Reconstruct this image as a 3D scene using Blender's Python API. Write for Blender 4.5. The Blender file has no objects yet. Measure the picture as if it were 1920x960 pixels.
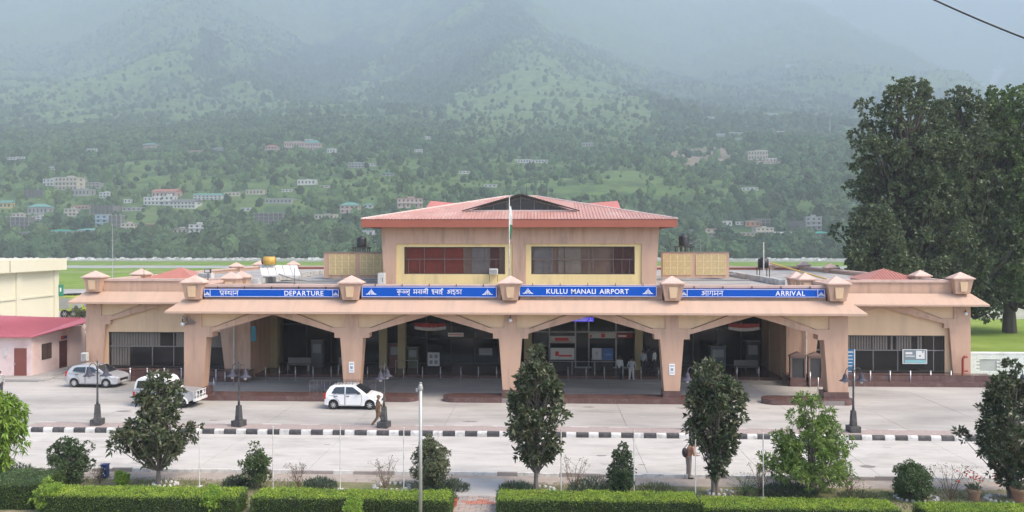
import bpy, bmesh, math, random
import numpy as np
from mathutils import Vector, Matrix, noise as mnoise
SC = bpy.context.scene
R = math.radians
# ------------------------------------------------------------------ camera
CH, YAW, FPX, HZ = 10.2, R(2.3), 1500.0, 453.0      # eye height, yaw, focal length and horizon row of the 1920 px photograph
camd = bpy.data.cameras.new("camera"); cam = bpy.data.objects.new("camera", camd)
SC.collection.objects.link(cam); SC.camera = cam
cam.location = (0, 0, CH); cam.rotation_euler = (R(90), 0, YAW)
camd.sensor_width = 36.0; camd.lens = 36.0 * FPX / 1920.0
camd.shift_y = -(480 - HZ) / 1920.0
camd.clip_start = 0.1; camd.clip_end = 40000
# ------------------------------------------------------------------ light
SUN_EL, SUN_AZ = R(52), R(115)       # azimuth measured from +Y towards +X (behind the camera, to the right)
w = bpy.data.worlds.new("World"); SC.world = w; w.use_nodes = True
nt = w.node_tree; bg = nt.nodes["Background"]
sky = nt.nodes.new("ShaderNodeTexSky"); sky.sky_type = 'NISHITA'; sky.sun_disc = False
sky.sun_elevation = SUN_EL; sky.sun_rotation = SUN_AZ
sky.air_density = 1.0; sky.dust_density = 2.5; sky.ozone_density = 1.0
nt.links.new(sky.outputs[0], bg.inputs[0]); bg.inputs[1].default_value = 0.15
sl = bpy.data.lights.new("sun", 'SUN'); sl.energy = 1.5; sl.angle = R(26); sl.color = (1.0, 0.87, 0.70)
so = bpy.data.objects.new("sun", sl); SC.collection.objects.link(so)
sv = Vector((math.sin(SUN_AZ) * math.cos(SUN_EL), math.cos(SUN_AZ) * math.cos(SUN_EL), math.sin(SUN_EL)))
so.rotation_euler = sv.to_track_quat('Z', 'Y').to_euler()
SC.view_settings.view_transform = 'Standard'; SC.view_settings.look = 'None'
SC.view_settings.exposure = 1.16; SC.view_settings.gamma = 1.0
SC.cycles.volume_bounces = 6
# ------------------------------------------------------------------ helpers
ct, st = math.cos(YAW), math.sin(YAW)
def px_of(X, Y, Z):
    d = -X * st + Y * ct; u = X * ct + Y * st
    return 960 + FPX * u / d, HZ + FPX * (CH - Z) / d
def at(px, py, Y):
    "world point on the plane Y that the photograph's pixel shows"
    X = Y * math.tan(math.atan((px - 960) / FPX) - YAW)
    d = -X * st + Y * ct
    return Vector((X, Y, CH - (py - HZ) * d / FPX))
def G(px, py, Z=0.0):
    "world point on the level Z"
    d = FPX * (CH - Z) / (py - HZ); u = (px - 960) / FPX * d
    return Vector((u * ct - d * st, u * st + d * ct, Z))
def xat(px, Y): return at(px, 480, Y).x
COL = SC.collection
OFF = {}
def props(o, label=None, cat=None, group=None, kind=None):
    if label: o['label'] = label
    if cat: o['category'] = cat
    if group: o['group'] = group
    if kind: o['kind'] = kind
    return o
def thing(name, label, cat, loc=(0, 0, 0), rz=0.0, group=None):
    o = bpy.data.objects.new(name, None); COL.objects.link(o)
    o.location = loc; o.rotation_euler = (0, 0, rz); o.empty_display_size = 0.3
    return props(o, label, cat, group)
def wthing(name, label, cat, loc, group=None, kind=None):
    "a thing whose parts are given in world coordinates"
    o = thing(name, label, cat, loc, 0, group); OFF[o.name] = Vector(loc)
    if kind: o['kind'] = kind
    return o
class MB:
    def __init__(s): s.v = []; s.f = []; s.m = []
    def add(s, vs, fs, mi=0):
        b = len(s.v); s.v += [tuple(p) for p in vs]
        s.f += [tuple(b + i for i in f) for f in fs]; s.m += [mi] * len(fs)
        return s
    def box(s, x0, x1, y0, y1, z0, z1, mi=0):
        return s.add([(x0,y0,z0),(x1,y0,z0),(x1,y1,z0),(x0,y1,z0),(x0,y0,z1),(x1,y0,z1),(x1,y1,z1),(x0,y1,z1)],
                     [(0,3,2,1),(4,5,6,7),(0,1,5,4),(1,2,6,5),(2,3,7,6),(3,0,4,7)], mi)
    def frus(s, cx, cy, a0, b0, z0, a1, b1, z1, mi=0):
        return s.add([(cx-a0,cy-b0,z0),(cx+a0,cy-b0,z0),(cx+a0,cy+b0,z0),(cx-a0,cy+b0,z0),(cx-a1,cy-b1,z1),(cx+a1,cy-b1,z1),(cx+a1,cy+b1,z1),(cx-a1,cy+b1,z1)],
                     [(0,3,2,1),(4,5,6,7),(0,1,5,4),(1,2,6,5),(2,3,7,6),(3,0,4,7)], mi)
    def pyr(s, cx, cy, a, b, z0, z1, mi=0):
        return s.add([(cx-a,cy-b,z0),(cx+a,cy-b,z0),(cx+a,cy+b,z0),(cx-a,cy+b,z0),(cx,cy,z1)], [(0,3,2,1),(0,1,4),(1,2,4),(2,3,4),(3,0,4)], mi)
    def prism(s, pts, y0, y1, axis='y', mi=0):
        "pts counter-clockwise seen from the low side; axis y: pts are (x,z); axis x: (y,z); axis z: (x,y)"
        n = len(pts)
        a = sum(pts[i][0]*pts[(i+1)%n][1]-pts[(i+1)%n][0]*pts[i][1] for i in range(n))
        if a < 0: pts = pts[::-1]
        if axis == 'y': P = lambda p, t: (p[0], t, p[1])
        elif axis == 'x': P = lambda p, t: (t, p[0], p[1])
        else: P = lambda p, t: (p[0], p[1], t)
        vs = [P(p, y0) for p in pts] + [P(p, y1) for p in pts]
        f0 = tuple(range(n)); f1 = tuple(range(2*n-1, n-1, -1))
        side = [(i, n+i, n+(i+1) % n, (i+1) % n) for i in range(n)]
        fs = [f0, f1] + side
        if axis != 'y': fs = [f[::-1] for f in fs]
        return s.add(vs, fs, mi)
    def cyl(s, p0, p1, r0, r1=None, n=8, mi=0, cap=True):
        r1 = r0 if r1 is None else r1
        p0 = Vector(p0); p1 = Vector(p1); ax = (p1 - p0)
        if ax.length < 1e-6: return s
        ax.normalize()
        u = ax.orthogonal().normalized(); v = ax.cross(u)
        vs = []
        for p, r in ((p0, r0), (p1, r1)):
            for i in range(n):
                a = 2*math.pi*i/n; vs.append(p + u*math.cos(a)*r + v*math.sin(a)*r)
        fs = [(i, (i+1) % n, n+(i+1) % n, n+i) for i in range(n)]
        if cap: fs += [tuple(range(n-1, -1, -1)), tuple(range(n, 2*n))]
        return s.add(vs, fs, mi)
    def tube(s, pts, r, n=6, mi=0):
        rr = r if isinstance(r, (list, tuple)) else [r]*len(pts)
        for i in range(len(pts)-1): s.cyl(pts[i], pts[i+1], rr[i], rr[i+1], n, mi)
        return s
    def lathe(s, prof, c=(0,0,0), n=12, mi=0):
        "prof: (r,z) from bottom to top"
        vs = []; k = len(prof)
        for r, z in prof:
            for i in range(n):
                a = 2*math.pi*i/n; vs.append((c[0]+r*math.cos(a), c[1]+r*math.sin(a), c[2]+z))
        fs = [(j*n+i, j*n+(i+1) % n, (j+1)*n+(i+1) % n, (j+1)*n+i) for j in range(k-1) for i in range(n)]
        fs += [tuple(range(n-1, -1, -1)), tuple(range((k-1)*n, k*n))]
        return s.add(vs, fs, mi)
    def ball(s, c, r, n=8, mi=0, sz=1.0):
        prof = [(max(0.001, math.sin(math.pi*j/n)*r), -math.cos(math.pi*j/n)*r*sz) for j in range(n+1)]
        return s.lathe(prof, c, n, mi)
    def xf(s, M):
        s.v = [tuple(M @ Vector(p)) for p in s.v]; return s
    def mesh(s, name, mats, smooth=False, off=None):
        me = bpy.data.meshes.new(name)
        vs = s.v if off is None else [(a-off[0], b-off[1], c-off[2]) for a, b, c in s.v]
        seen = set(); ff = []; mm_ = []
        for f, mi in zip(s.f, s.m):
            k = frozenset(f)
            if k in seen: continue
            seen.add(k); ff.append(f); mm_.append(mi)
        s.f, s.m = ff, mm_
        me.from_pydata(vs, [], s.f)
        for m in (mats if isinstance(mats, (list, tuple)) else [mats]): me.materials.append(m)
        if any(s.m): me.polygons.foreach_set('material_index', s.m)
        if smooth: me.polygons.foreach_set('use_smooth', [True]*len(s.f))
        me.update(); return me
    def build(s, name, mats, parent=None, smooth=False, label=None, kind=None, bevel=0, cat=None, group=None):
        off = None; root = parent
        while root is not None:
            if root.name in OFF: off = OFF[root.name]; break
            root = root.parent
        o = bpy.data.objects.new(name, s.mesh(name, mats, smooth, off)); COL.objects.link(o)
        if parent: o.parent = parent
        if bevel:
            b = o.modifiers.new('bevel', 'BEVEL'); b.width = bevel; b.segments = 2; b.limit_method = 'ANGLE'; b.angle_limit = R(25)
        return props(o, label, cat, group, kind)
def npmesh(name, v, f, mats, smooth=False):
    "v (n,3), f (m,k) with k constant"
    me = bpy.data.meshes.new(name); n, k = len(f), f.shape[1]
    me.vertices.add(len(v)); me.vertices.foreach_set('co', np.asarray(v, np.float32).ravel())
    me.loops.add(n*k); me.loops.foreach_set('vertex_index', np.asarray(f, np.int32).ravel())
    me.polygons.add(n); me.polygons.foreach_set('loop_start', np.arange(0, n*k, k, dtype=np.int32))
    me.polygons.foreach_set('loop_total', np.full(n, k, np.int32))
    if smooth: me.polygons.foreach_set('use_smooth', np.ones(n, bool))
    me.update(calc_edges=True)
    for m in (mats if isinstance(mats, (list, tuple)) else [mats]): me.materials.append(m)
    return me
def obj(name, me, parent=None, loc=None, rot=None, label=None, cat=None, group=None, kind=None, scale=None):
    o = bpy.data.objects.new(name, me); COL.objects.link(o)
    if parent: o.parent = parent
    if loc is not None: o.location = loc
    if rot is not None: o.rotation_euler = rot
    if scale is not None: o.scale = scale
    return props(o, label, cat, group, kind)
def copy_tree(o, parent=None):
    c = o.copy(); COL.objects.link(c); c.parent = parent
    for ch in [x for x in o.children]: copy_tree(ch, c)
    return c
def lin(c):
    if isinstance(c, str):
        c = [int(c[i:i+2], 16)/255 for i in (0, 2, 4)]
        return tuple(x/12.92 if x <= 0.04045 else ((x+0.055)/1.055)**2.4 for x in c)
    return tuple(c)
MATS = {}
def mat(name, c, rough=0.8, var=0.12, scale=1.5, bump=0.0, bscale=None, metal=0.0, c2=None, c2amt=0.5, c2scale=0.4, island=0.0, spec=0.5, emit=0, alpha=None, coat=0, stretch=None, dirt=None, trans=0.0):
    if name in MATS: return MATS[name]
    c = lin(c); m = bpy.data.materials.new(name); m.use_nodes = True; MATS[name] = m
    nt = m.node_tree; N = nt.nodes; L = nt.links; b = N['Principled BSDF']
    b.inputs['Roughness'].default_value = rough; b.inputs['Metallic'].default_value = metal
    b.inputs['Specular IOR Level'].default_value = spec; b.inputs['Base Color'].default_value = (*c, 1)
    geo = N.new('ShaderNodeNewGeometry'); pos = geo.outputs['Position']
    if stretch:
        mp = N.new('ShaderNodeMapping'); mp.inputs['Scale'].default_value = stretch; L.new(pos, mp.inputs[0]); pos = mp.outputs[0]
    cur = None
    def rgb(col):
        n = N.new('ShaderNodeRGB'); n.outputs[0].default_value = (*col, 1); return n.outputs[0]
    cur = rgb(c)
    def noise(sc, det=4):
        n = N.new('ShaderNodeTexNoise'); n.inputs['Scale'].default_value = sc; n.inputs['Detail'].default_value = det; n.inputs['Roughness'].default_value = 0.65
        L.new(pos, n.inputs['Vector']); return n.outputs['Fac']
    def mix(a, bb, fac, mode='MIX'):
        n = N.new('ShaderNodeMix'); n.data_type = 'RGBA'; n.blend_type = mode
        if isinstance(fac, float): n.inputs[0].default_value = fac
        else: L.new(fac, n.inputs[0])
        L.new(a, n.inputs[6]); L.new(bb, n.inputs[7]); return n.outputs[2]
    def ramp(fac, lo, hi, a=0.0, bb=1.0):
        n = N.new('ShaderNodeMapRange'); n.inputs[1].default_value = lo; n.inputs[2].default_value = hi; n.inputs[3].default_value = a; n.inputs[4].default_value = bb
        L.new(fac, n.inputs[0]); return n.outputs[0]
    if c2 is not None:
        cur = mix(cur, rgb(lin(c2)), ramp(noise(c2scale, 6), 0.5-0.18, 0.5+0.18, 0.0, c2amt*2 if c2amt < .5 else 1.0))
    if dirt:
        dc, damt, dsc = dirt
        cur = mix(cur, rgb(lin(dc)), ramp(noise(dsc, 8), 0.5, 0.72, 0.0, damt))
    if var:
        v = ramp(noise(scale, 6), 0.25, 0.75, 1-var, 1+var)
        n = N.new('ShaderNodeVectorMath'); n.operation = 'SCALE'; L.new(cur, n.inputs[0]); L.new(v, n.inputs['Scale']); cur = n.outputs[0]
    if island:
        v = ramp(geo.outputs['Random Per Island'], 0, 1, 1-island, 1+island)
        n = N.new('ShaderNodeVectorMath'); n.operation = 'SCALE'; L.new(cur, n.inputs[0]); L.new(v, n.inputs['Scale']); cur = n.outputs[0]
    L.new(cur, b.inputs['Base Color'])
    if bump:
        bn = N.new('ShaderNodeBump'); bn.inputs['Strength'].default_value = 1.0; bn.inputs['Distance'].default_value = bump
        L.new(noise(bscale or scale*8, 6), bn.inputs['Height']); L.new(bn.outputs[0], b.inputs['Normal'])
    if emit:
        L.new(cur, b.inputs['Emission Color']); b.inputs['Emission Strength'].default_value = emit
    if alpha is not None: b.inputs['Alpha'].default_value = alpha
    if coat: b.inputs['Coat Weight'].default_value = coat; b.inputs['Coat Roughness'].default_value = 0.08
    if trans:
        tn = N.new('ShaderNodeBsdfTranslucent'); L.new(cur, tn.inputs[0]); ms = N.new('ShaderNodeMixShader'); ms.inputs[0].default_value = trans
        L.new(b.outputs[0], ms.inputs[1]); L.new(tn.outputs[0], ms.inputs[2]); L.new(ms.outputs[0], N['Material Output'].inputs[0])
    return m
def glass(name, c, rough=0.05, alpha=0.85):
    if name in MATS: return MATS[name]
    m = mat(name, c, rough, var=0.25, scale=0.7, alpha=alpha, spec=0.45); return m
_txt = {}
def char_mesh(ch, size, depth, m, bold=0.012):
    k = (ch, size, m.name)
    if k in _txt: return _txt[k]
    cu = bpy.data.curves.new('c', 'FONT'); cu.body = ch; cu.size = size; cu.extrude = depth/2; cu.offset = bold*size; cu.align_x = 'CENTER'; cu.resolution_u = 3
    o = bpy.data.objects.new('c', cu); COL.objects.link(o)
    bpy.context.view_layer.update()
    me = bpy.data.meshes.new_from_object(o.evaluated_get(bpy.context.evaluated_depsgraph_get())); me.name = 'letter'
    me.materials.clear(); me.materials.append(m)
    bpy.data.objects.remove(o)
    wd = max((v.co.x for v in me.vertices), default=0) - min((v.co.x for v in me.vertices), default=0)
    _txt[k] = (me, wd); return _txt[k]
def word(text, x0, x1, y, z, size, m, parent, depth=0.02, off=(0,0,0), bold=0.012):
    "letters spread between x0 and x1 on the plane y, baseline z, each its own part"
    cs = [(c, *char_mesh(c, size, depth, m, bold)) if c != ' ' else (c, None, size*0.35) for c in text]
    tot = sum(c[2] for c in cs); gap = (x1-x0-tot)/max(1, len(cs)-1); x = x0
    for c, me, wd in cs:
        if me:
            obj('letter', me, parent, (x+wd/2-off[0], y-off[1], z-off[2]), (R(90), 0, 0))
        x += wd + gap
# ------------------------------------------------------------------ numpy noise
def _hash(ix, iy, seed):
    h = (ix.astype(np.int64)*374761393 + iy.astype(np.int64)*668265263 + seed*1274126177) & 0xffffffff
    h = ((h ^ (h >> 13))*1274126177) & 0xffffffff
    return ((h ^ (h >> 16)) & 0xffff)/65535.0
def vnoise(x, y, seed=0):
    ix = np.floor(x); iy = np.floor(y); fx = x-ix; fy = y-iy
    fx = fx*fx*(3-2*fx); fy = fy*fy*(3-2*fy)
    a = _hash(ix, iy, seed); b = _hash(ix+1, iy, seed); c = _hash(ix, iy+1, seed); d = _hash(ix+1, iy+1, seed)
    return (a*(1-fx)+b*fx)*(1-fy)+(c*(1-fx)+d*fx)*fy
def fbm(x, y, oct=5, seed=0, gain=0.5):
    s = 0; a = 1; t = 0
    for i in range(oct):
        s = s+a*vnoise(x*2**i, y*2**i, seed+i*17); t += a; a *= gain
    return s/t
def ss(x, a, b):
    t = np.clip((x-a)/(b-a), 0, 1); return t*t*(3-2*t)
# ------------------------------------------------------------------ mountainside
ROWY = np.array([487, 478, 466, 455, 435, 410, 380, 345, 300, 270, 235, 200, 150, 100, 50, 0, -60, -120], float)
ROWD = np.array([480, 500, 520, 545, 590, 625, 670, 740, 900, 1080, 1480, 1980, 2700, 3400, 4100, 4900, 5700, 6500], float)
RIDX = np.array([-900, 0, 300, 480, 600, 700, 800, 900, 960, 1040, 1240, 1400, 1640, 1780, 1900, 2100, 3000], float)
def spur_scale(px, row):
    "how much farther than the base profile the slope stands, from the columns and rows of the view"
    hi = ss(270-row, 0, 160)
    base = 1 + hi*(0.25*ss(px, 1150, 1450))
    base = base + hi*0.16*np.sin(px/95.0+1.0)*ss(260-row, 0, 120)            # spurs and gullies
    line = np.interp(px, [900, 1250, 1640, 1700, 1790, 1900, 2200], [-400, -120, 85, 105, 150, 215, 330])
    base = base + 0.75*ss(line-row, -4, 14)
    cen = np.interp(px, [700, 860, 960, 1050, 1140, 1250, 1400], [-300, -60, -10, 80, 130, 215, 260])
    base = base + 0.22*ss(cen-row, -5, 40)*ss(px, 880, 1000)
    return base
def slope_row(px, d):
    "image row of the base surface at depth d, by solving D(row)*scale(row) = d"
    rows = np.linspace(487, -120, 160); D = np.interp(-rows, -ROWY, ROWD)
    out = np.zeros(np.broadcast(px, d).shape)
    for j in range(px.shape[1]):
        Dj = D*spur_scale(px[0, j], rows); Dj = np.maximum.accumulate(Dj+np.arange(160)*0.05)
        out[:, j] = np.interp(d[:, j], Dj, rows)
    return out
NK, ND = 620, 330
kk = np.concatenate([np.linspace(-1.1, -0.72, 60, endpoint=False), np.linspace(-0.72, 0.72, NK-120), np.linspace(0.72, 1.1, 61)[1:]])
dd = 478*np.exp(np.linspace(0, math.log(12000/478), ND))
K, Dm = np.meshgrid(kk, dd); PXm = 960+1500*K
ROW = slope_row(PXm, Dm)
U = K*Dm; Xm = U*ct-Dm*st; Ym = U*st+Dm*ct
Zb = CH+(HZ-ROW)/FPX*Dm
amp = np.interp(Dm, [478, 560, 800, 1500, 3000, 6000], [0.0, 2.0, 12, 42, 130, 230])
nz = fbm(Xm/420, Ym/420, 5, 3)-0.5 + 0.5*(np.abs(fbm(Xm/170+9, Ym/600, 4, 8)-0.5)*-2+0.3)
Zm = Zb+nz*amp
terr = (fbm(Xm/130, Ym/130, 3, 77) > 0.55)            # terraced fields
Zm = np.where((Dm > 560) & (Dm < 1300) & terr, Zm-((Zm % 4.0)-2.0)*0.6, Zm)
Zm[0, :] = -0.5
def height(X, Y):
    "height of the mountainside mesh by bilinear lookup"
    d = -X*st+Y*ct; k = (X*ct+Y*st)/d
    i = math.log(max(d, 478.01)/478)/math.log(12000/478)*(ND-1); i = min(max(i, 0), ND-1.001)
    j = float(np.interp(k, kk, np.arange(NK+1)[:len(kk)])); j = min(j, len(kk)-1.001)
    i0, j0 = int(i), int(j); a, b = i-i0, j-j0
    return (Zm[i0, j0]*(1-a)*(1-b)+Zm[i0+1, j0]*a*(1-b)+Zm[i0, j0+1]*(1-a)*b+Zm[i0+1, j0+1]*a*b)
def on_slope(px, py):
    "first point of the mountainside on the line of sight of a pixel"
    k = (px-960)/FPX
    for i in range(1, 3000):
        d = 480*1.001**i; z = CH+(HZ-py)/FPX*d; u = k*d; X = u*ct-d*st; Y = u*st+d*ct
        if z <= height(X, Y): return Vector((X, Y, height(X, Y))), d
    return Vector((X, Y, z)), d
def inpoly(px, py, poly):
    c = np.zeros(px.shape, bool); n = len(poly)
    for i in range(n):
        x0, y0 = poly[i]; x1, y1 = poly[(i+1) % n]
        if y0 == y1: continue
        c ^= ((py < y0) != (py < y1)) & (px < (x1-x0)*(py-y0)/(y1-y0)+x0)
    return c
wx = PXm+(fbm(Xm/110, Ym/110, 5, 21, .62)-0.5)*110; wy = ROW+(fbm(Xm/110+50, Ym/110, 5, 22, .62)-0.5)*60
FOREST, SCRUB, MEADOW, ROCK, SOIL = (0.034,0.068,0.034), (0.08,0.135,0.045), (0.15,0.22,0.065), (0.36,0.27,0.20), (0.28,0.21,0.15)
MEAD2 = (0.16,0.22,0.08)
n1 = fbm(Xm/150, Ym/90, 5, 5); n2 = fbm(Xm/55, Ym/40, 4, 6)
mead = ss(n1, 0.50, 0.62)*ss(n2, 0.3, 0.6)*np.where(ROW > 235, 0.55, 0.6)
mead = np.where((PXm < 620) & (ROW < 230), np.maximum(mead, 0.34+0.3*n2), mead)
mead = np.where((PXm > 1000) & (ROW < 180), np.maximum(mead, 0.3+0.25*n2), mead)
forest = ss(n1, 0.52, 0.36); hi_ = ss(250-ROW, 0, 50)
ridge = ss(nz, 0.08, 0.32)*hi_; gully = ss(nz, 0.0, -0.2)*hi_
mead = np.maximum(mead, ridge*(.5+.6*n2)); forest = np.maximum(forest*(1-.8*ridge), gully)
for poly, v in (([(812,210),(860,170),(930,146),(1000,118),(1080,140),(1150,165),(1240,208),(1200,262),(900,266),(835,225)], 0.7), ([(905,140),(940,60),(1000,40),(1070,100),(1110,150)], 0.4),
                ([(690,110),(745,20),(760,30),(712,140),(680,215),(636,200)], 0.7), ([(905,90),(1000,60),(1010,110),(950,130)], 0.5),
                ([(228,300),(300,300),(320,350),(240,355)], 0.75), ([(290,392),(370,396),(420,412),(330,410)], 1.0),
                ([(1090,312),(1190,318),(1262,330),(1230,372),(1100,372)], 0.8), ([(1085,335),(1010,318),(1000,345),(1080,360)], 0.6),
                ([(640,318),(690,322),(735,345),(660,360)], 0.7), ([(75,200),(150,205),(165,235),(85,232)], 0.75), ([(1345,305),(1390,308),(1400,345),(1340,340)], 0.6),
                ([(870,330),(990,345),(990,365),(860,350)], 0.6), ([(1400,405),(1660,395),(1660,415),(1450,418)], 0.4), ([(500,420),(660,424),(680,434),(500,430)], 0.6)):
    mead = np.where(inpoly(wx, wy, poly), np.maximum(mead, v), mead)
    if v > 0.6: forest = np.where(inpoly(wx, wy, poly), forest*0.15, forest)
for poly in ([(430,160),(470,120),(560,100),(600,70),(722,62),(715,110),(652,172),(560,190)], [(700,185),(760,130),(880,90),(930,30),(985,50),(905,140),(810,205),(730,228)],
             [(350,110),(400,60),(440,160),(400,200)], [(1180,180),(1240,190),(1330,250),(1230,240)], [(0,270),(200,250),(480,262),(480,290),(100,300)],[(1400,230),(1560,240),(1560,300),(1420,270)]):
    i = inpoly(wx, wy, poly); forest = np.where(i, 1.0, forest); mead = np.where(i, mead*0.1, mead)
def mixc(a, b, t): return a*(1-t[..., None])+np.array(b)*t[..., None]
cov = np.ones(K.shape+(3,))*np.array(SCRUB); cov = mixc(cov, FOREST, forest); cov = mixc(cov, MEADOW, np.clip(mead, 0, 1)); cov = mixc(cov, (0.28,0.37,0.13), np.clip(mead*1.35-.15, 0, 1)*ss(268-ROW, 0, 60)*.8)
rk = inpoly(wx*0.3+PXm*0.7, wy*0.3+ROW*0.7, [(1252,288),(1272,276),(1350,274),(1384,298),(1316,304),(1288,322),(1272,316),(1288,300),(1256,304)]).astype(float)
rk2 = inpoly(PXm, ROW+(n2-.5)*30, [(1878,124),(1885,130),(1866,160),(1878,164),(1850,185),(1838,180),(1858,165),(1858,145)]).astype(float)
sl_ = (inpoly(wx, ROW+(n2-.5)*12, [(425,455),(470,452),(605,460),(720,455),(720,474),(425,478)]) | inpoly(wx, wy, [(215,395),(300,400),(320,415),(220,412)]) |
       inpoly(wx, ROW+(n2-.5)*12, [(1235,455),(1300,456),(1300,470),(1240,470)])).astype(float)*ss(n2, 0.3, 0.55)
n3 = fbm(Xm/22, Ym/16, 4, 31); n4 = fbm(Xm/9, Ym/60, 3, 33)
cov = mixc(cov, MEAD2, ss(n3, .5, .75)*.5*(1-forest)); cov = mixc(cov, FOREST, ss(n3, .48, .3)*.65)
rk = rk*ss(fbm(Xm/14, Ym/30, 4, 35), .22, .4); cov = mixc(cov, ROCK, rk*(.65+.35*n4)); cov = mixc(cov, (.2,.15,.11), rk*ss(n4, .55, .35)*.8); cov = mixc(cov, (0.75, 0.72, 0.7), rk2); cov = mixc(cov, SOIL, sl_)
openl = np.clip(np.maximum(mead*(0.72+0.5*n2), np.maximum(rk, sl_)), 0, 1)
idx = np.arange(K.size).reshape(K.shape)
F = np.stack([idx[:-1, :-1], idx[:-1, 1:], idx[1:, 1:], idx[1:, :-1]], -1).reshape(-1, 4)
me = npmesh('mountainside', np.stack([Xm, Ym, Zm], -1).reshape(-1, 3), F, [], True)
at_ = me.color_attributes.new('cover', 'FLOAT_COLOR', 'POINT')
at_.data.foreach_set('color', np.concatenate([cov, np.ones(K.shape+(1,))], -1).astype(np.float32).ravel())
m = mat('mountain_cover', (0.1, 0.1, 0.1), 0.95, var=0.3, scale=0.05, bump=2.5, bscale=0.09, spec=0.1)
N_ = m.node_tree.nodes; va = N_.new('ShaderNodeVertexColor'); va.layer_name = 'cover'
for n in list(N_):
    if n.type == 'VECT_MATH': m.node_tree.links.new(va.outputs[0], n.inputs[0])
me.materials.append(m)
obj('mountainside', me, kind='structure')
# woodland on it
rng = np.random.default_rng(4)
def scatter(n, d0, d1, kmax, s0, s1, p=1.0, seed=1):
    rg = np.random.default_rng(seed); d = np.sqrt(rg.uniform(d0**2, d1**2, n)); k = rg.uniform(-kmax, kmax, n)
    i = np.log(d/478)/math.log(12000/478)*(ND-1); j = np.interp(k, kk, np.arange(len(kk)))
    i0 = np.clip(i.astype(int), 0, ND-2); j0 = np.clip(j.astype(int), 0, len(kk)-2); a = i-i0; b = j-j0
    L = lambda A: A[i0, j0]*(1-a)*(1-b)+A[i0+1, j0]*a*(1-b)+A[i0, j0+1]*(1-a)*b+A[i0+1, j0+1]*a*b
    dens = (1-L(openl))**1.3; dens = np.clip(dens*(0.45+0.9*L(forest)), 0.02, 1)
    dens = np.where(d < 600, np.where(L(sl_) > 0.3, 0.12, 1.0), dens)
    keep = (rg.uniform(0, 1, n) < dens*p) & (L(rk2) < 0.2)
    x, y, z = L(Xm), L(Ym), L(Zm)
    s = rg.uniform(s0, s1, n)*rg.choice([0.6, 1, 1, 1.35], n)
    s = np.where(d < 570, np.maximum(s, 2.2), s)
    return np.stack([x, y, z], -1)[keep], s[keep]
pts = []; scs = []
HOUSE_SPOTS = []
def gn_trees(name, P, S, m, label):
    me = bpy.data.meshes.new(name); me.from_pydata([tuple(p) for p in P], [], [])
    a = me.attributes.new('sc', 'FLOAT', 'POINT'); a.data.foreach_set('value', S.astype(np.float32))
    o = obj(name, me, kind='stuff', label=label, cat='woodland')
    ng = bpy.data.node_groups.new(name, 'GeometryNodeTree')
    ng.interface.new_socket('Geometry', in_out='INPUT', socket_type='NodeSocketGeometry'); ng.interface.new_socket('Geometry', in_out='OUTPUT', socket_type='NodeSocketGeometry')
    N = ng.nodes; L = ng.links; gi = N.new('NodeGroupInput'); go = N.new('NodeGroupOutput')
    gti = N.new('GeometryNodeGeometryToInstance')
    for v in range(4):
        ico = N.new('GeometryNodeMeshIcoSphere'); ico.inputs['Radius'].default_value = 1; ico.inputs['Subdivisions'].default_value = 4
        sp = N.new('GeometryNodeSetPosition'); nz_ = N.new('ShaderNodeTexNoise'); nz_.noise_dimensions = '4D'; nz_.inputs['W'].default_value = v*7.3; nz_.inputs['Scale'].default_value = 1.9; nz_.inputs['Detail'].default_value = 3.5; nz_.inputs['Roughness'].default_value = 0.72
        sub = N.new('ShaderNodeVectorMath'); sub.operation = 'SUBTRACT'; sub.inputs[1].default_value = (0.5, 0.5, 0.45)
        scl = N.new('ShaderNodeVectorMath'); scl.operation = 'SCALE'; scl.inputs['Scale'].default_value = 2.0
        L.new(nz_.outputs['Color'], sub.inputs[0]); L.new(sub.outputs[0], scl.inputs[0]); L.new(scl.outputs[0], sp.inputs['Offset']); L.new(ico.outputs['Mesh'], sp.inputs['Geometry'])
        tr = N.new('GeometryNodeTransform'); tr.inputs['Translation'].default_value = (0, 0, 0.85); tr.inputs['Scale'].default_value = (1, 1, [1.1, 1.35, 0.95, 1.6][v]); L.new(sp.outputs[0], tr.inputs[0])
        sm = N.new('GeometryNodeSetMaterial'); sm.inputs['Material'].default_value = m; L.new(tr.outputs[0], sm.inputs[0]); L.new(sm.outputs[0], gti.inputs[0])
    iop = N.new('GeometryNodeInstanceOnPoints'); iop.inputs['Pick Instance'].default_value = True
    na = N.new('GeometryNodeInputNamedAttribute'); na.data_type = 'FLOAT'; na.inputs['Name'].default_value = 'sc'
    rr = N.new('FunctionNodeRandomValue'); rr.data_type = 'FLOAT_VECTOR'; rr.inputs[1].default_value = (0.3, 0.3, 6.28)
    L.new(gi.outputs[0], iop.inputs['Points']); L.new(gti.outputs[0], iop.inputs['Instance']); L.new(na.outputs['Attribute'], iop.inputs['Scale']); L.new(rr.outputs[0], iop.inputs['Rotation'])
    L.new(iop.outputs[0], go.inputs[0])
    md = o.modifiers.new('trees', 'NODES'); md.node_group = ng
    return o
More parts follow.
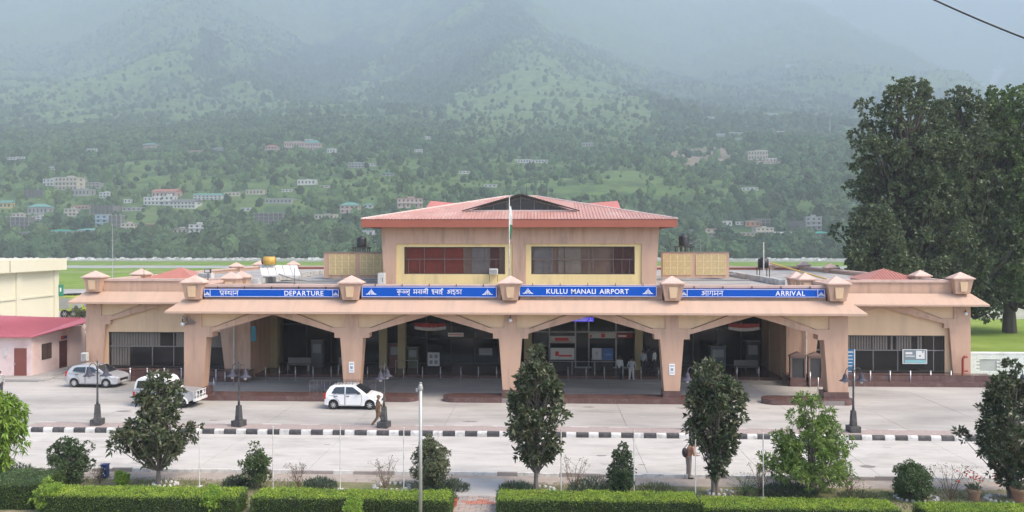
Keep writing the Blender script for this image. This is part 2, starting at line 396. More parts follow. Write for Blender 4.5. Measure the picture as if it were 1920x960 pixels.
def forest_mat(name, c, c2):
    m = mat(name, c, 0.9, var=0.45, scale=0.35, bump=0.35, bscale=1.3, spec=0.15, c2=c2, c2amt=0.6, c2scale=0.012)
    N = m.node_tree.nodes; L = m.node_tree.links; oi = N.new('ShaderNodeObjectInfo'); b = N['Principled BSDF']
    mr = N.new('ShaderNodeMapRange'); mr.inputs[3].default_value = 0.5; mr.inputs[4].default_value = 1.9; L.new(oi.outputs['Random'], mr.inputs[0])
    s = N.new('ShaderNodeVectorMath'); s.operation = 'SCALE'; src = b.inputs['Base Color'].links[0].from_socket
    L.new(src, s.inputs[0]); L.new(mr.outputs[0], s.inputs['Scale']); L.new(s.outputs[0], b.inputs['Base Color'])
    return m
# ------------------------------------------------------------------ valley floor and ground
M = dict(
 grass=mat('valley_grass', (0.15,0.255,0.03), 0.95, var=0.28, scale=0.12, c2=(0.21,0.27,0.07), c2amt=0.6, c2scale=0.03, bump=0.05, bscale=1.2, spec=0.1),
 conc=mat('forecourt_concrete', (0.48,0.455,0.425), 0.85, var=0.10, scale=0.9, c2=(0.30,0.285,0.27), c2amt=0.8, c2scale=0.3, bump=0.003, bscale=25, dirt=((0.2,0.19,0.175), 0.75, 0.45), spec=0.3, stretch=(0.35,1,1)),
 slab=mat('road_concrete', (0.50,0.48,0.455), 0.85, var=0.10, scale=1.1, c2=(0.42,0.40,0.375), c2amt=0.6, c2scale=0.3, bump=0.004, bscale=20, dirt=((0.29,0.275,0.255), 0.7, 0.8), spec=0.3, island=0.04, stretch=(0.45,1.3,1)),
 joint=mat('joint_filler', (0.12,0.115,0.11), 0.95),
 soil=mat('garden_soil', (0.27,0.22,0.17), 0.95, var=0.2, scale=1.5, c2=(0.12,0.15,0.05), c2amt=0.8, c2scale=0.9, bump=0.03, bscale=9, spec=0.1),
 path=mat('verge_earth', (0.36,0.31,0.27), 0.95, var=0.15, scale=2, c2=(0.27,0.23,0.2), c2amt=0.6, c2scale=1.2, bump=0.015, bscale=12),
 granite=mat('brown_granite', (0.115,0.062,0.056), 0.25, var=0.14, scale=1.5, dirt=((0.3,0.25,0.24), 0.3, 2.0), island=0.13, spec=0.5),
 grout=mat('granite_grout', (0.2,0.16,0.15), 0.9),
 pink=mat('pink_plaster', 'be9c86', 0.85, var=0.09, scale=1.2, dirt=((0.27,0.19,0.145), 0.7, 1.3), stretch=(1.4,1.4,0.22), bump=0.004, bscale=30),
 pinkl=mat('light_pink_coping', 'c9aca0', 0.8, var=0.08, scale=0.9, dirt=((0.34,0.27,0.21), 0.55, 1.1), stretch=(1.4,1.4,0.3)),
 beige=mat('beige_plaster', 'd0b291', 0.85, var=0.06, scale=0.8, dirt=((0.36,0.27,0.19), 0.4, 0.9), stretch=(1.4,1.4,0.25)),
 yellow=mat('yellow_plaster', 'dcc48d', 0.85, var=0.06, scale=0.8, dirt=((0.4,0.3,0.2), 0.45, 0.9), stretch=(1.4,1.4,0.3)),
 canopy=mat('canopy_plaster', 'ba9d8a', 0.75, var=0.07, scale=0.6, dirt=((0.36,0.28,0.22), 0.5, 1.3), stretch=(1.6,0.3,0.3)),
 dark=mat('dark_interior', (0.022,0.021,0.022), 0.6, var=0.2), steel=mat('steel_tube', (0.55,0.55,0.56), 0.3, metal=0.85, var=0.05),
 white=mat('white_paint', (0.60,0.59,0.565), 0.65, var=0.12, scale=4, dirt=((0.22,0.2,0.19), 0.75, 3)), black=mat('black_paint', (0.05,0.05,0.053), 0.6, var=0.3, scale=6, dirt=((0.2,0.19,0.18), 0.5, 4)),
 deck=mat('roof_deck', (0.33,0.32,0.31), 0.9, var=0.15, scale=0.6, dirt=((0.08,0.08,0.08), 0.7, 0.25)),
 glass=glass('tinted_glass', (0.016,0.015,0.017), 0.08, 0.62), frame=mat('bronze_frame', (0.05,0.038,0.032), 0.45),
 blue=mat('sign_blue', '0050b4', 0.5, var=0.05, spec=.2), signw=mat('sign_white', (0.82,0.83,0.85), 0.5, var=0.06),
 roof=mat('red_roof_sheet', 'b3877d', 0.5, var=0.12, scale=0.7, dirt=((0.52,0.40,0.36), 0.7, 0.6), spec=0.5), fascia=mat('red_fascia', '9e5a48', 0.6, var=0.1, scale=.6, dirt=((.2,.07,.05), .4, .8)),
)
rnd = random.Random(7)
S_ = lambda o: props(o, kind='structure')
# bedrock ground sheet (reaches the mountain), with the strips laid on it 4 mm apart
S_(MB().box(-1600, 1600, 14, 490, -1.2, -0.03).build('ground', M['grass']))
gr = mat('river_gravel', (0.40,0.39,0.36), 0.95, var=0.3, scale=0.25, c2=(0.16,0.2,0.1), c2amt=0.5, c2scale=0.06)
S_(MB().box(-900, 900, 405, 482, -0.03, 0.15).build('river_bank', gr))
stn = MB(); 
for i in range(900):
    x = rnd.uniform(-330, 330); y = rnd.uniform(425, 481); r = rnd.uniform(0.4, 1.3); stn.frus(x, y, r, r*.8, 0.12, r*.5, r*.4, 0.12+r*rnd.uniform(.5, .9))
stn.build('river_boulder', mat('boulder', (0.5,0.49,0.46), 0.9, island=0.3), kind='stuff', label='pale boulders strewn along the far river bank', cat='boulders')
S_(MB().box(-1200, 1200, 304, 334, -0.03, 0.02).build('runway', mat('runway_asphalt', (0.36,0.36,0.35), 0.9, var=0.1, scale=0.1)))
S_(MB().box(-1200, 1200, 258, 266, -0.03, 0.02).build('dry_verge', mat('dry_grass', (0.24,0.26,0.1), 0.95, var=0.25, scale=0.1)))
S_(MB().box(-110, -36, 96, 168, -0.03, 0.01).build('apron', M['conc']))
S_(MB().box(33, 260, 108, 170, -0.03, 0.01).build('service_road', mat('service_gravel', (0.42,0.40,0.36), 0.95, var=0.2, scale=0.4, c2=(0.2,0.25,0.1), c2amt=0.4, c2scale=0.08)))
S_(MB().box(-68, 62, 34.9, 57.95, -0.03, -0.012).build('ground_joint_bed', M['joint']))
# concrete bays laid one by one, joints open
def paving(name, x0, x1, y0, y1, nx, ny, m, z=0.0, gap=0.018, piece='concrete_slab', kind='structure'):
    root = wthing(name, None, None, ((x0+x1)/2, (y0+y1)/2, 0), kind=kind)
    dx, dy = (x1-x0)/nx, (y1-y0)/ny
    mes = MB().box(-dx/2+gap/2, dx/2-gap/2, -dy/2+gap/2, dy/2-gap/2, -0.14, 0).mesh(piece, m)
    for i in range(nx):
        for j in range(ny):
            obj(piece, mes, root, ((i+.5)*dx-(x1-x0)/2, (j+.5)*dy-(y1-y0)/2, z+rnd.uniform(-.003, .003)), (rnd.uniform(-.0004, .0004), 0, 0))
    return root
paving('road', -66, 60, 34.95, 41.75, 25, 2, M['slab'])
paving('forecourt', -66, 60, 43.15, 57.9, 25, 3, M['conc'])
paving('hall_floor', -21.8, 17.5, 57.92, 59.6, 13, 1, M['conc'])
# median with painted kerb stones
XK0, XK1 = xat(42, 41.9), xat(1830, 41.9)
S_(MB().box(XK0+.1, XK1, 41.95, 43.1, -0.03, 0.235).build('median', mat('median_brick', (0.33,0.27,0.25), 0.9, var=0.25, scale=5)))
kb = wthing('kerb', None, None, ((XK0+XK1)/2, 41.8, 0), kind='structure')
n = 86; L_ = (XK1-XK0)/n
for s, (ya, yb) in enumerate(((41.76, 41.93), (43.1, 43.2))):
    if s == 0:
        km = [MB().prism([(ya, -.02), (yb, -.02), (yb, .25), (ya+.07, .25), (ya+.02, .22), (ya, .16)], -L_/2+.012, L_/2-.012, 'x').mesh('kerb_stone', mm, off=(0, 41.8, 0)) for mm in (M['white'], M['black'])]
        for i in range(n):
            o = obj('kerb_stone', km[i % 2], kb, (XK0+(i+.5)*L_-(XK0+XK1)/2+rnd.uniform(-.01, .01), rnd.uniform(-.012, .012), rnd.uniform(-.012, .008)), (0, 0, rnd.uniform(-.01, .01)), scale=((0.9 if i % 2 == 0 else 1.12), 1, 1))
            if i % 2: o.location.x += 0.0
km = [MB().box(-.5, .5, -.07, .07, -.02, .2).mesh('back_kerb_stone', mm) for mm in (M['white'], mat('worn_kerb', (0.3,0.27,0.25), 0.9, var=.2))]
nb = int((XK1-XK0)/1.05)
for i in range(nb):
    obj('back_kerb_stone', km[(i//1) % 2], kb, (XK0+(i+.5)*1.05-(XK0+XK1)/2, 43.17-41.8, rnd.uniform(0, .03)), (0, 0, rnd.uniform(-.02, .02)))
# near kerb, verge, garden
nk = wthing('garden_kerb', None, None, (0, 34.8, 0), kind='structure')
km = [MB().box(-.44, .44, -.06, .06, -.02, .15).mesh('kerb_stone', mm) for mm in (M['white'], MATS['worn_kerb'])]
for i in range(54):
    obj('kerb_stone', km[0 if rnd.random() < .55 else 1], nk, (-25+i*.9, 0, rnd.uniform(-.03, .02)), (0, 0, rnd.uniform(-.02, .02)))
S_(MB().box(-45, 45, 33.6, 34.74, -0.03, 0.0).build('verge', M['path']))
S_(MB().box(-45, 45, 14, 33.6, -0.03, 0.006).build('garden_bed', M['soil']))
a, b = xat(852, 33), xat(942, 33)
S_(MB().box(a, b, 31.9, 34.3, 0.0, 0.035).build('garden_path', M['conc']))
pv = wthing('brick_paving', None, None, ((a+b)/2, 30.5, 0), kind='structure')
mp = [MB().box(-.2, .2, -.1, .1, 0, .05).mesh('paver', mat('paver_%d' % i, c, 0.8, var=.2, scale=6)) for i, c in enumerate(((.36,.15,.11), (.27,.24,.22), (.33,.27,.24)))]
for j in range(13):
    for i in range(7):
        mm = mp[0] if (j in (8, 9, 10) and rnd.random() < .75) else mp[rnd.choice([1, 2, 2])]
        obj('paver', mm, pv, (-1.26+i*.42+(j % 2)*.2-.1, -1.25+j*.21, rnd.uniform(-.004, .006)))
# walkway at the left, in front of the guard building
S_(MB().box(-75, -27.6, 57.9, 96, -0.02, 0.06).build('side_yard', M['conc']))

# worn patches, oil and repair marks, laid 4 mm above the slabs
stm = [mat('oil_stain', (.2,.19,.18), .6, var=.3, scale=4), mat('worn_patch', (.36,.345,.32), .85, var=.2, scale=5)]
r2 = random.Random(31)
for i in range(46):
    p = (r2.uniform(-26, 27), r2.uniform(35.4, 41.3) if i % 2 else r2.uniform(43.8, 49.8)); a = r2.uniform(.12, .5)*(1 if i % 5 else 2.0); b = a*r2.uniform(.25, .6); n = 14
    pts = [(math.cos(2*math.pi*j/n)*a*r2.uniform(.7, 1.15)+p[0], math.sin(2*math.pi*j/n)*b*r2.uniform(.7, 1.15)+p[1]) for j in range(n)]
    S_(MB().prism(pts, .0035+.0002*(i % 7), .0055+.0002*(i % 7), 'z').build('road_stain', stm[0 if i % 3 == 0 else 1]))
# ------------------------------------------------------------------ terminal building
TX = -2.15
T = wthing('airport_terminal', 'pink airport terminal with four arched porch bays, side wings and a red roofed central block', 'terminal building', (TX, 51, 0))
LB = 10.25; PXS = [TX+(i-2)*LB for i in range(5)]
FY = 51.1
def bay_piece(a, b, y0, y1, zb, panels=True, infill=None, root=T, topz=6.4):
    "spandrel of one bay between pillar centres a and b: band and two recessed triangular panels"
    L = b-a; m = (a+b)/2
    MB().prism([(a+1.12,4.32),(m,5.47),(b-1.12,4.32),(b-1.3,4.66),(b-3.95,5.66),(b-3.95,topz),(a+3.95,topz),(a+3.95,5.66),(a+1.3,4.66)], y0, y1).build('arch_band', M['pink'], root)
    for s, c in ((1, a), (-1, b)):
        MB().prism([(c+s*.42,4.66),(c+s*.9,4.60),(c+s*1.3,4.70),(c+s*3.95,5.69),(c+s*3.95,topz),(c+s*.42,topz)], y0+.09, y1-.05).build('spandrel_panel', M['beige'], root)
def pillar(c, y0, y1, zb, lo, ro, root=T, topz=6.4):
    "lo / ro: outer side straight (end pillar) on the left / right"
    l = [(-.5,zb),(-.74,4.0),(-1.12,4.0),(-1.12,4.32),(-1.3,4.66),(-.42,4.66),(-.42,topz)] if not lo else [(-.74,zb),(-.74,topz)]
    r = [(.5,zb),(.74,4.0),(1.12,4.0),(1.12,4.32),(1.3,4.66),(.42,4.66),(.42,topz)] if not ro else [(.74,zb),(.74,topz)]
    p = MB().prism([(c+x, z) for x, z in l]+[(c+x, z) for x, z in r[::-1]], y0, y1).build('pillar', M['pink'], root)
    return p
def cap_post(cx, cy, z0, zt, a=.48, b=.68, root=T, d=.42, panel=True):
    po = MB().frus(cx, cy, a, d*.9, z0, b, d*1.25, zt).build('parapet_post', M['pink'], root)
    c = MB(); c.box(cx-b-.1, cx+b+.1, cy-d*1.25-.1, cy+d*1.25+.1, zt, zt+.08); c.pyr(cx, cy, b+.07, d*1.25+.07, zt+.08, zt+.52); c.build('post_cap', M['pinkl'], po)
    if panel: MB().prism([(cx-.2,z0+.18),(cx+.2,z0+.18),(cx+.27,zt-.18),(cx-.27,zt-.18)], cy-d*1.25-.03, cy-d*.9).build('inset_panel', M['beige'], po)
    return po
for i, c in enumerate(PXS):
    pl = pillar(c, FY, FY+.9, .72, i == 0, i == 4)
    w0 = .56 if i not in (0, 4) else .78
    MB().frus(c, FY+.45, w0, .5, .31, w0-.01, .5, .73).build('granite_base', M['granite'], pl)
    cap_post(c, FY-.02, 6.47, 7.52)
for i in range(4): bay_piece(PXS[i], PXS[i+1], FY, FY+.85, .3)
for i in (1, 3):   # notices on two pillars
    nt_ = MB().box(PXS[i]-.17, PXS[i]+.17, FY-.03, FY-.002, 1.75, 2.45).build('pillar_notice', M['signw'], T)
    q = MB(); q.box(PXS[i]-.12, PXS[i]+.12, FY-.036, FY-.031, 2.28, 2.36); q.box(PXS[i]-.09, PXS[i]+.09, FY-.036, FY-.031, 2.0, 2.18); q.box(PXS[i]-.13, PXS[i]+.13, FY-.036, FY-.031, 1.83, 1.86); q.box(PXS[i]-.13, PXS[i]+.13, FY-.036, FY-.031, 1.9, 1.93)
    q.build('notice_print', mat('grey_print', (0.3,0.33,0.38), 0.7), nt_)
XL, XR = PXS[0]-.74, PXS[4]+.74
def parapet(x0, x1, y, root=T):
    MB().box(x0, x1, y, y+.3, 6.3, 7.28).build('parapet', M['pink'], root)
    MB().box(x0, x1, y-.09, y+.38, 7.26, 7.44).build('coping', M['pinkl'], root)
for i in range(4): parapet(PXS[i]+(.6 if i else .6), PXS[i+1]-.6, FY+.08)
def canopy(x0, x1, y, p, root=T, sides=(1, 1), back=None):
    "sloping sunshade along the front, returning round the corners"
    zt, zb_, th = 6.47, 5.74, .13
    a = x0-(p if sides[0] else 0); b = x1+(p if sides[1] else 0)
    vs = [(x0,y,zt),(x1,y,zt),(b,y-p,zb_),(a,y-p,zb_),(x0,y,zt-.3),(x1,y,zt-.3),(b,y-p,zb_-th),(a,y-p,zb_-th)]
    MB().add(vs, [(0,3,2,1),(3,7,6,2),(4,5,6,7),(0,4,7,3),(1,2,6,5)]).build('sunshade', M['canopy'], root)
    for s, xx, e in ((0, x0, a), (1, x1, b)):
        if sides[s]:
            yb = back
            vs = [(xx,y,zt),(e,y-p,zb_),(e,yb,zb_),(xx,yb,zt),(xx,y,zt-.3),(e,y-p,zb_-th),(e,yb,zb_-th),(xx,yb,zt-.3)]
            fs = [(0,1,2,3),(1,5,6,2),(5,4,7,6),(3,2,6,7)]
            if s: fs = [f[::-1] for f in fs]
            MB().add(vs, fs).build('sunshade', M['canopy'], root)
canopy(XL, XR, FY-.02, .87, back=58.5)
# porch roof slab, soffit and side walls above the wings' front
MB().box(XL, XR, FY+.86, 66, 5.62, 5.9).build('porch_ceiling', mat('ceiling_plaster', (0.5,0.46,0.42), 0.9), T)
for c in PXS: MB().box(c-.25, c+.25, FY+.9, 62, 5.2, 5.63).build('ceiling_beam', M['pink'], T)
for x in (XL, XR-.3):
    MB().box(x, x+.3, FY+.5, 57.3, 6.3, 7.3).build('parapet', M['pink'], T); MB().box(x-.07, x+.37, FY+.6, 57.3, 7.27, 7.44).build('coping', M['pinkl'], T)
for x in (XL+.7, XR-.7):
    for y in (57.2, 59.2): cap_post(x, y, 6.47, 7.5, .4, .55)
# roof deck
MB().box(-34.2, 30.4, 58.9, 93.5, 6.5, 6.95).build('roof_slab', M['deck'], T)
MB().box(XL+.31, XR-.31, FY+.4, 58.88, 6.5, 6.93).build('porch_roof', M['deck'], T)
# wings
WY = 58.6
for side, (a, b) in enumerate(((-33.55, -23.0), (18.7, 29.8))):
    bay_piece(a, b, WY, WY+.3, .75)
    outer, inner = (a, b) if side == 0 else (b, a)
    pillar(outer, WY, WY+.6, .75, side == 0, side == 1)
    pillar(inner, WY, WY+.6, .75, False, False) if False else None
    # inner pilaster, tapering, carrying down into the recess
    s = 1 if side == 0 else -1
    MB().prism([(inner-1.3*s,5.4),(inner-.75*s,.75),(inner+1.2*s,.75),(inner+1.2*s,6.4),(inner-1.3*s,6.4)], WY, WY+.7).build('pilaster', M['pink'], T)
    xo = outer-.74 if side == 0 else outer+.74
    MB().box(min(xo, outer), max(xo, outer), WY+.61, 93.4, .0, 6.45).build('side_wall', M['beige'], T)
    cap_post(outer, WY-.02, 6.47, 7.52)
    cap_post(inner+.0, WY+.1, 6.47, 7.5) if False else None
    for yy in ((65.4, 86) if side == 0 else (64.7, 84.6)): cap_post(outer, yy, 6.47, 7.45, .5, .6)
    cap_post(outer+(4.0 if side == 0 else -4.0), 93.2, 6.47, 7.45, .5, .6)
    cap_post(outer, 93.2, 6.47, 7.45, .5, .6); cap_post(outer+(13 if side == 0 else -13), 93.2, 6.47, 7.45, .5, .6)
    x0, x1 = (outer+.55, XL-.02) if side == 0 else (XR+.02, outer-.55)
    parapet(x0, x1, WY+.08)
    MB().box(min(outer-.15, outer+.15), max(outer-.15, outer+.15), WY+.5, 93, 6.3, 7.2).build('parapet', M['pink'], T)
    MB().box(outer-.22, outer+.22, WY+.5, 93, 7.2, 7.36).build('coping', M['pinkl'], T)
    if side == 0: canopy(xo, XL, WY-.02, .87, sides=(1, 0), back=93.5)
    else: canopy(XR, xo, WY-.02, .87, sides=(0, 1), back=93.5)
    # infill wall with the window opening
    wl, wr = ((xat(204, WY+.35), inner-.6) if side == 0 else (inner+.6, xat(1771, WY+.35)))
    zt_, zs = 3.42, .78
    il, ir = (a+.2, b-.2)
    wy0, wy1 = WY+.3, WY+.55
    MB().prism([(il,.75),(wl,.75),(wl,zt_),(wr,zt_),(wr,.75),(ir,.75),(ir,5.8),(il,5.8)], wy0, wy1).build('infill_wall', M['beige'], T)
    wn = MB(); gy = wy0+.12
    wn.box(wl, wr, gy-.03, gy+.03, zt_-.07, zt_); wn.box(wl, wr, gy-.03, gy+.03, zs, zs+.07); wn.box(wl, wl+.06, gy-.03, gy+.03, zs, zt_); wn.box(wr-.06, wr, gy-.03, gy+.03, zs, zt_)
    W = wn.build('window', M['frame'], T)
    trz = 2.33
    MB().box(wl+.06, wr-.06, gy-.03, gy+.03, trz-.04, trz+.04).build('transom', mat('grey_frame', (0.16,0.15,0.15), .5), W)
    vs = ([286, 326, 386] if side == 0 else [1683, 1750, 1637])
    xs = sorted([wl+.06]+[xat(v, gy) for v in vs]+[wr-.06])
    for x in xs[1:-1]: MB().box(x-.03, x+.03, gy-.032, gy+.032, zs+.07, zt_-.07).build('mullion', MATS['grey_frame'], W)
    for j in range(len(xs)-1):
        for z0, z1 in ((zs+.07, trz-.04), (trz+.04, zt_-.07)):
            MB().box(xs[j]+.03, xs[j+1]-.03, gy-.006, gy+.006, z0, z1).build('pane', glass('wing_glass', (0.03,0.026,0.026), .1, .35), W)
    bm_ = mat('blind_fabric', (0.75,0.68,0.6), .8)
    bme = MB().box(-.075, .075, -.01, .01, 0, 1).mesh('blind_slat', bm_)
    x = wl+.2; k_ = 0
    while x < wr-.1:
        f = (x-wl)/(wr-wl)
        if side == 0:
            low = f < .16
            if f < .42 or f > .55: obj('blind_slat', bme, W, (x-TX, gy+.10-51, (zs+.1 if low else trz)), (0, 0, .3+rnd.uniform(-.2, .2)), scale=(1, 1, (2.5 if low else 1.05)))
            x += .21 if f < .42 else .17
        else:
            if .1 < f < .85 and rnd.random() < .7: obj('blind_slat', bme, W, (x-TX, gy+.10-51, trz), (0, 0, .3), scale=(1, 1, 1.05))
            x += .19
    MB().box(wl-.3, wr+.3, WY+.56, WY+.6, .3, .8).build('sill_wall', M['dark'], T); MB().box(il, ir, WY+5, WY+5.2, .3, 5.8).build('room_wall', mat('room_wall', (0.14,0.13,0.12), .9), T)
    # raised granite plinth in front: two steps of big tiles
    px0, px1 = (-35.0, inner+1.5) if side == 0 else (inner-1.5, 31.6)
    cx = (px0+px1)/2
    core = MB(); core.box(px0+.04, px1-.04, 57.26, 58.58, 0, .30); core.box(px0+.04, px1-.04, 57.72, 58.58, .30, .72)
    pr = core.build('plinth', M['grout'], T)
    nx = int((px1-px0)/1.15); dx = (px1-px0)/nx
    t1 = MB().box(-dx/2+.008, dx/2-.008, 57.2-51, 57.26-51, 0.0, .32).mesh('tile', M['granite']); t2 = MB().box(-dx/2+.008, dx/2-.008, 57.66-51, 57.72-51, .325, .75).mesh('tile', M['granite'])
    t3 = MB().box(-dx/2+.008, dx/2-.008, 57.265-51, 57.655-51, .29, .322).mesh('tile', M['granite'])
    for i in range(nx):
        for t_ in (t1, t2, t3): obj('tile', t_, pr, (px0+(i+.5)*dx-TX, 0, 0))
    MB().box(px0, px1, 57.66, 58.58, .72, .752).build('plinth_top', M['granite'], pr)
# back parapet, red painted strip behind on the right
MB().box(-34.2, 30.2, 93.1, 93.4, 6.3, 7.2).build('parapet', mat('rust_paint', (0.35,0.12,0.08), .8), T); MB().box(-34.3, 30.3, 93.0, 93.5, 7.2, 7.36).build('coping', M['pinkl'], T)
# islands the pillars stand on
def island(x0, x1, rl, rr, name='island'):
    y0, y1 = 50.5, 52.0; cy = (y0+y1)/2; r = (y1-y0)/2
    def outline(g, n=8):
        p = []
        p += [(x1-r+math.sin(a)*(r-g), cy-math.cos(a)*(r-g)) for a in [math.pi*i/n for i in range(n+1)]] if rr else [(x1-g, y0+g), (x1-g, y1-g)]
        p += [(x0+r-math.sin(a)*(r-g), cy+math.cos(a)*(r-g)) for a in [math.pi*i/n for i in range(n+1)]] if rl else [(x0+g, y1-g), (x0+g, y0+g)]
        return p
    root = wthing(name, None, None, ((x0+x1)/2, cy, 0), kind='structure')
    MB().prism(outline(.04), -.02, .295, 'z').build('island_core', M['grout'], root)
    MB().prism(outline(.0), .295, .325, 'z').build('island_top', M['granite'], root)
    xa, xb = x0+(r if rl else 0), x1-(r if rr else 0); n = max(1, round((xb-xa)/1.05)); dx = (xb-xa)/n
    tm = [MB().box(-dx/2+.008, dx/2-.008, 0, .05, -.01, .294).mesh('tile', mm) for mm in (M['granite'], mat('pale_granite', (0.24,0.2,0.19), .4, var=.1))]
    for i in range(n):
        for yy in (y0-.008, y1-.04): obj('tile', tm[1 if rnd.random() < .12 else 0], root, (xa+(i+.5)*dx-(x0+x1)/2, yy-cy, 0))
    for rnd_, cxx, sg in ((rl, x0+r, -1), (rr, x1-r, 1)):
        if rnd_:
            for i in range(4):
                b = MB(); a0, a1 = math.pi*(i+.02)/4, math.pi*(i+.98)/4; aa = [a0+(a1-a0)*j/3 for j in range(4)]
                b.prism([(cxx+sg*math.sin(a)*(r+.01), cy-math.cos(a)*(r+.01)) for a in aa]+[(cxx+sg*math.sin(a)*(r-.04), cy-math.cos(a)*(r-.04)) for a in aa[::-1]], -.01, .294, 'z')
                b.build('tile', M['granite'], root)
    return root
def xg(px): return xat(px, 50.5)
island(XL-.15, xg(783), False, True); island(xg(828), xg(1300), True, True); island(xg(1434), xg(1607), True, True)
# ---- hall recess
HX0, HX1 = -21.8, 17.5
fl = MB().box(HX0, HX1, 59.66, 68, 0, .2).build('hall_step', M['granite'], T)
n = 34; dx = (HX1-HX0)/n; tm = MB().box(-dx/2+.008, dx/2-.008, 59.6-51, 59.66-51, 0, .205).mesh('tile', M['granite'])
for i in range(n): obj('tile', tm, fl, (HX0+(i+.5)*dx-TX, 0, 0))
for x, s in ((HX0, -1), (HX1, 1)):
    MB().box(min(x, x+s*.3), max(x, x+s*.3), WY+.71, 68, 0, 6.4).build('recess_wall', M['pink'], T)
MB().box(HX0, HX1, 68, 68.3, 0, 6.4).build('hall_back_wall', M['dark'], T)  # near-black colour puts the shade of the deep hall into the wall
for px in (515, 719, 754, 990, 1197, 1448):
    x = xat(px, 63); MB().box(x-.3, x+.3, 62.7, 63.3, .2, 5.63).build('yellow_column', mat('dim_column', (.36,.29,.17), .9, var=.1), T)  # column yellow darkened in its colour for the gloom of the hall
# glazed office front inside the hall
gf = M['frame']
def front(x0, x1, y, mull, trans, z0=.2, z1=5.3, lightframe=False):
    fm = mat('pale_frame', (0.42,0.42,0.41), .5) if lightframe else gf
    b = MB(); b.box(x0, x1, y-.04, y+.04, z1-.1, z1); b.box(x0, x1, y-.04, y+.04, z0, z0+.1)
    F = b.build('office_front', fm, T)
    for x in mull: MB().box(x-.05, x+.05, y-.045, y+.045, z0+.1, z1-.1).build('mullion', fm, F)
    for z in trans: MB().box(x0, x1, y-.035, y+.035, z-.05, z+.05).build('transom', fm, F)
    xs = [x0]+list(mull)+[x1]
    for i in range(len(xs)-1): MB().box(xs[i]+.05, xs[i+1]-.05, y+.05, y+.06, z0+.1, z1-.1).build('pane', M['glass'], F)
    return F
front(xat(1000, 63.5), xat(1190, 63.5), 63.5, [xat(p, 63.5) for p in (1030, 1079, 1104, 1155)], [4.25, 3.05], lightframe=True)
front(xat(760, 65), xat(980, 65), 65, [xat(p, 65) for p in (800, 845, 890, 935)], [3.4, 2.3])
front(xat(530, 65), xat(712, 65), 65, [xat(p, 65) for p in (575, 620, 665)], [3.4])
front(xat(1205, 65), xat(1430, 65), 65, [xat(p, 65) for p in (1250, 1300, 1345, 1390)], [4.3, 3.2])
def panel(name, px0, px1, py0, py1, y, c, root=T, th=.05, lab=None):
    a = at(px0, py1, y); b = at(px1, py0, y)
    return MB().box(a.x, b.x, y-th, y, a.z, b.z).build(name, mat('p_'+str(c).replace(' ', ''), c, .6, var=.08), root, label=lab)
# ---- central block
CX = -1.8; CY = 60.0
a, b = at(716, 425, CY), at(1235, 425, CY); zb = 6.96; ztop = 11.3
x0, x1 = a.x, b.x
cb = MB(); cb.frus((x0+x1)/2, 68, (x1-x0)/2-.28, 7.72, zb, (x1-x0)/2, 8.0, ztop)
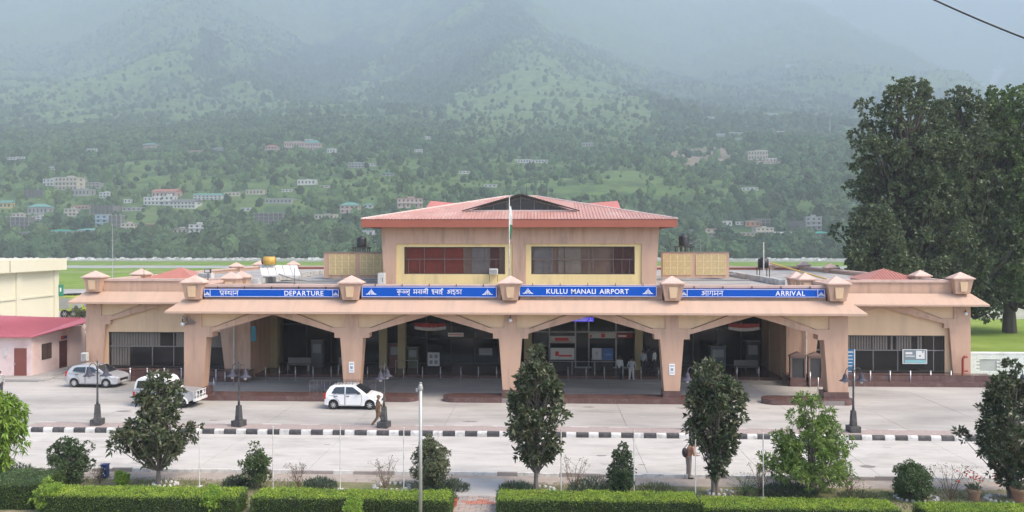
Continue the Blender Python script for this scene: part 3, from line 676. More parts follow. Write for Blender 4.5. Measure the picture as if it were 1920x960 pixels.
# front wall is built round the two window bays
cw = cb.build('central_block_core', M['pink'], T)
def zy(py): return at(975, py, CY).z
wins = (((743, 962), (758, 947), (463, 514)), ((986, 1203), (996, 1190), (462, 514)))
for k, (yel, win, (py0, py1)) in enumerate(wins):
    X0, X1 = xat(yel[0], CY-.2), xat(yel[1], CY-.2); w0, w1 = xat(win[0], CY-.2), xat(win[1], CY-.2); z0, z1 = zy(py1), zy(py0)
    zt = zy(457); Y0 = CY-.35; Y1 = CY+.25
    MB().prism([(X0, zb), (w0, zb), (w0, z0), (w1, z0), (w1, zb), (X1, zb), (X1, zt), (X0, zt)], Y0+.12, Y1).build('yellow_surround', M['yellow'], T) if False else None
    s = MB()
    s.box(X0, w0, Y0+.12, Y1, zb, zt); s.box(w1, X1, Y0+.12, Y1, zb, zt); s.box(w0, w1, Y0+.12, Y1, zb, z0); s.box(w0, w1, Y0+.12, Y1, z1, zt)
    s.build('yellow_surround', M['yellow'], T)
    gy = Y0+.24
    rb = MB().box(w0, w1, Y1-.02, Y1+.02, z0, z1).build('window_backing', M['dark'], T)  # dark sheet standing in for the unlit room behind the glass
    f = MB(); f.box(w0, w1, gy-.04, gy+.04, z1-.06, z1); f.box(w0, w1, gy-.04, gy+.04, z0, z0+.06); f.box(w0, w0+.06, gy-.04, gy+.04, z0, z1); f.box(w1-.06, w1, gy-.04, gy+.04, z0, z1)
    W = f.build('window', M['frame'], T)
    zm = zy(486)
    MB().box(w0+.06, w1-.06, gy-.03, gy+.03, zm-.03, zm+.03).build('transom', mat('mid_frame', (0.13,0.085,0.075), .5), W)
    ups = ([796, 834, 871, 883, 912] if k == 0 else [1036, 1060, 1104, 1112, 1150])
    xs = [w0+.06]+[xat(p, gy) for p in ups]+[w1-.06]
    for x in xs[1:-1]: MB().box(x-.025, x+.025, gy-.032, gy+.032, z0+.06, z1-.06).build('mullion', MATS['mid_frame'], W)
    for p in ((766, 787, 930) if k == 0 else (1005, 1022, 1166, 1180)):
        x = xat(p, gy); MB().box(x-.02, x+.02, gy-.034, gy+.034, z0+.06, zm-.03).build('mullion', MATS['mid_frame'], W)
    for j in range(len(xs)-1):
        for q0, q1 in ((z0+.06, zm-.03), (zm+.03, z1-.06)): MB().box(xs[j]+.02, xs[j+1]-.02, gy-.006, gy+.006, q0, q1).build('pane', glass('clear_glass', (0.03,0.028,0.03), .08, .28), W)
    cms = {'r': mat('red_curtain', (0.52,0.085,0.05), .8, var=.3, scale=1.2), 'g': mat('grey_curtain', (0.5,0.45,0.43), .8, var=.2), 'w': mat('brown_curtain', (0.22,0.07,0.06), .8), 't': mat('tan_curtain', (0.6,0.5,0.4), .8, var=.15)}
    for (p0, p1, c) in (((762, 830, 'r'), (831, 868, 'r'), (885, 918, 'g'), (919, 936, 'w')) if k == 0 else ((1047, 1058, 't'), (1061, 1089, 't'), (1150, 1168, 'w'), (1169, 1187, 'w'), (1000, 1036, 'g'))):
        q0, q1 = xat(p0, gy), xat(p1, gy); cu = MB(); nn = max(3, int((q1-q0)/.1)); dxx = (q1-q0)/nn
        for i in range(nn): cu.box(q0+i*dxx, q0+(i+1)*dxx, gy+.16+(.03 if i % 2 else 0), gy+.19+(.03 if i % 2 else 0), z0+.05, z1-.05)
        cu.build('curtain', cms[c], W)
X0a, X1a = xat(743, CY-.2), xat(962, CY-.2); X0b, X1b = xat(986, CY-.2), xat(1203, CY-.2); zt = zy(457)
lx0, lx1 = x0, x1
MB().prism([(lx0+.25, zb), (X0a, zb), (X0a, zt), (lx0+.08, zt)], CY-.35, CY+.24).build('central_pier', M['pink'], T)
MB().box(X1a, X0b, CY-.35, CY+.24, zb, zt).build('central_pier', M['pink'], T)
MB().prism([(X1b, zb), (lx1-.25, zb), (lx1-.08, zt), (X1b, zt)], CY-.35, CY+.24).build('central_pier', M['pink'], T)
MB().prism([(lx0+.08, zt), (lx1-.08, zt), (lx1, ztop), (lx0, ztop)], CY-.35, CY+.24).build('central_frieze', M['pink'], T)
# roof
EX0, EX1, EY0, EY1 = xat(677, 58.7), xat(1270, 58.7), 58.7, 77.5
ze, zr = 11.86, 14.02; ry = 68.0; rx0, rx1 = CX-1.5, CX+1.2
fa = MB(); h = .6
fa.box(EX0, EX1, EY0, EY0+.12, ze-h, ze-.02); fa.box(EX0, EX1, EY1-.12, EY1, ze-h, ze-.02); fa.box(EX0, EX0+.12, EY0+.12, EY1-.12, ze-h, ze-.02); fa.box(EX1-.12, EX1, EY0+.12, EY1-.12, ze-h, ze-.02)
RF = MB().add([(EX0,EY0,ze),(EX1,EY0,ze),(EX1,EY1,ze),(EX0,EY1,ze),(rx0,ry,zr),(rx1,ry,zr),(EX0,EY0,ze-.05),(EX1,EY0,ze-.05),(EX1,EY1,ze-.05),(EX0,EY1,ze-.05)],
    [(0,1,5,4),(1,2,5),(2,3,4,5),(3,0,4),(6,9,8,7),(0,6,7,1),(1,7,8,2),(2,8,9,3),(3,9,6,0)]).build('roof', M['roof'], T)
fa.build('fascia', M['fascia'], RF)
MB().add([(EX0+.12,EY0+.12,ze-h+.03),(EX1-.12,EY0+.12,ze-h+.03),(x1,CY-.35,ztop),(x0,CY-.35,ztop)], [(0,1,2,3),(3,2,1,0)]).build('soffit', M['fascia'], RF)
sl_y = (zr-ze)/(ry-EY0)
rib = MB(); x = EX0+.1
while x < EX1:      # standing ribs of the metal sheets, each running up to the hip
    yt = ry if rx0 <= x <= rx1 else (EY0+(ry-EY0)*((x-EX0)/(rx0-EX0) if x < rx0 else (EX1-x)/(EX1-rx1)))
    segs = [(EY0-.03, yt)]
    gx = abs(x-CX); 
    if gx < 4.15: segs = [(EY0-.03, 61.55)]+([(65.9, yt)] if yt > 65.9 else [])
    for q0, q1 in segs:
        if q1-q0 > .1:
            za, zb2 = ze+(q0-EY0)*sl_y, ze+(q1-EY0)*sl_y
            rib.add([(x-.06,q0,za),(x+.06,q0,za),(x+.06,q1,zb2),(x-.06,q1,zb2),(x-.03,q0,za+.05),(x+.03,q0,za+.05),(x+.03,q1,zb2+.05),(x-.03,q1,zb2+.05)], [(0,3,2,1),(4,5,6,7),(0,1,5,4),(1,2,6,5),(2,3,7,6),(3,0,4,7)])
    x += .245
rib.build('sheet_rib', M['roof'], RF, kind='stuff')
hp = MB(); hm_ = mat('ridge_flashing', (0.62,0.5,0.47), .4)
for p, q in (((EX0,EY0,ze),(rx0,ry,zr)), ((EX1,EY0,ze),(rx1,ry,zr)), ((rx0,ry,zr),(rx1,ry,zr)), ((EX0,EY1,ze),(rx0,ry,zr)), ((EX1,EY1,ze),(rx1,ry,zr))): hp.cyl((p[0],p[1],p[2]+.03), (q[0],q[1],q[2]+.03), .07, .07, 6)
hp.build('hip_flashing', hm_, RF)
for x in (EX0+.05, EX1-.3, rx1-.9): MB().cyl((x,EY0+.1 if x != rx1-.9 else ry,ze+.0 if x != rx1-.9 else zr), (x,EY0+.1 if x != rx1-.9 else ry,(ze if x != rx1-.9 else zr)+1.0), .02, .01, 5).build('lightning_rod', M['frame'], RF)
# gablet
gy_, hw, gz0, gz1 = 61.6, 4.15, ze+(61.6-EY0)*sl_y+.02, 13.78
gyb = EY0+(gz1-ze)/sl_y
g = MB().add([(CX-hw,gy_,gz0),(CX+hw,gy_,gz0),(CX,gy_,gz1)], [(0,1,2)]).build('gable_glass', glass('gable_glass', (0.03,0.035,0.045), .1, .9), RF)
gr_ = MB(); ov = .35
for s in (-1, 1):
    vs = [(CX,gy_-ov,gz1+.1),(CX+s*(hw+.35),gy_-ov,gz0-.02),(CX,gyb+.2,gz1+.1)]
    gr_.add(vs, [(0,1,2),(2,1,0)])
gr_.build('gable_roof', M['roof'], RF)
fr = MB()
for s in (-1, 1):
    fr.cyl((CX+s*(hw+.35),gy_-ov,gz0-.0), (CX,gy_-ov,gz1+.06), .06, .06, 4)
fr.build('barge_board', M['frame'], RF)
for i in range(-3, 4):
    x = CX+i*1.05; z = gz1-(abs(i*1.05)/hw)*(gz1-gz0); 
    MB().box(x-.025, x+.025, gy_-.06, gy_-.02, gz0, z).build('gable_mullion', mat('grey_frame', (0.16,0.15,0.15), .5), RF)
MB().box(CX-hw, CX+hw, gy_-.12, gy_-.02, gz0-.05, gz0+.08).build('gable_sill', hm_, RF)
# raised rear roof wings seen behind the hips
for s, pxo, pxi in ((-1, 807, 862), (1, 1158, 1096)):
    ya = 80; o = at(pxo, 376.5, ya); i_ = at(pxi, 381.5, ya); e = at(793 if s < 0 else 1168, 395, 77.5)
    MB().add([(o.x,ya,o.z),(i_.x,ya,i_.z),(i_.x,ya-9,11.2),(e.x,ya-9,11.0),(o.x,ya+8,11.2),(i_.x,ya+8,11.2),(e.x-0*s,ya+8,11.0)], [(0,1,2,3),(0,4,5,1),(0,3,6,4),(3,2,1,0),(1,5,4,0),(4,6,3,0)]).build('rear_roof', mat('rear_roof_sheet', 'b56f66', .5, var=.08), T)
# solar-screen walls of pierced blocks on both sides
def ring_block():
    m = MB(); s = .30
    m.box(-s, s, .03, .07, -s, s, 1)
    m.box(-s, s, 0, .03, s-.035, s); m.box(-s, s, 0, .03, -s, -s+.035); m.box(-s, -s+.035, 0, .03, -s+.035, s-.035); m.box(s-.035, s, 0, .03, -s+.035, s-.035)
    for r0, r1 in ((.2, .24), (.08, .12)):
        n = 12
        for i in range(n):
            a0, a1 = 2*math.pi*i/n, 2*math.pi*(i+1)/n
            p = [(math.cos(a0)*r0, math.sin(a0)*r0), (math.cos(a1)*r0, math.sin(a1)*r0), (math.cos(a1)*r1, math.sin(a1)*r1), (math.cos(a0)*r1, math.sin(a0)*r1)]
            m.prism(p, 0, .032)
    return m
rbm = ring_block().mesh('screen_block', [mat('screen_yellow', 'dccda2', .85, var=.06, island=.06, dirt=((0.4,0.3,0.2), .3, 1.0)), mat('screen_recess_shade', 'c4a978', .9, var=.1)])  # darker brown back plate paints the shade behind the rings
SY = 68.0
for px0, px1, cols in ((607, 720, ((617, 666), (675, 726))), (1240, 1367, ((1243, 1297), (1305, 1361)))):
    a, b = at(px0, 521, SY), at(px1, 474, SY)
    sw = MB().box(a.x, b.x, SY-.0, SY+.25, a.z, b.z).build('screen_wall', M['pink'], T)
    MB().box(a.x-.02, b.x+.02, SY-.05, SY+.3, b.z, b.z+.07).build('coping', mat('dark_coping', (0.25,0.2,0.17), .9), sw)
    for c0, c1 in cols:
        p, q = at(c0, 515, SY), at(c1, 477, SY); nc = 4
        cell = (q.x-p.x)/nc; ch_ = (q.z-p.z)/3
        for i in range(nc):
            for j in range(3):
                obj('screen_block', rbm, sw, (p.x+(i+.5)*cell-TX, SY-.06-51, p.z+(j+.5)*ch_), scale=(cell/.6*.985, 1, ch_/.6*.985))
    s = -1 if px0 < 900 else 1
    xx = a.x if s < 0 else b.x
    MB().box(min(xx, xx-s*.25), max(xx, xx-s*.25), SY+.25, SY+6, a.z, b.z).build('screen_return', M['pink'], sw)
# rows of concrete blocks dividing the roof decks
bk = [MB().box(-.21, .21, -.46, .46, 0, .42).mesh('roof_block', mat('lime_block', (0.46,0.46,0.45), .95, var=.2, scale=2, island=.12, dirt=((0.1,0.1,0.1), .5, 1.2)))]
for X in (-21.9, 17.6):
    for i in range(28):
        obj('roof_block', bk[0], T, (X+rnd.uniform(-.03, .03)-TX, 60.4+i*.98-51, 6.96+rnd.uniform(-.02, .04)), (0, 0, rnd.uniform(-.03, .03)))
# skylight lanterns on the wings
for (cx, cy) in ((-30.9, 67), (27.9, 67)):
    p, q = (2.15, 2.3)
    l = MB().box(cx-p+.25, cx+p-.25, cy-q+.25, cy+q-.25, 6.96, 7.12).build('roof_lantern', M['dark'], T)
    r = MB().pyr(cx, cy, p, q, 7.12, 7.98); 
    L2 = r.build('lantern_roof', mat('lantern_sheet', 'b07468', .45, var=.1), l)
    rb_ = MB()
    for i in range(-8, 9):
        x = cx+i*.25; f = 1-abs(i*.25)/p
        if f > .03:
            rb_.add([(x-.03,cy-q,7.13),(x+.03,cy-q,7.13),(x+.03,cy-q+q*f,7.13+.86*f),(x-.03,cy-q+q*f,7.13+.86*f),(x-.03,cy-q,7.17),(x+.03,cy-q,7.17),(x+.03,cy-q+q*f,7.17+.86*f),(x-.03,cy-q+q*f,7.17+.86*f)], [(4,5,6,7),(0,1,5,4),(1,2,6,5),(3,0,4,7)])
    rb_.build('lantern_rib', MATS['lantern_sheet'], l, kind='stuff')
# roof walls linking front posts with the wing parapets
# ------------------------------------------------------------------ signboards
AA_ = [(.15,1),(.15,0)]
GL = {
 'aa': (.3, [AA_], 1), 'ma': (.75, [[(.17,1),(.17,.34)],[(.17,.34),(.06,.27),(.13,.17),(.24,.25),(.17,.38),(.62,.38)],[(.62,1),(.62,0)]], 1),
 'na': (.65, [[(.5,.52),(.2,.52),(.08,.44),(.14,.34),(.24,.42)],[(.5,1),(.5,0)]], 1),
 'ga': (.66, [[(.2,1),(.2,.42),(.12,.33),(.05,.42)],[(.5,1),(.5,0)]], 1),
 'pra': (.66, [[(.1,1),(.1,.62),(.2,.48),(.35,.45),(.52,.47)],[(.52,1),(.52,0)],[(.5,.34),(.18,.08)]], 1),
 's_': (.5, [[(.14,1),(.3,.88),(.28,.66),(.1,.55),(.34,.12)],[(.26,.5),(.52,.5)]], 1),
 'tha': (.72, [[(.2,.86),(.1,.8),(.12,.95),(.26,.96),(.32,.78),(.14,.62),(.1,.42),(.28,.3),(.58,.36)],[(.58,1),(.58,0)]], 0.4),
 'ku': (.85, [[(.4,1),(.4,0)],[(.4,.62),(.18,.68),(.08,.48),(.2,.32),(.4,.48)],[(.4,.55),(.62,.68),(.74,.5),(.68,.25)],[(.4,0),(.26,-.12),(.34,-.26),(.52,-.22)]], 1),
 'l_': (.5, [[(.44,.62),(.26,.7),(.1,.5),(.2,.25),(.32,.2)],[(.44,.2),(.44,.62),(.5,.68)]], 1),
 'luu': (.85, [[(.7,1),(.7,0)],[(.7,.6),(.55,.7),(.43,.5),(.43,.25)],[(.43,.6),(.25,.7),(.1,.5),(.2,.25),(.3,.2)],[(.7,0),(.5,-.08),(.48,-.2),(.62,-.22),(.78,-.34)]], 1),
 'la': (.85, [[(.7,1),(.7,0)],[(.7,.6),(.55,.7),(.43,.5),(.43,.25)],[(.43,.6),(.25,.7),(.1,.5),(.2,.25),(.3,.2)]], 1),
 'ii': (.3, [AA_,[(.15,1),(.1,1.24),(-.12,1.3),(-.34,1.12),(-.36,1.0)]], 1),
 'ha': (.62, [[(.35,1),(.35,.86),(.15,.82),(.1,.66),(.3,.6),(.5,.6),(.5,.45),(.3,.36),(.2,.2),(.35,.1),(.5,-.06)]], 1),
 'va': (.7, [[(.55,1),(.55,0)],[(.55,.66),(.25,.7),(.1,.5),(.25,.3),(.45,.36),(.55,.5)]], 1),
 'i': (.62, [[(.35,1),(.35,.86),(.1,.8),(.1,.62),(.42,.55),(.45,.4),(.2,.32),(.15,.15),(.35,.02),(.45,-.1)],[(.35,1),(.28,1.2),(.46,1.3),(.58,1.16)]], 1),
 'a': (.82, [[(.1,.85),(.3,.92),(.36,.72),(.18,.6),(.36,.54),(.4,.3),(.2,.14),(.05,.3)],[(.38,.52),(.7,.52)],[(.7,1),(.7,0)]], 0.5),
 'd_': (.6, [[(.3,1),(.3,.86),(.1,.8),(.08,.62),(.3,.55),(.48,.45),(.45,.2),(.25,.1),(.1,.2)],[(.25,-.04),(.44,-.2)]], 1),
 'da': (.6, [[(.3,1),(.3,.86),(.1,.8),(.08,.62),(.3,.55),(.48,.45),(.45,.2),(.25,.1),(.1,.2)]], 1)}
def stroke(mb, pts, r, y0, y1, S, ox, oz):
    for i in range(len(pts)-1):
        a, b = Vector(pts[i])*S, Vector(pts[i+1])*S; d = (b-a)
        if d.length < 1e-5: continue
        d.normalize(); n = Vector((-d.y, d.x))*r; a = a-d*r*.6; b = b+d*r*.6
        mb.prism([(ox+a.x+n.x, oz+a.y+n.y), (ox+a.x-n.x, oz+a.y-n.y), (ox+b.x-n.x, oz+b.y-n.y), (ox+b.x+n.x, oz+b.y+n.y)], y0+i*.0004, y1)
def hindi(glyphs, x0, x1, y, z, S, m, parent):
    tot = sum(GL[g][0]*S if g != ' ' else .5*S for g in glyphs); k = (x1-x0)/tot; x = x0
    for g in glyphs:
        if g == ' ': x += .5*S*k; continue
        w, st_, hl = GL[g]; mb = MB()
        Sx = S
        for s in st_: stroke(mb, [(p[0]*k, p[1]) for p in s], .065*S, y-.012, y, S, x, z)
        if hl: stroke(mb, [((1-hl)*w*k, 1.0), (w*k, 1.0)], .065*S, y-.013, y, S, x, z)
        mb.build('letter', m, parent); x += w*S*k
def emblem(cx, z, s, y, m, parent):
    e = MB(); Y0, Y1 = y-.012, y
    P = lambda pts: e.prism([(cx+a*s, z+b*s) for a, b in pts], Y0, Y1)
    P([(-.05,.05),(.05,.05),(.05,.75),(0,1.0),(-.05,.75)])
    for q in (1, -1):
        P([(q*.09,.68),(q*.14,.72),(q*.5,.24),(q*.78,.14),(q*.78,.05),(q*.42,.1)])
        P([(q*.1,.42),(q*.1,.56),(q*.34,.1),(q*.34,.03),(q*.24,.03)])
    e.build('emblem', m, parent)
def board(name, label, px0, px1, py0, py1, sq):
    y = 50.98; a, b = at(px0, py1, y), at(px1, py0, y); X0, X1, Z0, Z1 = a.x, b.x, a.z, b.z
    root = wthing(name, label, 'sign', ((X0+X1)/2, y, Z0), group=None)
    MB().box(X0, X1, y, y+.12, Z0, Z1).build('board', M['blue'], root)
    f = MB(); g = .03; t = .025
    f.box(X0+g, X1-g, y-.008, y, Z1-g-t, Z1-g); f.box(X0+g, X1-g, y-.008, y, Z0+g, Z0+g+t); f.box(X0+g, X0+g+t, y-.008, y, Z0+g+t, Z1-g-t); f.box(X1-g-t, X1-g, y-.008, y, Z0+g+t, Z1-g-t)
    if sq:
        for x in (X0+sq, X1-sq): f.box(x-.015, x+.015, y-.008, y, Z0+g+t, Z1-g-t)
    f.build('border_line', M['signw'], root)
    for i in range(5):
        x = X0+(i+.5)*(X1-X0)/5; MB().box(x-.02, x+.02, y+.03, y+.12, Z1, Z1+.16).build('bracket', M['frame'], root)
    return root, X0, X1, Z0, Z1, y-.001
W_ = M['signw']
r, X0, X1, Z0, Z1, y = board('departure_sign', 'long blue sign reading DEPARTURE on the leftmost porch bay', 382, 636, 542, 557, .42)
H = Z1-Z0
hindi(['pra', 's_', 'tha', 'aa', 'na'], xat(412, y), xat(447, y), y, Z0+H*.22, H*.52, W_, r); word('DEPARTURE', xat(533, y), xat(606, y), y, Z0+H*.22, H*.80, W_, r, .012, OFF[r.name], .012)
for x in (X0+.23, X1-.23): emblem(x, Z0+H*.2, H*.52, y, W_, r)
r, X0, X1, Z0, Z1, y = board('hindi_name_sign', 'blue sign with the airport name in Hindi script, left of the flagpole', 678, 932, 537.5, 557.5, 0)
H = Z1-Z0
hindi(['ku','l_','luu'], xat(744, y), xat(769, y), y, Z0+H*.32, H*.38, W_, r); hindi(['ma','na','aa','la','ii'], xat(775, y), xat(803, y), y, Z0+H*.32, H*.38, W_, r)
hindi(['ha','va','aa','i'], xat(809, y), xat(831, y), y, Z0+H*.32, H*.38, W_, r); hindi(['a','d_','da','aa'], xat(838, y), xat(866, y), y, Z0+H*.32, H*.38, W_, r)
for p in (696, 914): emblem(xat(p, y), Z0+H*.22, H*.6, y, W_, r)
r, X0, X1, Z0, Z1, y = board('airport_name_sign', 'blue sign reading KULLU MANALI AIRPORT, right of the flagpole', 973, 1232, 536, 556, 0)
H = Z1-Z0
for t_, a, b in (('KULLU', 1024, 1064), ('MANALI', 1071, 1117), ('AIRPORT', 1124, 1179)): word(t_, xat(a, y), xat(b, y), y, Z0+H*.27, H*.62, W_, r, .012, OFF[r.name], .012)
for p in (990, 1215): emblem(xat(p, y), Z0+H*.22, H*.6, y, W_, r)
r, X0, X1, Z0, Z1, y = board('arrival_sign', 'long blue sign reading ARRIVAL on the rightmost porch bay', 1275, 1547, 542, 557.5, .45)
H = Z1-Z0
hindi(['a','aa','ga','ma','na'], xat(1315, y), xat(1356, y), y, Z0+H*.22, H*.52, W_, r); word('ARRIVAL', xat(1454, y), xat(1509, y), y, Z0+H*.22, H*.80, W_, r, .012, OFF[r.name], .012)
for x in (X0+.24, X1-.24): emblem(x, Z0+H*.2, H*.52, y, W_, r)
# ------------------------------------------------------------------ hall contents
def flat_sign(name, label, cat, px0, px1, py0, py1, y, c, marks=(), em=0):
    a, b = at(px0, py1, y), at(px1, py0, y); root = wthing(name, label, cat, ((a.x+b.x)/2, y, a.z))
    MB().box(a.x, b.x, y-.02, y+.04, a.z, b.z).build('board', mat('fs_'+name+str(c), c, .6, var=.06, emit=em), root)
    for (u0, u1, v0, v1, cc) in marks:
        MB().box(a.x+(b.x-a.x)*u0, a.x+(b.x-a.x)*u1, y-.028, y-.021, a.z+(b.z-a.z)*v0, a.z+(b.z-a.z)*v1).build('printed_mark', mat('pm_'+str(cc), cc, .6, var=.0), root)
    return root
RED, WHT, GRY = (.55,.03,.03), (.75,.75,.73), (.3,.32,.35)
flat_sign('hanging_sign', 'lit blue direction sign with white arrow hanging under the third arch', 'sign', 1074, 1113, 595, 603, 52.6, (.05,.04,.42), ((.06,.72,.55,.7,WHT), (.06,.66,.25,.38,WHT), (.84,.87,.2,.8,WHT), (.79,.92,.2,.35,WHT)), em=.6)
flat_sign('airline_banner', 'pale airline fascia with red lettering over the left counter, third bay', 'banner', 1031, 1078, 630, 643, 63.35, (.45,.43,.42), ((.2,.75,.3,.75,RED), (.1,.9,.1,.2,(.2,.05,.05))))
flat_sign('airline_banner', 'pale fascia with a red bird mark over the right counter, third bay', 'banner', 1105, 1154, 624, 634, 63.35, (.5,.49,.47), ((.45,.6,.15,.85,RED), (.02,.1,.2,.6,RED)))
flat_sign('airline_banner', 'dark red fascia at the right end of the third bay counters', 'banner', 1156, 1187, 625, 634, 63.35, (.3,.03,.03), ((.1,.6,.3,.6,WHT),))
def counter(label, px0, px1, c, marks):
    y = 62.2; a, b = at(px0, 686, y), at(px1, 660, y); root = wthing('ticket_counter', label, 'counter', ((a.x+b.x)/2, y, .2), 'ticket counters in the hall')
    MB().box(a.x, b.x, y, y+.7, .2, 1.0).build('base', M['dark'], root); MB().box(a.x-.03, b.x+.03, y-.05, y+.72, 1.0, 1.05).build('counter_top', MATS['grey_frame'], root)
    MB().box(a.x, b.x, y-.04, y-.0, 1.06, 1.95).build('front_board', mat('cb_'+str(c), c, .5), root)
    for (u0, u1, v0, v1, cc) in marks: MB().box(a.x+(b.x-a.x)*u0, a.x+(b.x-a.x)*u1, y-.05, y-.041, 1.06+.89*v0, 1.06+.89*v1).build('printed_mark', mat('pm_'+str(cc), cc, .6, var=0), root)
counter('ticket counter with pale board and red bird mark, leftmost of the third bay', 1032, 1077, (.5,.49,.47), ((.2,.35,.3,.7,RED), (.35,.9,.25,.4,RED)))
counter('ticket counter with grey board and small round mark, middle of the third bay', 1110, 1128, (.45,.45,.46), ((.35,.65,.4,.7,GRY),))
counter('ticket counter with plain blue board, third bay', 1129, 1150, (.05,.12,.3), ((.3,.8,.4,.5,(.2,.35,.6)),))
flat_sign('poster_stand', 'framed pale poster with four dark pictures standing in the second bay', 'poster', 802, 824, 661, 686, 61, (.42,.42,.42), ((.15,.42,.58,.85,(.15,.15,.17)), (.58,.85,.58,.85,(.15,.15,.17)), (.15,.42,.15,.42,(.15,.15,.17)), (.58,.85,.15,.42,(.15,.15,.17))))
flat_sign('notice_board', 'white lettered board hanging high in the second bay', 'sign', 840, 869, 624, 631, 60, (.6,.58,.55), ((.08,.92,.4,.6,RED),))
flat_sign('info_panel', 'grey screen board at right of the second bay', 'sign', 898, 923, 653, 666, 62, (.2,.2,.21), ((.1,.9,.2,.3,GRY),))
flat_sign('teal_poster', 'tall blue poster on the left recess wall, first bay', 'poster', 471, 480, 612, 640, 58.0, (.04,.2,.28), ())
flat_sign('glass_poster', 'white and teal poster with animal picture stuck on the right wing window', 'poster', 1692, 1738, 655, 682, 58.85, (.2,.24,.26), ((.0,1,.0,.04,WHT),(.0,1,.96,1,WHT),(0,.03,.04,.96,WHT),(.97,1,.04,.96,WHT),(.55,.9,.35,.9,WHT),(.68,.74,.5,.6,(.03,.03,.03)),(.8,.85,.75,.9,(.03,.03,.03)),(.1,.95,.06,.26,(.25,.5,.52)),(.12,.4,.66,.8,WHT),(.12,.5,.5,.56,WHT)))
flat_sign('tall_blue_poster', 'tall blue information poster with white lines at left edge of right wing window', 'poster', 1586, 1603, 655, 697, 58.85, (.03,.16,.32), ((.9,1,0,1,WHT),(.1,.8,.86,.9,WHT),(.1,.7,.7,.73,WHT),(.1,.75,.55,.58,WHT),(.1,.7,.4,.43,WHT),(.1,.7,.25,.28,WHT),(0,1,0,.03,WHT)))
def drape(label, px0, px1, py, y):
    a, b = at(px0, py, y), at(px1, py, y); root = wthing('festoon_banner', label, 'banner', ((a.x+b.x)/2, y, a.z-.6))
    for k, c in enumerate(((.2,.018,.018), (.3,.29,.28), (.4,.03,.03))):  # cloth colours darkened for the shade they hang in
        if k == 2: continue
        m = MB(); n = 14; 
        for i in range(n):
            u0, u1 = i/n, (i+1)/n; X0_, X1_ = a.x+(b.x-a.x)*u0, a.x+(b.x-a.x)*u1
            s0, s1 = math.sin(math.pi*u0), math.sin(math.pi*u1); t = a.z-k*.22
            m.add([(X0_,y-.02*(i % 2),t-.02-.1*s0*k),(X1_,y-.02*((i+1) % 2),t-.02-.1*s1*k),(X1_,y-.02*((i+1) % 2),t-.22-.12*s1),(X0_,y-.02*(i % 2),t-.22-.12*s0)], [(0,1,2,3),(3,2,1,0)])
        m.build('cloth_band', mat('cb%d' % k, c, .8), root)
drape('red and white cloth festoon hanging in the second bay', 777, 836, 605, 55)
drape('red and white cloth festoon hanging in the fourth bay', 1366, 1424, 606, 56)
for px0, px1, lab in ((742, 783, 'steel queue rail in the second bay'), (1030, 1158, 'long steel queue rail before the third bay counters')):
    a, b = at(px0, 681, 60.5), at(px1, 681, 60.5); root = wthing('queue_rail', lab, 'railing', ((a.x+b.x)/2, 60.5, .2)); MB().cyl((a.x,60.5,1.15), (b.x,60.5,1.15), .025).build('rail', M['steel'], root)
    n = max(1, int((b.x-a.x)/1.4))
    for i in range(n+1): x = a.x+(b.x-a.x)*i/n; MB().cyl((x,60.5,.2), (x,60.5,1.14), .022).build('post', M['steel'], root)
for px, py, lab in ((560, 700, 'dark metal bench inside the first bay'), (1400, 700, 'dark metal bench inside the fourth bay'), (655, 698, 'dark metal bench behind the second pillar')):
    x = xat(px, 61.5); o = thing('metal_bench', lab, 'bench', (x, 61.5, .2), 0, 'benches in the hall')
    MB().box(-.9, .9, -.22, .22, .42, .46).build('seat', MATS['grey_frame'], o); MB().box(-.9, .9, .2, .24, .5, .95).build('backrest', MATS['grey_frame'], o)
    for q in (-.8, .8): MB().box(q-.03, q+.03, -.2, .24, 0, .42).build('leg', M['steel'], o)
for px, w_, h_, c, lab in ((596, .9, 2.1, (.09,.09,.1), 'dark kiosk behind the first bay'), (742, 1.0, 1.9, (.12,.05,.04), 'reddish brown kiosk at the left of the second bay'), (775, .8, 1.6, (.1,.1,.07), 'olive cabinet beside the reddish kiosk'), (950, .9, 2.0, (.06,.06,.08), 'dark cabinet at the right of the second bay'), (1345, 1.2, 1.8, (.08,.1,.13), 'blue grey kiosk behind the fourth bay'), (1410, 1.0, 2.2, (.05,.05,.05), 'black kiosk in the fourth bay')):
    x = xat(px, 63.2); o = thing('hall_kiosk', lab, 'kiosk', (x, 63.2, .2), 0, 'kiosks in the hall')
    MB().box(-w_/2, w_/2, -.3, .3, 0, h_).build('cabinet', mat('kiosk'+str(px), c, .6, var=.2), o, bevel=.02); MB().box(-w_*.35, w_*.35, -.32, -.301, h_*.55, h_*.88).build('panel', mat('kiosk_panel', (.22,.23,.24), .4), o); MB().box(-w_/2-.05, w_/2+.05, -.35, .35, h_, h_+.06).build('top', MATS['grey_frame'], o)
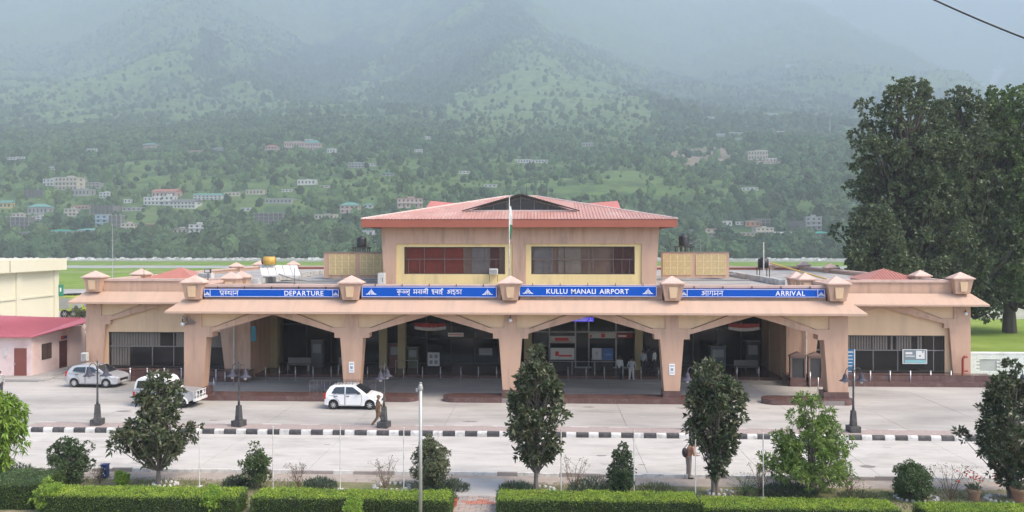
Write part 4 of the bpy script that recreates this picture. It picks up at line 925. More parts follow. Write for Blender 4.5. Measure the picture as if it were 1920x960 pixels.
# gabled stone notice cabinets at the right end of the hall
for i, (p0, p1) in enumerate(((1482, 1512), (1516, 1543))):
    y = 57.0; a, b = at(p0, 720, y), at(p1, 665, y); x0_, x1_ = a.x, b.x; cx_ = (x0_+x1_)/2
    root = wthing('notice_cabinet', ['brown gabled notice cabinet, left one of the pair by the arrival pilaster', 'brown gabled notice cabinet, right one of the pair by the arrival pilaster'][i], 'notice board', (cx_, y, 0), 'gabled notice cabinets')
    MB().box(x0_, x1_, y, y+.35, 0, .62).build('base', M['granite'], root)
    s = MB(); s.box(x0_, x0_+.12, y, y+.35, .62, 2.15); s.box(x1_-.12, x1_, y, y+.35, .62, 2.15); s.box(x0_+.12, x1_-.12, y, y+.35, 2.0, 2.15); s.build('surround', mat('brown_stone', (0.2,0.13,0.11), .7), root)
    MB().prism([(x0_-.12,2.15),(x1_+.12,2.15),(cx_,2.45)], y-.06, y+.4).build('gable_top', MATS['brown_stone'], root)
    MB().box(x0_+.12, x1_-.12, y+.1, y+.16, .62, 2.0).build('pane', mat('slate_panel', (0.05,0.05,0.055), .3), root)
# ------------------------------------------------------------------ bollards
bm_post = MB().cyl((0,0,0), (0,0,.98), .038, n=10).mesh('post', M['steel'], True); bm_ball = MB().ball((0,0,1.02), .062).mesh('ball', mat('bright_ball', (0.8,0.8,0.8), .25, metal=.4), True)
bm_foot = MB().lathe([(.1,0),(.1,.02),(.045,.04)]).mesh('foot_plate', M['steel'])
def bollard(px, py, ball, label, group):
    g = G(px, py); zt = 0
    o = thing('bollard', label, 'bollard', (g.x, g.y, zt), 0, group)
    obj('post', bm_post, o); obj('foot_plate', bm_foot, o)
    if ball: obj('ball', bm_ball, o, (0, 0, 0))
LW = 'steel bollard in the row before the left wing window'; RW = 'steel bollard in the row before the right wing window'
ORD = ['first', 'second', 'third', 'fourth', 'fifth', 'sixth', 'seventh', 'eighth']
for i, px in enumerate((244, 276, 308, 340)): bollard(px, 717.5, 1, ORD[i]+' from left of the ball-topped bollards before the left wing window', 'bollards before the left wing')
for i, px in enumerate((1632, 1669, 1707, 1745, 1783)): bollard(px, 723.5, 1, ORD[i]+' from left of the ball-topped bollards before the right wing window', 'bollards before the right wing')
for px, py, lab in ((405, 721, 'ball-topped bollard just right of the leftmost pillar'), (438, 720, 'ball-topped bollard in front of the left pilaster downpipe'), (1519, 726, 'ball-topped bollard before the right notice cabinet'), (1602, 726, 'ball-topped bollard behind the lamp by the rightmost pillar')): bollard(px, py, 1, lab, 'ball-topped bollards near the end pillars')
hp_ = {1: ('plain steel post in the row across the first bay', (469, 498, 524, 554, 587, 621)), 2: ('plain steel post in the row across the second bay', (689, 724, 757, 792, 826, 864, 897, 931)), 3: ('plain steel post in the row across the third bay', (1030, 1065, 1099, 1133, 1168, 1202, 1235)), 4: ('plain steel post in the row across the fourth bay', (1312, 1347, 1382, 1423, 1464))}
for k, (lab, xs) in hp_.items():
    for i, px in enumerate(xs): bollard(px, 712.5, 0, ORD[i]+' from left, '+lab, 'steel posts across the porch')
for px, py, lab in ((401, 735, 'thin barrier post beside the leftmost pillar'), (422, 722.5, 'short thin barrier post left of the pilaster'), (1483, 719, 'thin steel post at the corner of the notice cabinets'), (1534, 735, 'thin barrier post beside the rightmost pillar')): bollard(px, py, 0, lab, 'barrier posts by the end pillars')
# ------------------------------------------------------------------ lamp posts
def lamp(px, py, rz, label):
    g = G(px, py); L = thing('lamp_post', label, 'street lamp', (g.x, 42.6, .24), rz, 'black lamp posts along the median')
    MB().box(-.29, .29, -.29, .29, 0, .32).build('base_block', M['black'], L, bevel=.02); MB().frus(0, 0, .15, .15, .32, .11, .11, 1.12).build('pedestal', M['black'], L, bevel=.015)
    MB().lathe([(.07,1.12),(.055,1.4),(.045,2.4),(.04,3.05),(.075,3.08),(.075,3.12),(.04,3.16),(.03,3.34),(.055,3.4),(.02,3.48),(.005,3.56)], n=10).build('pole', M['black'], L, smooth=True)
    for s in (-1, 1):
        pts = [(s*(.04+.2-.2*math.cos(a)), 0, 3.05+.3*math.sin(a)) for a in [math.pi*i/7*1.0 for i in range(8)]]
        ar = MB().tube(pts, .02, 6).build('arm', M['black'], L)
        MB().lathe([(.31,2.66),(.27,2.69),(.15,2.76),(.12,2.86),(.1,2.97),(.05,3.03),(.03,3.07)], (s*.44,0,0), 14).build('bell_shade', mat('shade_metal', (0.055,0.055,0.075), .65, var=.15, spec=.25), ar, smooth=True)
        MB().lathe([(.05,2.52),(.08,2.58),(.08,2.66),(.05,2.72)], (s*.44,0,0), 10).build('bulb', mat('lamp_glass', (0.5,0.5,0.5), .2), ar, smooth=True)
for px, py, rz, lab in ((186, 803, 0.15, 'leftmost black twin-shade lamp, in front of the silver hatchback'), (451, 805, -.35, 'black twin-shade lamp near the leftmost porch pillar'), (723, 806, 1.35, 'black twin-shade lamp beside the walking guard in camouflage'), (1300, 810, .2, 'black lamp mostly hidden by the magnolia near the fourth pillar'), (1592, 813, .1, 'black twin-shade lamp at the rightmost pillar'), (1893, 816, .3, 'black lamp behind the rightmost magnolia')): lamp(px, py, rz, lab)
# ------------------------------------------------------------------ things on the roof
pole = thing('flagpole', 'tall white flagpole with a limp tricolour flag at the centre of the facade', 'flagpole', (xat(955, 51.9), 51.9, 6.9))
MB().cyl((0,0,0), (0,0,6.1), .045, .028, 8).build('pole', M['white'], pole, smooth=True); MB().ball((0,0,6.15), .06).build('finial', M['white'], pole)
fl_ = MB(); n = 9
for i in range(n):
    z0, z1 = 5.6-i*.24, 5.6-(i+1)*.24; w0 = .05+.09*math.sin(math.pi*min(1, (i+.2)/n)); w1 = .05+.09*math.sin(math.pi*min(1, (i+1.2)/n)); a, b = .03*math.sin(i*1.3), .03*math.sin((i+1)*1.3)
    mi = 0 if i < 3 else (1 if i < 5 else 2)
    for y in (-.02, .03): fl_.add([(.03,y,z0),(.03+w0+.03,y+a,z0),(.03+w1+.03,y+b,z1),(.03,y,z1)], [(0,1,2,3),(3,2,1,0)], mi)
fl_.build('flag', [mat('flag_white', (.7,.7,.68), .8), mat('flag_pale', (.7,.68,.6), .8), mat('flag_green', (.03,.16,.07), .8)], pole)
def tank(px, pyb, y, r, h, label):
    g = at(px, pyb, y); T_ = thing('water_tank', label, 'water tank', (g.x, y, g.z), 0, 'black rooftop water tanks')
    MB().lathe([(r,0),(r*1.03,.02),(r,.1),(r*1.03,h*.33),(r,h*.36),(r*1.03,h*.66),(r,h*.7),(r*.98,h*.82),(r*.6,h*.94),(r*.3,h*.96),(r*.3,h*1.03),(.01,h*1.05)], (0,0,0), 16).build('tank_body', mat('black_plastic', (0.018,0.018,0.02), .45), T_, smooth=True)
    s = MB(); s.box(-r*1.9, r*1.9, -r, r, -.12, -.02)
    for x in (-r*1.5, -r*.5, r*.5, r*1.5): s.box(x-.04, x+.04, -r, -r+.08, -.55, -.12); s.box(x-.04, x+.04, r-.08, r, -.55, -.12)
    s.build('stand', M['frame'], T_); MB().tube([(r,0,.2),(r+.3,0,.2),(r+.7,0,.55),(r+1.0,0,.5),(r+1.0,0,-.5)], .03).build('pipe', mat('grey_pipe', (.25,.25,.25), .5), T_)
tank(678, 463, 69.5, .42, .95, 'black water tank on the left screen wall'); tank(1282, 461, 69.5, .42, 1.0, 'black water tank on the right screen wall')
tw = thing('tank_tower', 'small black tank on a steel frame tower on the right wing roof', 'water tank', (at(1431, 514, 70).x, 70, 6.96))
MB().lathe([(.45,1.0),(.47,1.4),(.45,1.75),(.1,1.9)], n=14).build('tank_body', MATS['black_plastic'], tw, smooth=True); s = MB()
for x in (-.42, .42):
    for y in (-.42, .42): s.box(x-.03, x+.03, y-.03, y+.03, 0, 1.0)
s.box(-.5, .5, -.5, .5, .94, 1.0); s.build('stand', M['frame'], tw); MB().cyl((-.1,-.5,0), (-.1,-.5,3.2), .05).build('vent_pipe', M['white'], tw); MB().cyl((.5,-.4,1.4), (4,-4,.2), .07).build('sloping_pipe', mat('ochre_pipe', (.5,.33,.1), .6), tw)
# solar water heater
g = at(507, 497, 63); sh = thing('solar_water_heater', 'rooftop solar heater with yellow barrel tank and tilted white collectors', 'solar heater', (g.x, 63, 6.96))
zb_ = g.z-6.96
MB().cyl((-.55,.0,zb_+.35), (.35,0,zb_+.35), .33, .33, 16).build('barrel', mat('ochre_barrel', (.55,.33,.06), .5, dirt=((.2,.1,.05), .5, 2)), sh, smooth=True); MB().cyl((-.62,0,zb_+.35), (-.5,0,zb_+.35), .335, .335, 16).build('barrel_end', M['black'], sh)
s = MB(); [s.box(x-.03, x+.03, y-.03, y+.03, 0, zb_+.1) for x in (-.5, .3) for y in (-.25, .25)]; s.build('stand', M['steel'], sh)
for i in range(5):
    x = -1.0+i*.62
    MB().add([(x,.3,zb_-.02),(x+.57,.3,zb_-.02),(x+1.45,-1.6,zb_-.75),(x+.88,-1.6,zb_-.75),(x,.3,zb_-.1),(x+.57,.3,zb_-.1),(x+1.45,-1.6,zb_-.83),(x+.88,-1.6,zb_-.83)], [(3,2,1,0),(4,5,6,7),(3,7,6,2),(0,4,7,3),(1,2,6,5),(0,1,5,4)]).build('collector', mat('collector_white', (.62,.62,.6), .3), sh)
# air conditioners, camera, mast, cabinet
def ac(px, py, y, w, h, label, d=.5):
    g = at(px, py, y); o = thing('air_conditioner', label, 'air conditioner', (g.x, y, g.z)); MB().box(-w/2, w/2, -d, 0, 0, h).build('casing', M['white'], o, bevel=.015)
    gr = MB(); n = 7
    for i in range(n): gr.box(-w/2+.05, w/2-.05, -d-.012, -d, .06+i*(h-.12)/n, .06+(i+.45)*(h-.12)/n)
    gr.build('grille', mat('ac_grille', (.2,.2,.19), .6), o); return o
o = ac(926, 514, 59.7, .62, .42, 'window air conditioner low in the left upper window'); s = MB(); [s.box(x-.015, x+.015, -.48, -.45, -.55, 0) for x in (-.3, .3)]; s.build('bracket', M['frame'], o)
ac(162, 676, 58.5, .42, .62, 'white air conditioner unit at the left corner of the left wing', .35); ac(322, 513.5, 63, .9, .7, 'white cooling unit beside the left lantern roof')if False else None
o = ac(389, 524, 62, 1.1, .55, 'grey cooling unit on the left roof behind the first cap', .6)
cb_ = at(716, 531, 58.9); o = thing('metal_cabinet', 'grey metal cabinet standing at the left foot of the central block', 'cabinet', (cb_.x, 58.9, 6.93)); MB().box(-.25, .25, -.3, .3, 0, .95).build('casing', mat('grey_enamel', (.5,.49,.47), .5), o, bevel=.01); MB().box(.08, .12, -.32, -.3, .3, .6).build('handle', M['frame'], o)
for px, pyt, y, lab in ((211, 421, 62, 'tall thin radio mast rising from the left wing roof'),):
    g = at(px, pyt, y); o = thing('radio_mast', lab, 'mast', (g.x, y, 6.9)); MB().cyl((0,0,0), (0,0,g.z-6.9), .035, .02, 6).build('pole', mat('mast_grey', (.35,.35,.36), .5), o); MB().box(-.12, .12, -.02, .02, g.z-8.2, g.z-8.16).build('crossbar', MATS['mast_grey'], o)
def cctv(px, py, y, label):
    g = at(px, py, y); o = thing('security_camera', label, 'camera', (g.x, y, g.z)); MB().cyl((0,0,.12), (0,-.16,.12), .03).build('arm', M['frame'], o); MB().cyl((0,-.2,.1), (0,-.2,.3), .04).build('stem', M['frame'], o); MB().ball((0,-.2,0), .13, 10).build('dome', mat('cam_white', (.7,.7,.7), .3), o, smooth=True)
cctv(957, 600, 51.08, 'white security camera on the centre pillar'); cctv(1808, 588, 58.55, 'white security camera at the right wing corner'); cctv(345, 607, 51.08, 'security camera beside the bundle of wires on the leftmost pillar')
def fld(px, py, y, lab):
    g = at(px, py, y); o = thing('flood_light', lab, 'flood light', (g.x, y, 6.96)); h = g.z-6.96; MB().cyl((0,0,0), (0,0,h), .03).build('pole', M['frame'], o); MB().box(-.22, .22, -.12, .06, h, h+.3).build('lamp_head', M['frame'], o); MB().box(-.17, .17, -.13, -.12, h+.05, h+.25).build('pane', mat('lamp_glass', (0.5,0.5,0.5), .2), o)
fld(390, 512, 56, 'black flood light on a pole behind the leftmost cap')
for px, y, h in ((1755, 58.9, .9), (1761, 59.1, .6), (270, 62, .7), (552, 60, .8)): 
    g = at(px, 500, y); o = thing('roof_rod', {1755: 'thin dark rod standing on the right wing parapet', 1761: 'short dark rod beside the taller one on the right wing parapet', 270: 'thin rod on the left wing roof edge', 552: 'bent wire rod on the roof beside the collectors'}[px], 'rod', (g.x, y, 7.0)); MB().cyl((0,0,0), (0,0,h+.4), .02).build('rod', M['frame'], o); MB().box(-.1, .1, -.1, .1, 0, .05).build('foot', M['frame'], o)
for px in (437, 1513):
    x = xat(px, 58.3); MB().cyl((x,58.45,.3), (x,58.45,5.9), .055).build('downpipe', M['white'], T)
# pipes across the roof deck and cable over the forecourt
o = wthing('roof_pipe', 'grey pipes lying across the left roof deck', 'pipe', (-15, 64, 7)); MB().tube([(-20.5,61,7.7),(-19.5,61.2,7.35),(-18,61.5,7.1),(-9,62,7.1)], .07).build('pipe', MATS['grey_pipe'], o); MB().tube([(-21,63,7.08),(-10,66.5,7.08)], .05).build('pipe', MATS['grey_pipe'], o)
o = wthing('roof_pipe', 'pipe on trestles across the right roof deck', 'pipe', (12, 64, 7)); MB().tube([(9.5,65,7.1),(16.5,65,7.1)], .06).build('pipe', MATS['grey_pipe'], o); MB().tube([(13,70,7.3),(17,72,7.3)], .06).build('pipe', MATS['grey_pipe'], o)
o = wthing('red_water_pipe', 'bent red fire pipe standing against the right wing corner', 'pipe', (at(1808, 700, 58).x, 58.2, .75)); g = OFF[o.name]
MB().tube([(g.x,g.y,.75),(g.x,g.y,1.85),(g.x+.12,g.y,2.0),(g.x+.3,g.y,2.0)], .09, 8).build('pipe', mat('red_pipe', (.3,.05,.04), .5), o); MB().cyl((g.x-.02,g.y,1.0), (g.x+.35,g.y,1.0), .07).build('valve', MATS['red_pipe'], o)
a, b = Vector((12.2, 20.0, 16.35)), at(2100, 134, 15); a = at(1660, -45, 22); b = at(2060, 121, 20)
o = wthing('overhead_cable', 'black overhead cable crossing the top right corner of the sky', 'cable', tuple((a+b)/2)); pts = []
for i in range(17):
    t = i/16; p = a.lerp(b, t); p.z -= .25*4*t*(1-t)*.5; pts.append(p)
MB().tube(pts, .022, 6).build('cable', mat('cable_black', (.02,.02,.025), .5), o)
wr = wthing('wire_bundle', 'tangled grey wires under the eave of the leftmost pillar', 'wires', tuple(at(352, 600, 50.95)))
for i in range(7):
    p = at(344+rnd.uniform(-4, 12), 592, 50.98); MB().tube([p, p+Vector((rnd.uniform(-.2, .3), -.05, -.2)), p+Vector((rnd.uniform(-.1, .5), -.04, -.45)), p+Vector((rnd.uniform(-.3, .3), 0, -.6))], .018, 5).build('wire', mat('wire_grey', (.15,.14,.14), .6), wr)
# ------------------------------------------------------------------ vehicles
tyre = mat('tyre_rubber', (0.02,0.02,0.02), .85); rimm = mat('rim_silver', (0.55,0.55,0.56), .35, metal=.6); trim = mat('black_trim', (0.025,0.025,0.028), .5)
cgl = mat('car_glass', (0.02,0.024,0.028), .06, var=.3, spec=.9); lampm = mat('headlight_glass', (0.62,0.63,0.65), .1); redl = mat('tail_light', (0.4,0.02,0.02), .2); under = mat('underbody', (0.012,0.012,0.012), .9)
def wheel(root, x, y, r, side, wdt=.17, spokes=8, rm=None):
    rm = rm or rimm
    w = MB(); prof = [(r*.62,-wdt/2),(r*.93,-wdt/2),(r,-wdt/2+.03),(r,wdt/2-.03),(r*.93,wdt/2),(r*.62,wdt/2)]
    w.lathe(prof, (0,0,0), 24); w.xf(Matrix.Translation((x, y, r)) @ Matrix.Rotation(R(90), 4, 'X'))
    W = w.build('wheel', tyre, root, smooth=False)
    m = MB(); s = side; m.lathe([(r*.63,-.03),(r*.63,.03)], (0,0,0), 20)
    m.lathe([(r*.17,.0),(r*.17,.06)], (0,0,0), 10)
    for i in range(spokes):
        a = 2*math.pi*i/spokes; c, s2 = math.cos(a), math.sin(a); n = Vector((-s2, c, 0))*r*.085; p0 = Vector((c, s2, 0))*r*.12; p1 = Vector((c, s2, 0))*r*.62
        m.add([p0+n+Vector((0,0,.03)), p0-n+Vector((0,0,.03)), p1-n+Vector((0,0,.03)), p1+n+Vector((0,0,.03)), p0+n+Vector((0,0,.062)), p0-n+Vector((0,0,.062)), p1-n+Vector((0,0,.05)), p1+n+Vector((0,0,.05))], [(4,5,6,7),(0,1,5,4),(1,2,6,5),(2,3,7,6),(3,0,4,7)])
    m.xf(Matrix.Translation((x, y+s*(wdt/2-.045), r)) @ Matrix.Rotation(R(-90)*s, 4, 'X'))
    m.build('rim', rm, W)
    return W
def arch(cx, r, z0, n=9): return [(cx-r*math.cos(math.pi*i/(n-1)), max(z0, .29+r*math.sin(math.pi*i/(n-1))) if 0 < i < n-1 else z0) for i in range(n)]
def plan(x, L, w, k=.10, e=.55):
    "half width in plan, drawn in at both ends"
    t = 0
    if x < e: t = ((e-x)/e)**2
    if x > L-e: t = max(t, ((x-(L-e))/e)**2*1.3)
    return w*(1-k*t)
def hull(outl, L, w, tumble=0.0, zb=0.9, k=.1):
    n = len(outl); vs = []
    a = sum(outl[i][0]*outl[(i+1) % n][1]-outl[(i+1) % n][0]*outl[i][1] for i in range(n))
    if a < 0: outl = outl[::-1]
    for s in (-1, 1):
        for x, z in outl: vs.append((x, s*(plan(x, L, w, k)-max(0, z-zb)*tumble), z))
    fs = [tuple(range(n)), tuple(range(2*n-1, n-1, -1))]+[(i, n+i, n+(i+1) % n, (i+1) % n) for i in range(n)]
    return MB().add(vs, fs)
def car(name, label, loc, rz, P, paint, roofm=None):
    L, w, r = P['L'], P['w'], P['r']; C0 = thing(name, label, 'car', loc, rz); D = Matrix.Translation((-L/2, 0, 0)); fx, rx = P['fx'], P['rx']; ra = r+.055
    lower = [(x, z) for x, z in P['tail']]+arch(rx, ra, P['sill'])+arch(fx, ra, P['sill'])+[(x, z) for x, z in P['nose']]+P['top'][::-1]
    hull(lower, L, w).xf(D).build('body', paint, C0, bevel=.045)
    g = P['cabin']; zb = P['belt']
    hull(g, L, w-.03, P['tumble'], zb-.02, .1).xf(D).build('cabin', roofm or paint, C0, bevel=.05)
    sidew = lambda x, z: plan(x, L, w-.03, .1)-max(0, z-zb+.02)*P['tumble']
    for poly in P['win']:
        for s in (-1, 1):
            n = len(poly); vs = [(x, s*(sidew(x, z)+.012), z) for x, z in poly]; vs += [(x, s*(sidew(x, z)-.03), z) for x, z in poly]
            fs = [tuple(range(n)), tuple(range(n))[::-1]]+[(i, (i+1) % n, n+(i+1) % n, n+i) for i in range(n)]
            MB().add(vs, fs).xf(D).build('side_window', cgl, C0)
    for nm, (xa, za), (xb, zb2) in (('windscreen',)+P['ws'], ('rear_window',)+P['rw']):
        d = Vector((xb-xa, 0, zb2-za)).normalized(); nn = Vector((-d.z, 0, d.x)); nn = nn if (nm == 'windscreen') == (nn.x > 0) else -nn
        ya, yb = sidew(xa, za)-.09, sidew(xb, zb2)-.07
        o_ = nn*.016; vs = [Vector((xa,-ya,za)), Vector((xa,ya,za)), Vector((xb,yb,zb2)), Vector((xb,-yb,zb2))]
        vs = [v+o_ for v in vs]+[v-nn*.02 for v in vs]
        MB().add(vs, [(0,1,2,3),(3,2,1,0),(0,4,5,1),(1,5,6,2),(2,6,7,3),(3,7,4,0)]).xf(D).build(nm, cgl, C0)
    for poly, hx in P['doors']:
        for s in (-1, 1):
            n = len(poly); vs = [(x, s*(plan(x, L, w)+.011), z) for x, z in poly]+[(x, s*(plan(x, L, w)-.02), z) for x, z in poly]
            dr = MB().add(vs, [tuple(range(n)), tuple(range(n))[::-1]]+[(i, (i+1) % n, n+(i+1) % n, n+i) for i in range(n)]).xf(D).build('door', paint, C0)
            MB().box(hx-.09, hx+.09, min(s*(w+.01), s*(w+.035)), max(s*(w+.01), s*(w+.035)), P['belt']-.13, P['belt']-.09).xf(D).build('handle', trim, dr)
            gp = MB(); 
            for i in range(n):
                (xa, za), (xb, zb2) = poly[i], poly[(i+1) % n]; gp.cyl((xa, s*(plan(xa, L, w)+.004), za), (xb, s*(plan(xb, L, w)+.004), zb2), .011, .011, 4)
            gp.xf(D).build('door_seal', trim, dr)
    MB().box(P['rx']-.3, P['fx']+.35, -w+.06, w-.06, .16, .5).xf(D).build('underbody', under, C0)
    for x in (rx, fx):
        for s in (-1, 1):
            wheel(C0, x-L/2, s*(w-.11), r, s, P.get('ww', .17), P.get('sp', 8))
    ysn = plan(L, L, w)
    for s in (-1, 1):
        if P.get('round'):
            MB().lathe([(.13,0),(.13,.04),(.09,.05)], (0,0,0), 14).xf(Matrix.Translation((L/2+.0, s*(ysn-.24), .80)) @ Matrix.Rotation(R(90), 4, 'Y')).build('headlight', lampm, C0)
        else:
            h0, h1, x0 = P['hl']; y0 = s*ysn
            MB().add([(x0,s*(plan(x0,L,w)+.012),h1),(L-.16,s*(plan(L-.1,L,w)-.0),h1-.07),(L+.012,s*(ysn-.22),h0+.06),(L+.01,s*(ysn-.03),h0),(x0+.14,s*(plan(x0,L,w)+.012),h0+.04)], [(0,1,2,3,4),(4,3,2,1,0)]).xf(D).build('headlight', lampm, C0)
        t0, t1 = P['tl']; MB().box(-.012, .14, min(s*(plan(0,L,w)-.14), s*(plan(0,L,w)+.028)), max(s*(plan(0,L,w)-.14), s*(plan(0,L,w)+.028)), t0, t1).xf(D).build('tail_light', redl, C0, bevel=.02)
        xm = P['mx']; MB().box(xm-.06, xm+.06, min(s*w, s*(w+.17)), max(s*w, s*(w+.17)), P['belt']+.02, P['belt']+.16).xf(D).build('mirror', P.get('mm', paint), C0, bevel=.02)
    MB().box(L-.02, L+.015, -ysn*.6, ysn*.6, P['gz'][0], P['gz'][1]).xf(D).build('grille', trim, C0)
    MB().box(L-.02, L+.02, -.26, .26, .36, .46).xf(D).build('number_plate', mat('plate_white', (.7,.7,.68), .5), C0)
    return C0
silver = mat('silver_paint', (0.50,0.50,0.51), .3, var=.03, coat=.6, metal=.3); white_c = mat('white_car_paint', (0.78,0.78,0.78), .3, var=.02, coat=.5); greyp = mat('grey_paint', (0.36,0.36,0.37), .35, var=.05, metal=.3)
alto = dict(L=3.5, w=.745, r=.27, fx=2.83, rx=.6, sill=.22, belt=.93, tumble=.26, ww=.155, sp=7,
  tail=[(0.02,.27)], nose=[(3.42,.22),(3.5,.3)], top=[(0.05,.92),(.6,.94),(1.6,.93),(2.5,.93),(2.75,.92),(3.2,.80),(3.42,.68),(3.5,.52)][:],
  cabin=[(.06,.9),(.16,1.08),(.36,1.36),(.55,1.43),(1.0,1.46),(1.6,1.46),(1.92,1.41),(2.25,1.2),(2.68,.9)],
  win=[[(.50,.97),(.62,1.25),(.74,1.34),(1.28,1.36),(1.28,.96)],[(1.36,.96),(1.36,1.36),(1.78,1.34),(2.30,.98)]], ws=((1.93,1.40),(2.64,.95)), rw=((.34,1.33),(.13,1.02)),
  doors=[([(.98,.3),(.95,.55),(.72,.72),(.62,.93),(1.31,.93),(1.31,.28)], .78),([(1.34,.28),(1.34,.93),(2.32,.93),(2.36,.6),(2.30,.28)], 1.5)], hl=(.56,.72,3.1), tl=(.62,.98), mx=2.18, mm=trim, gz=(.48,.6))
swift = dict(L=3.85, w=.86, r=.31, fx=3.02, rx=.68, sill=.24, belt=1.02, tumble=.27, ww=.18, sp=10,
  tail=[(0.02,.28)], nose=[(3.75,.24),(3.85,.33)], top=[(0.03,.95),(.1,1.02),(.8,1.03),(1.8,1.01),(2.7,.99),(2.95,.99),(3.4,.90),(3.7,.78),(3.85,.6)],
  cabin=[(.1,1.0),(.2,1.2),(.42,1.44),(.65,1.51),(1.2,1.54),(1.8,1.54),(2.15,1.47),(2.5,1.27),(2.95,.99)],
  win=[[(.55,1.12),(.62,1.32),(.8,1.40),(1.48,1.42),(1.48,1.05)],[(1.56,1.05),(1.56,1.43),(2.0,1.41),(2.58,1.06)]], ws=((2.17,1.46),(2.9,1.02)), rw=((.38,1.40),(.16,1.12)),
  doors=[([(1.1,.32),(1.07,.6),(.85,.82),(.8,1.02),(1.5,1.01),(1.5,.30)], .95),([(1.54,.30),(1.54,1.01),(2.6,1.0),(2.64,.6),(2.58,.30)], 1.72)], hl=(.66,.86,3.3), tl=(.75,1.1), mx=2.45, gz=(.45,.62))
gyp = dict(L=3.95, w=.77, r=.34, fx=3.2, rx=.85, sill=.36, belt=1.1, tumble=.12, ww=.2, sp=6, round=True,
  tail=[(0.0,.42)], nose=[(3.9,.5),(3.95,.55)], top=[(0.0,1.08),(1.2,1.1),(2.5,1.09),(2.62,1.10),(3.6,1.04),(3.92,1.0),(3.95,.9)],
  cabin=[(.02,1.06),(.06,1.4),(.2,1.68),(.45,1.82),(1.3,1.88),(1.95,1.86),(2.15,1.76),(2.55,1.08)],
  win=[[(.22,1.16),(.3,1.6),(1.1,1.66),(1.1,1.16)],[(1.2,1.16),(1.2,1.68),(1.98,1.66),(2.32,1.16)]], ws=((2.16,1.70),(2.5,1.16)), rw=((.1,1.5),(.03,1.2)),
  doors=[([(1.4,.42),(1.4,1.08),(2.4,1.07),(2.4,.7),(2.25,.42)], 1.55)], hl=(.7,.9,3.6), tl=(.7,.95), mx=2.35, mm=trim, gz=(.66,.95))
g = G(660, 768.5); A_ = car('hatchback_car', 'small white hatchback with black roof rack parked by the second pillar', (g.x, g.y+.75, 0.004), R(-1), alto, white_c)
rk_ = MB()
for y in (-.45, .45): rk_.cyl((-1.05,y,1.6), (.25,y,1.6), .014, .014, 6); rk_.cyl((-1.05,y,1.52), (.25,y,1.52), .014, .014, 6)
for x in (-1.05, -.85, -.65, -.45, -.25, -.05, .25): rk_.cyl((x,-.45,1.53), (x,.45,1.53), .013, .013, 6); rk_.cyl((x,-.45,1.44), (x,-.45,1.6), .012, .012, 6); rk_.cyl((x,.45,1.44), (x,.45,1.6), .012, .012, 6)
rk_.build('roof_rack', trim, A_)
g = G(172, 727); car('hatchback_car', 'silver hatchback parked in front of the left wing', (g.x, g.y+.8, 0.004), R(-3), swift, silver)
g = G(306, 765); J = car('jeep', 'silver jeep with white hard top behind the leftmost magnolia', (g.x, g.y+.8, 0.004), R(-4), gyp, greyp, mat('white_hardtop', (.75,.75,.73), .5, var=.05))
for s in (-1, 1):
    for x in (gyp['fx'], gyp['rx']):
        f = MB(); n = 8
        pts = [(x-gyp['L']/2-(gyp['r']+.09)*math.cos(math.pi*i/n), .29+(gyp['r']+.09)*math.sin(math.pi*i/n)) for i in range(n+1)]; pi_ = [(x-gyp['L']/2-(gyp['r']+.03)*math.cos(math.pi*i/n), .29+(gyp['r']+.03)*math.sin(math.pi*i/n)) for i in range(n+1)]
        f.prism(pts+pi_[::-1], min(s*.74, s*.86), max(s*.74, s*.86)); f.build('fender_flare', mat('flare_white', (.6,.6,.6), .4), J)
gb = MB(); L2 = gyp['L']/2
for y in (-.55, -.2, .2, .55): gb.cyl((L2+.1,y,.5), (L2+.1,y,1.02), .022, .022, 6)
gb.cyl((L2+.1,-.62,1.02), (L2+.1,.62,1.02), .025, .025, 6); gb.cyl((L2+.1,-.62,.75), (L2+.1,.62,.75), .02, .02, 6); gb.build('bull_bar', mat('bar_white', (.65,.65,.65), .4), J)
MB().box(L2-.02, L2+.14, -.74, .74, .42, .56).build('bumper', mat('bar_white', (.65,.65,.65), .4), J)
for y in (-.3, .3): MB().box(-1.95, -1.1, y, y, 1.9, 1.9) if False else None
# fire engine on the apron
g = G(150, 597); FT = thing('fire_engine', 'lime yellow airport fire engine behind the cream building', 'fire engine', (g.x+1.5, g.y+1.3, 0), R(2))
lime = mat('lime_paint', (.50,.62,.02), .4, var=.1); b = MB(); b.box(-4.6, 1.6, -1.25, 1.25, .95, 3.0); b.build('body', lime, FT, bevel=.05)
b = MB().prism([(1.65,.75),(1.65,3.05),(3.3,3.05),(3.9,1.9),(4.0,.75)], -1.25, 1.25).build('cab', lime, FT, bevel=.05)
for x0, x1 in ((-4.3, -2.9), (-2.7, -1.3), (.2, 1.4)):
    sh_ = MB(); [sh_.box(x0, x1, -1.28, -1.255, 1.3+i*.16, 1.44+i*.16) for i in range(9)]; sh_.build('shutter', mat('alu_shutter', (.45,.46,.47), .4), FT)
for z in (1.15, 2.1, 2.85): MB().box(-4.55, 1.55, -1.275, -1.255, z, z+.05).build('trim_strip', M['white'], FT)
for x in (-3.6, -2.4, 2.4): 
    for s in (-1, 1): wheel(FT, x, s*1.1, .58, s, .35, 6)
b = MB(); [b.box(x, x+rnd.uniform(.3, .8), -1, rnd.uniform(.3, 1), 3.0, 3.0+rnd.uniform(.15, .4)) for x in (-4.3, -3.4, -2.6, -1.6, -.6, .5)]; b.cyl((-1,-.8,3.3), (1.2,-.8,3.5), .09); b.build('roof_gear', trim, FT)
MB().add([(3.34,-1.1,2.98),(3.34,1.1,2.98),(3.9,1.1,1.95),(3.9,-1.1,1.95)], [(0,1,2,3),(3,2,1,0)]).build('windscreen', cgl, FT)
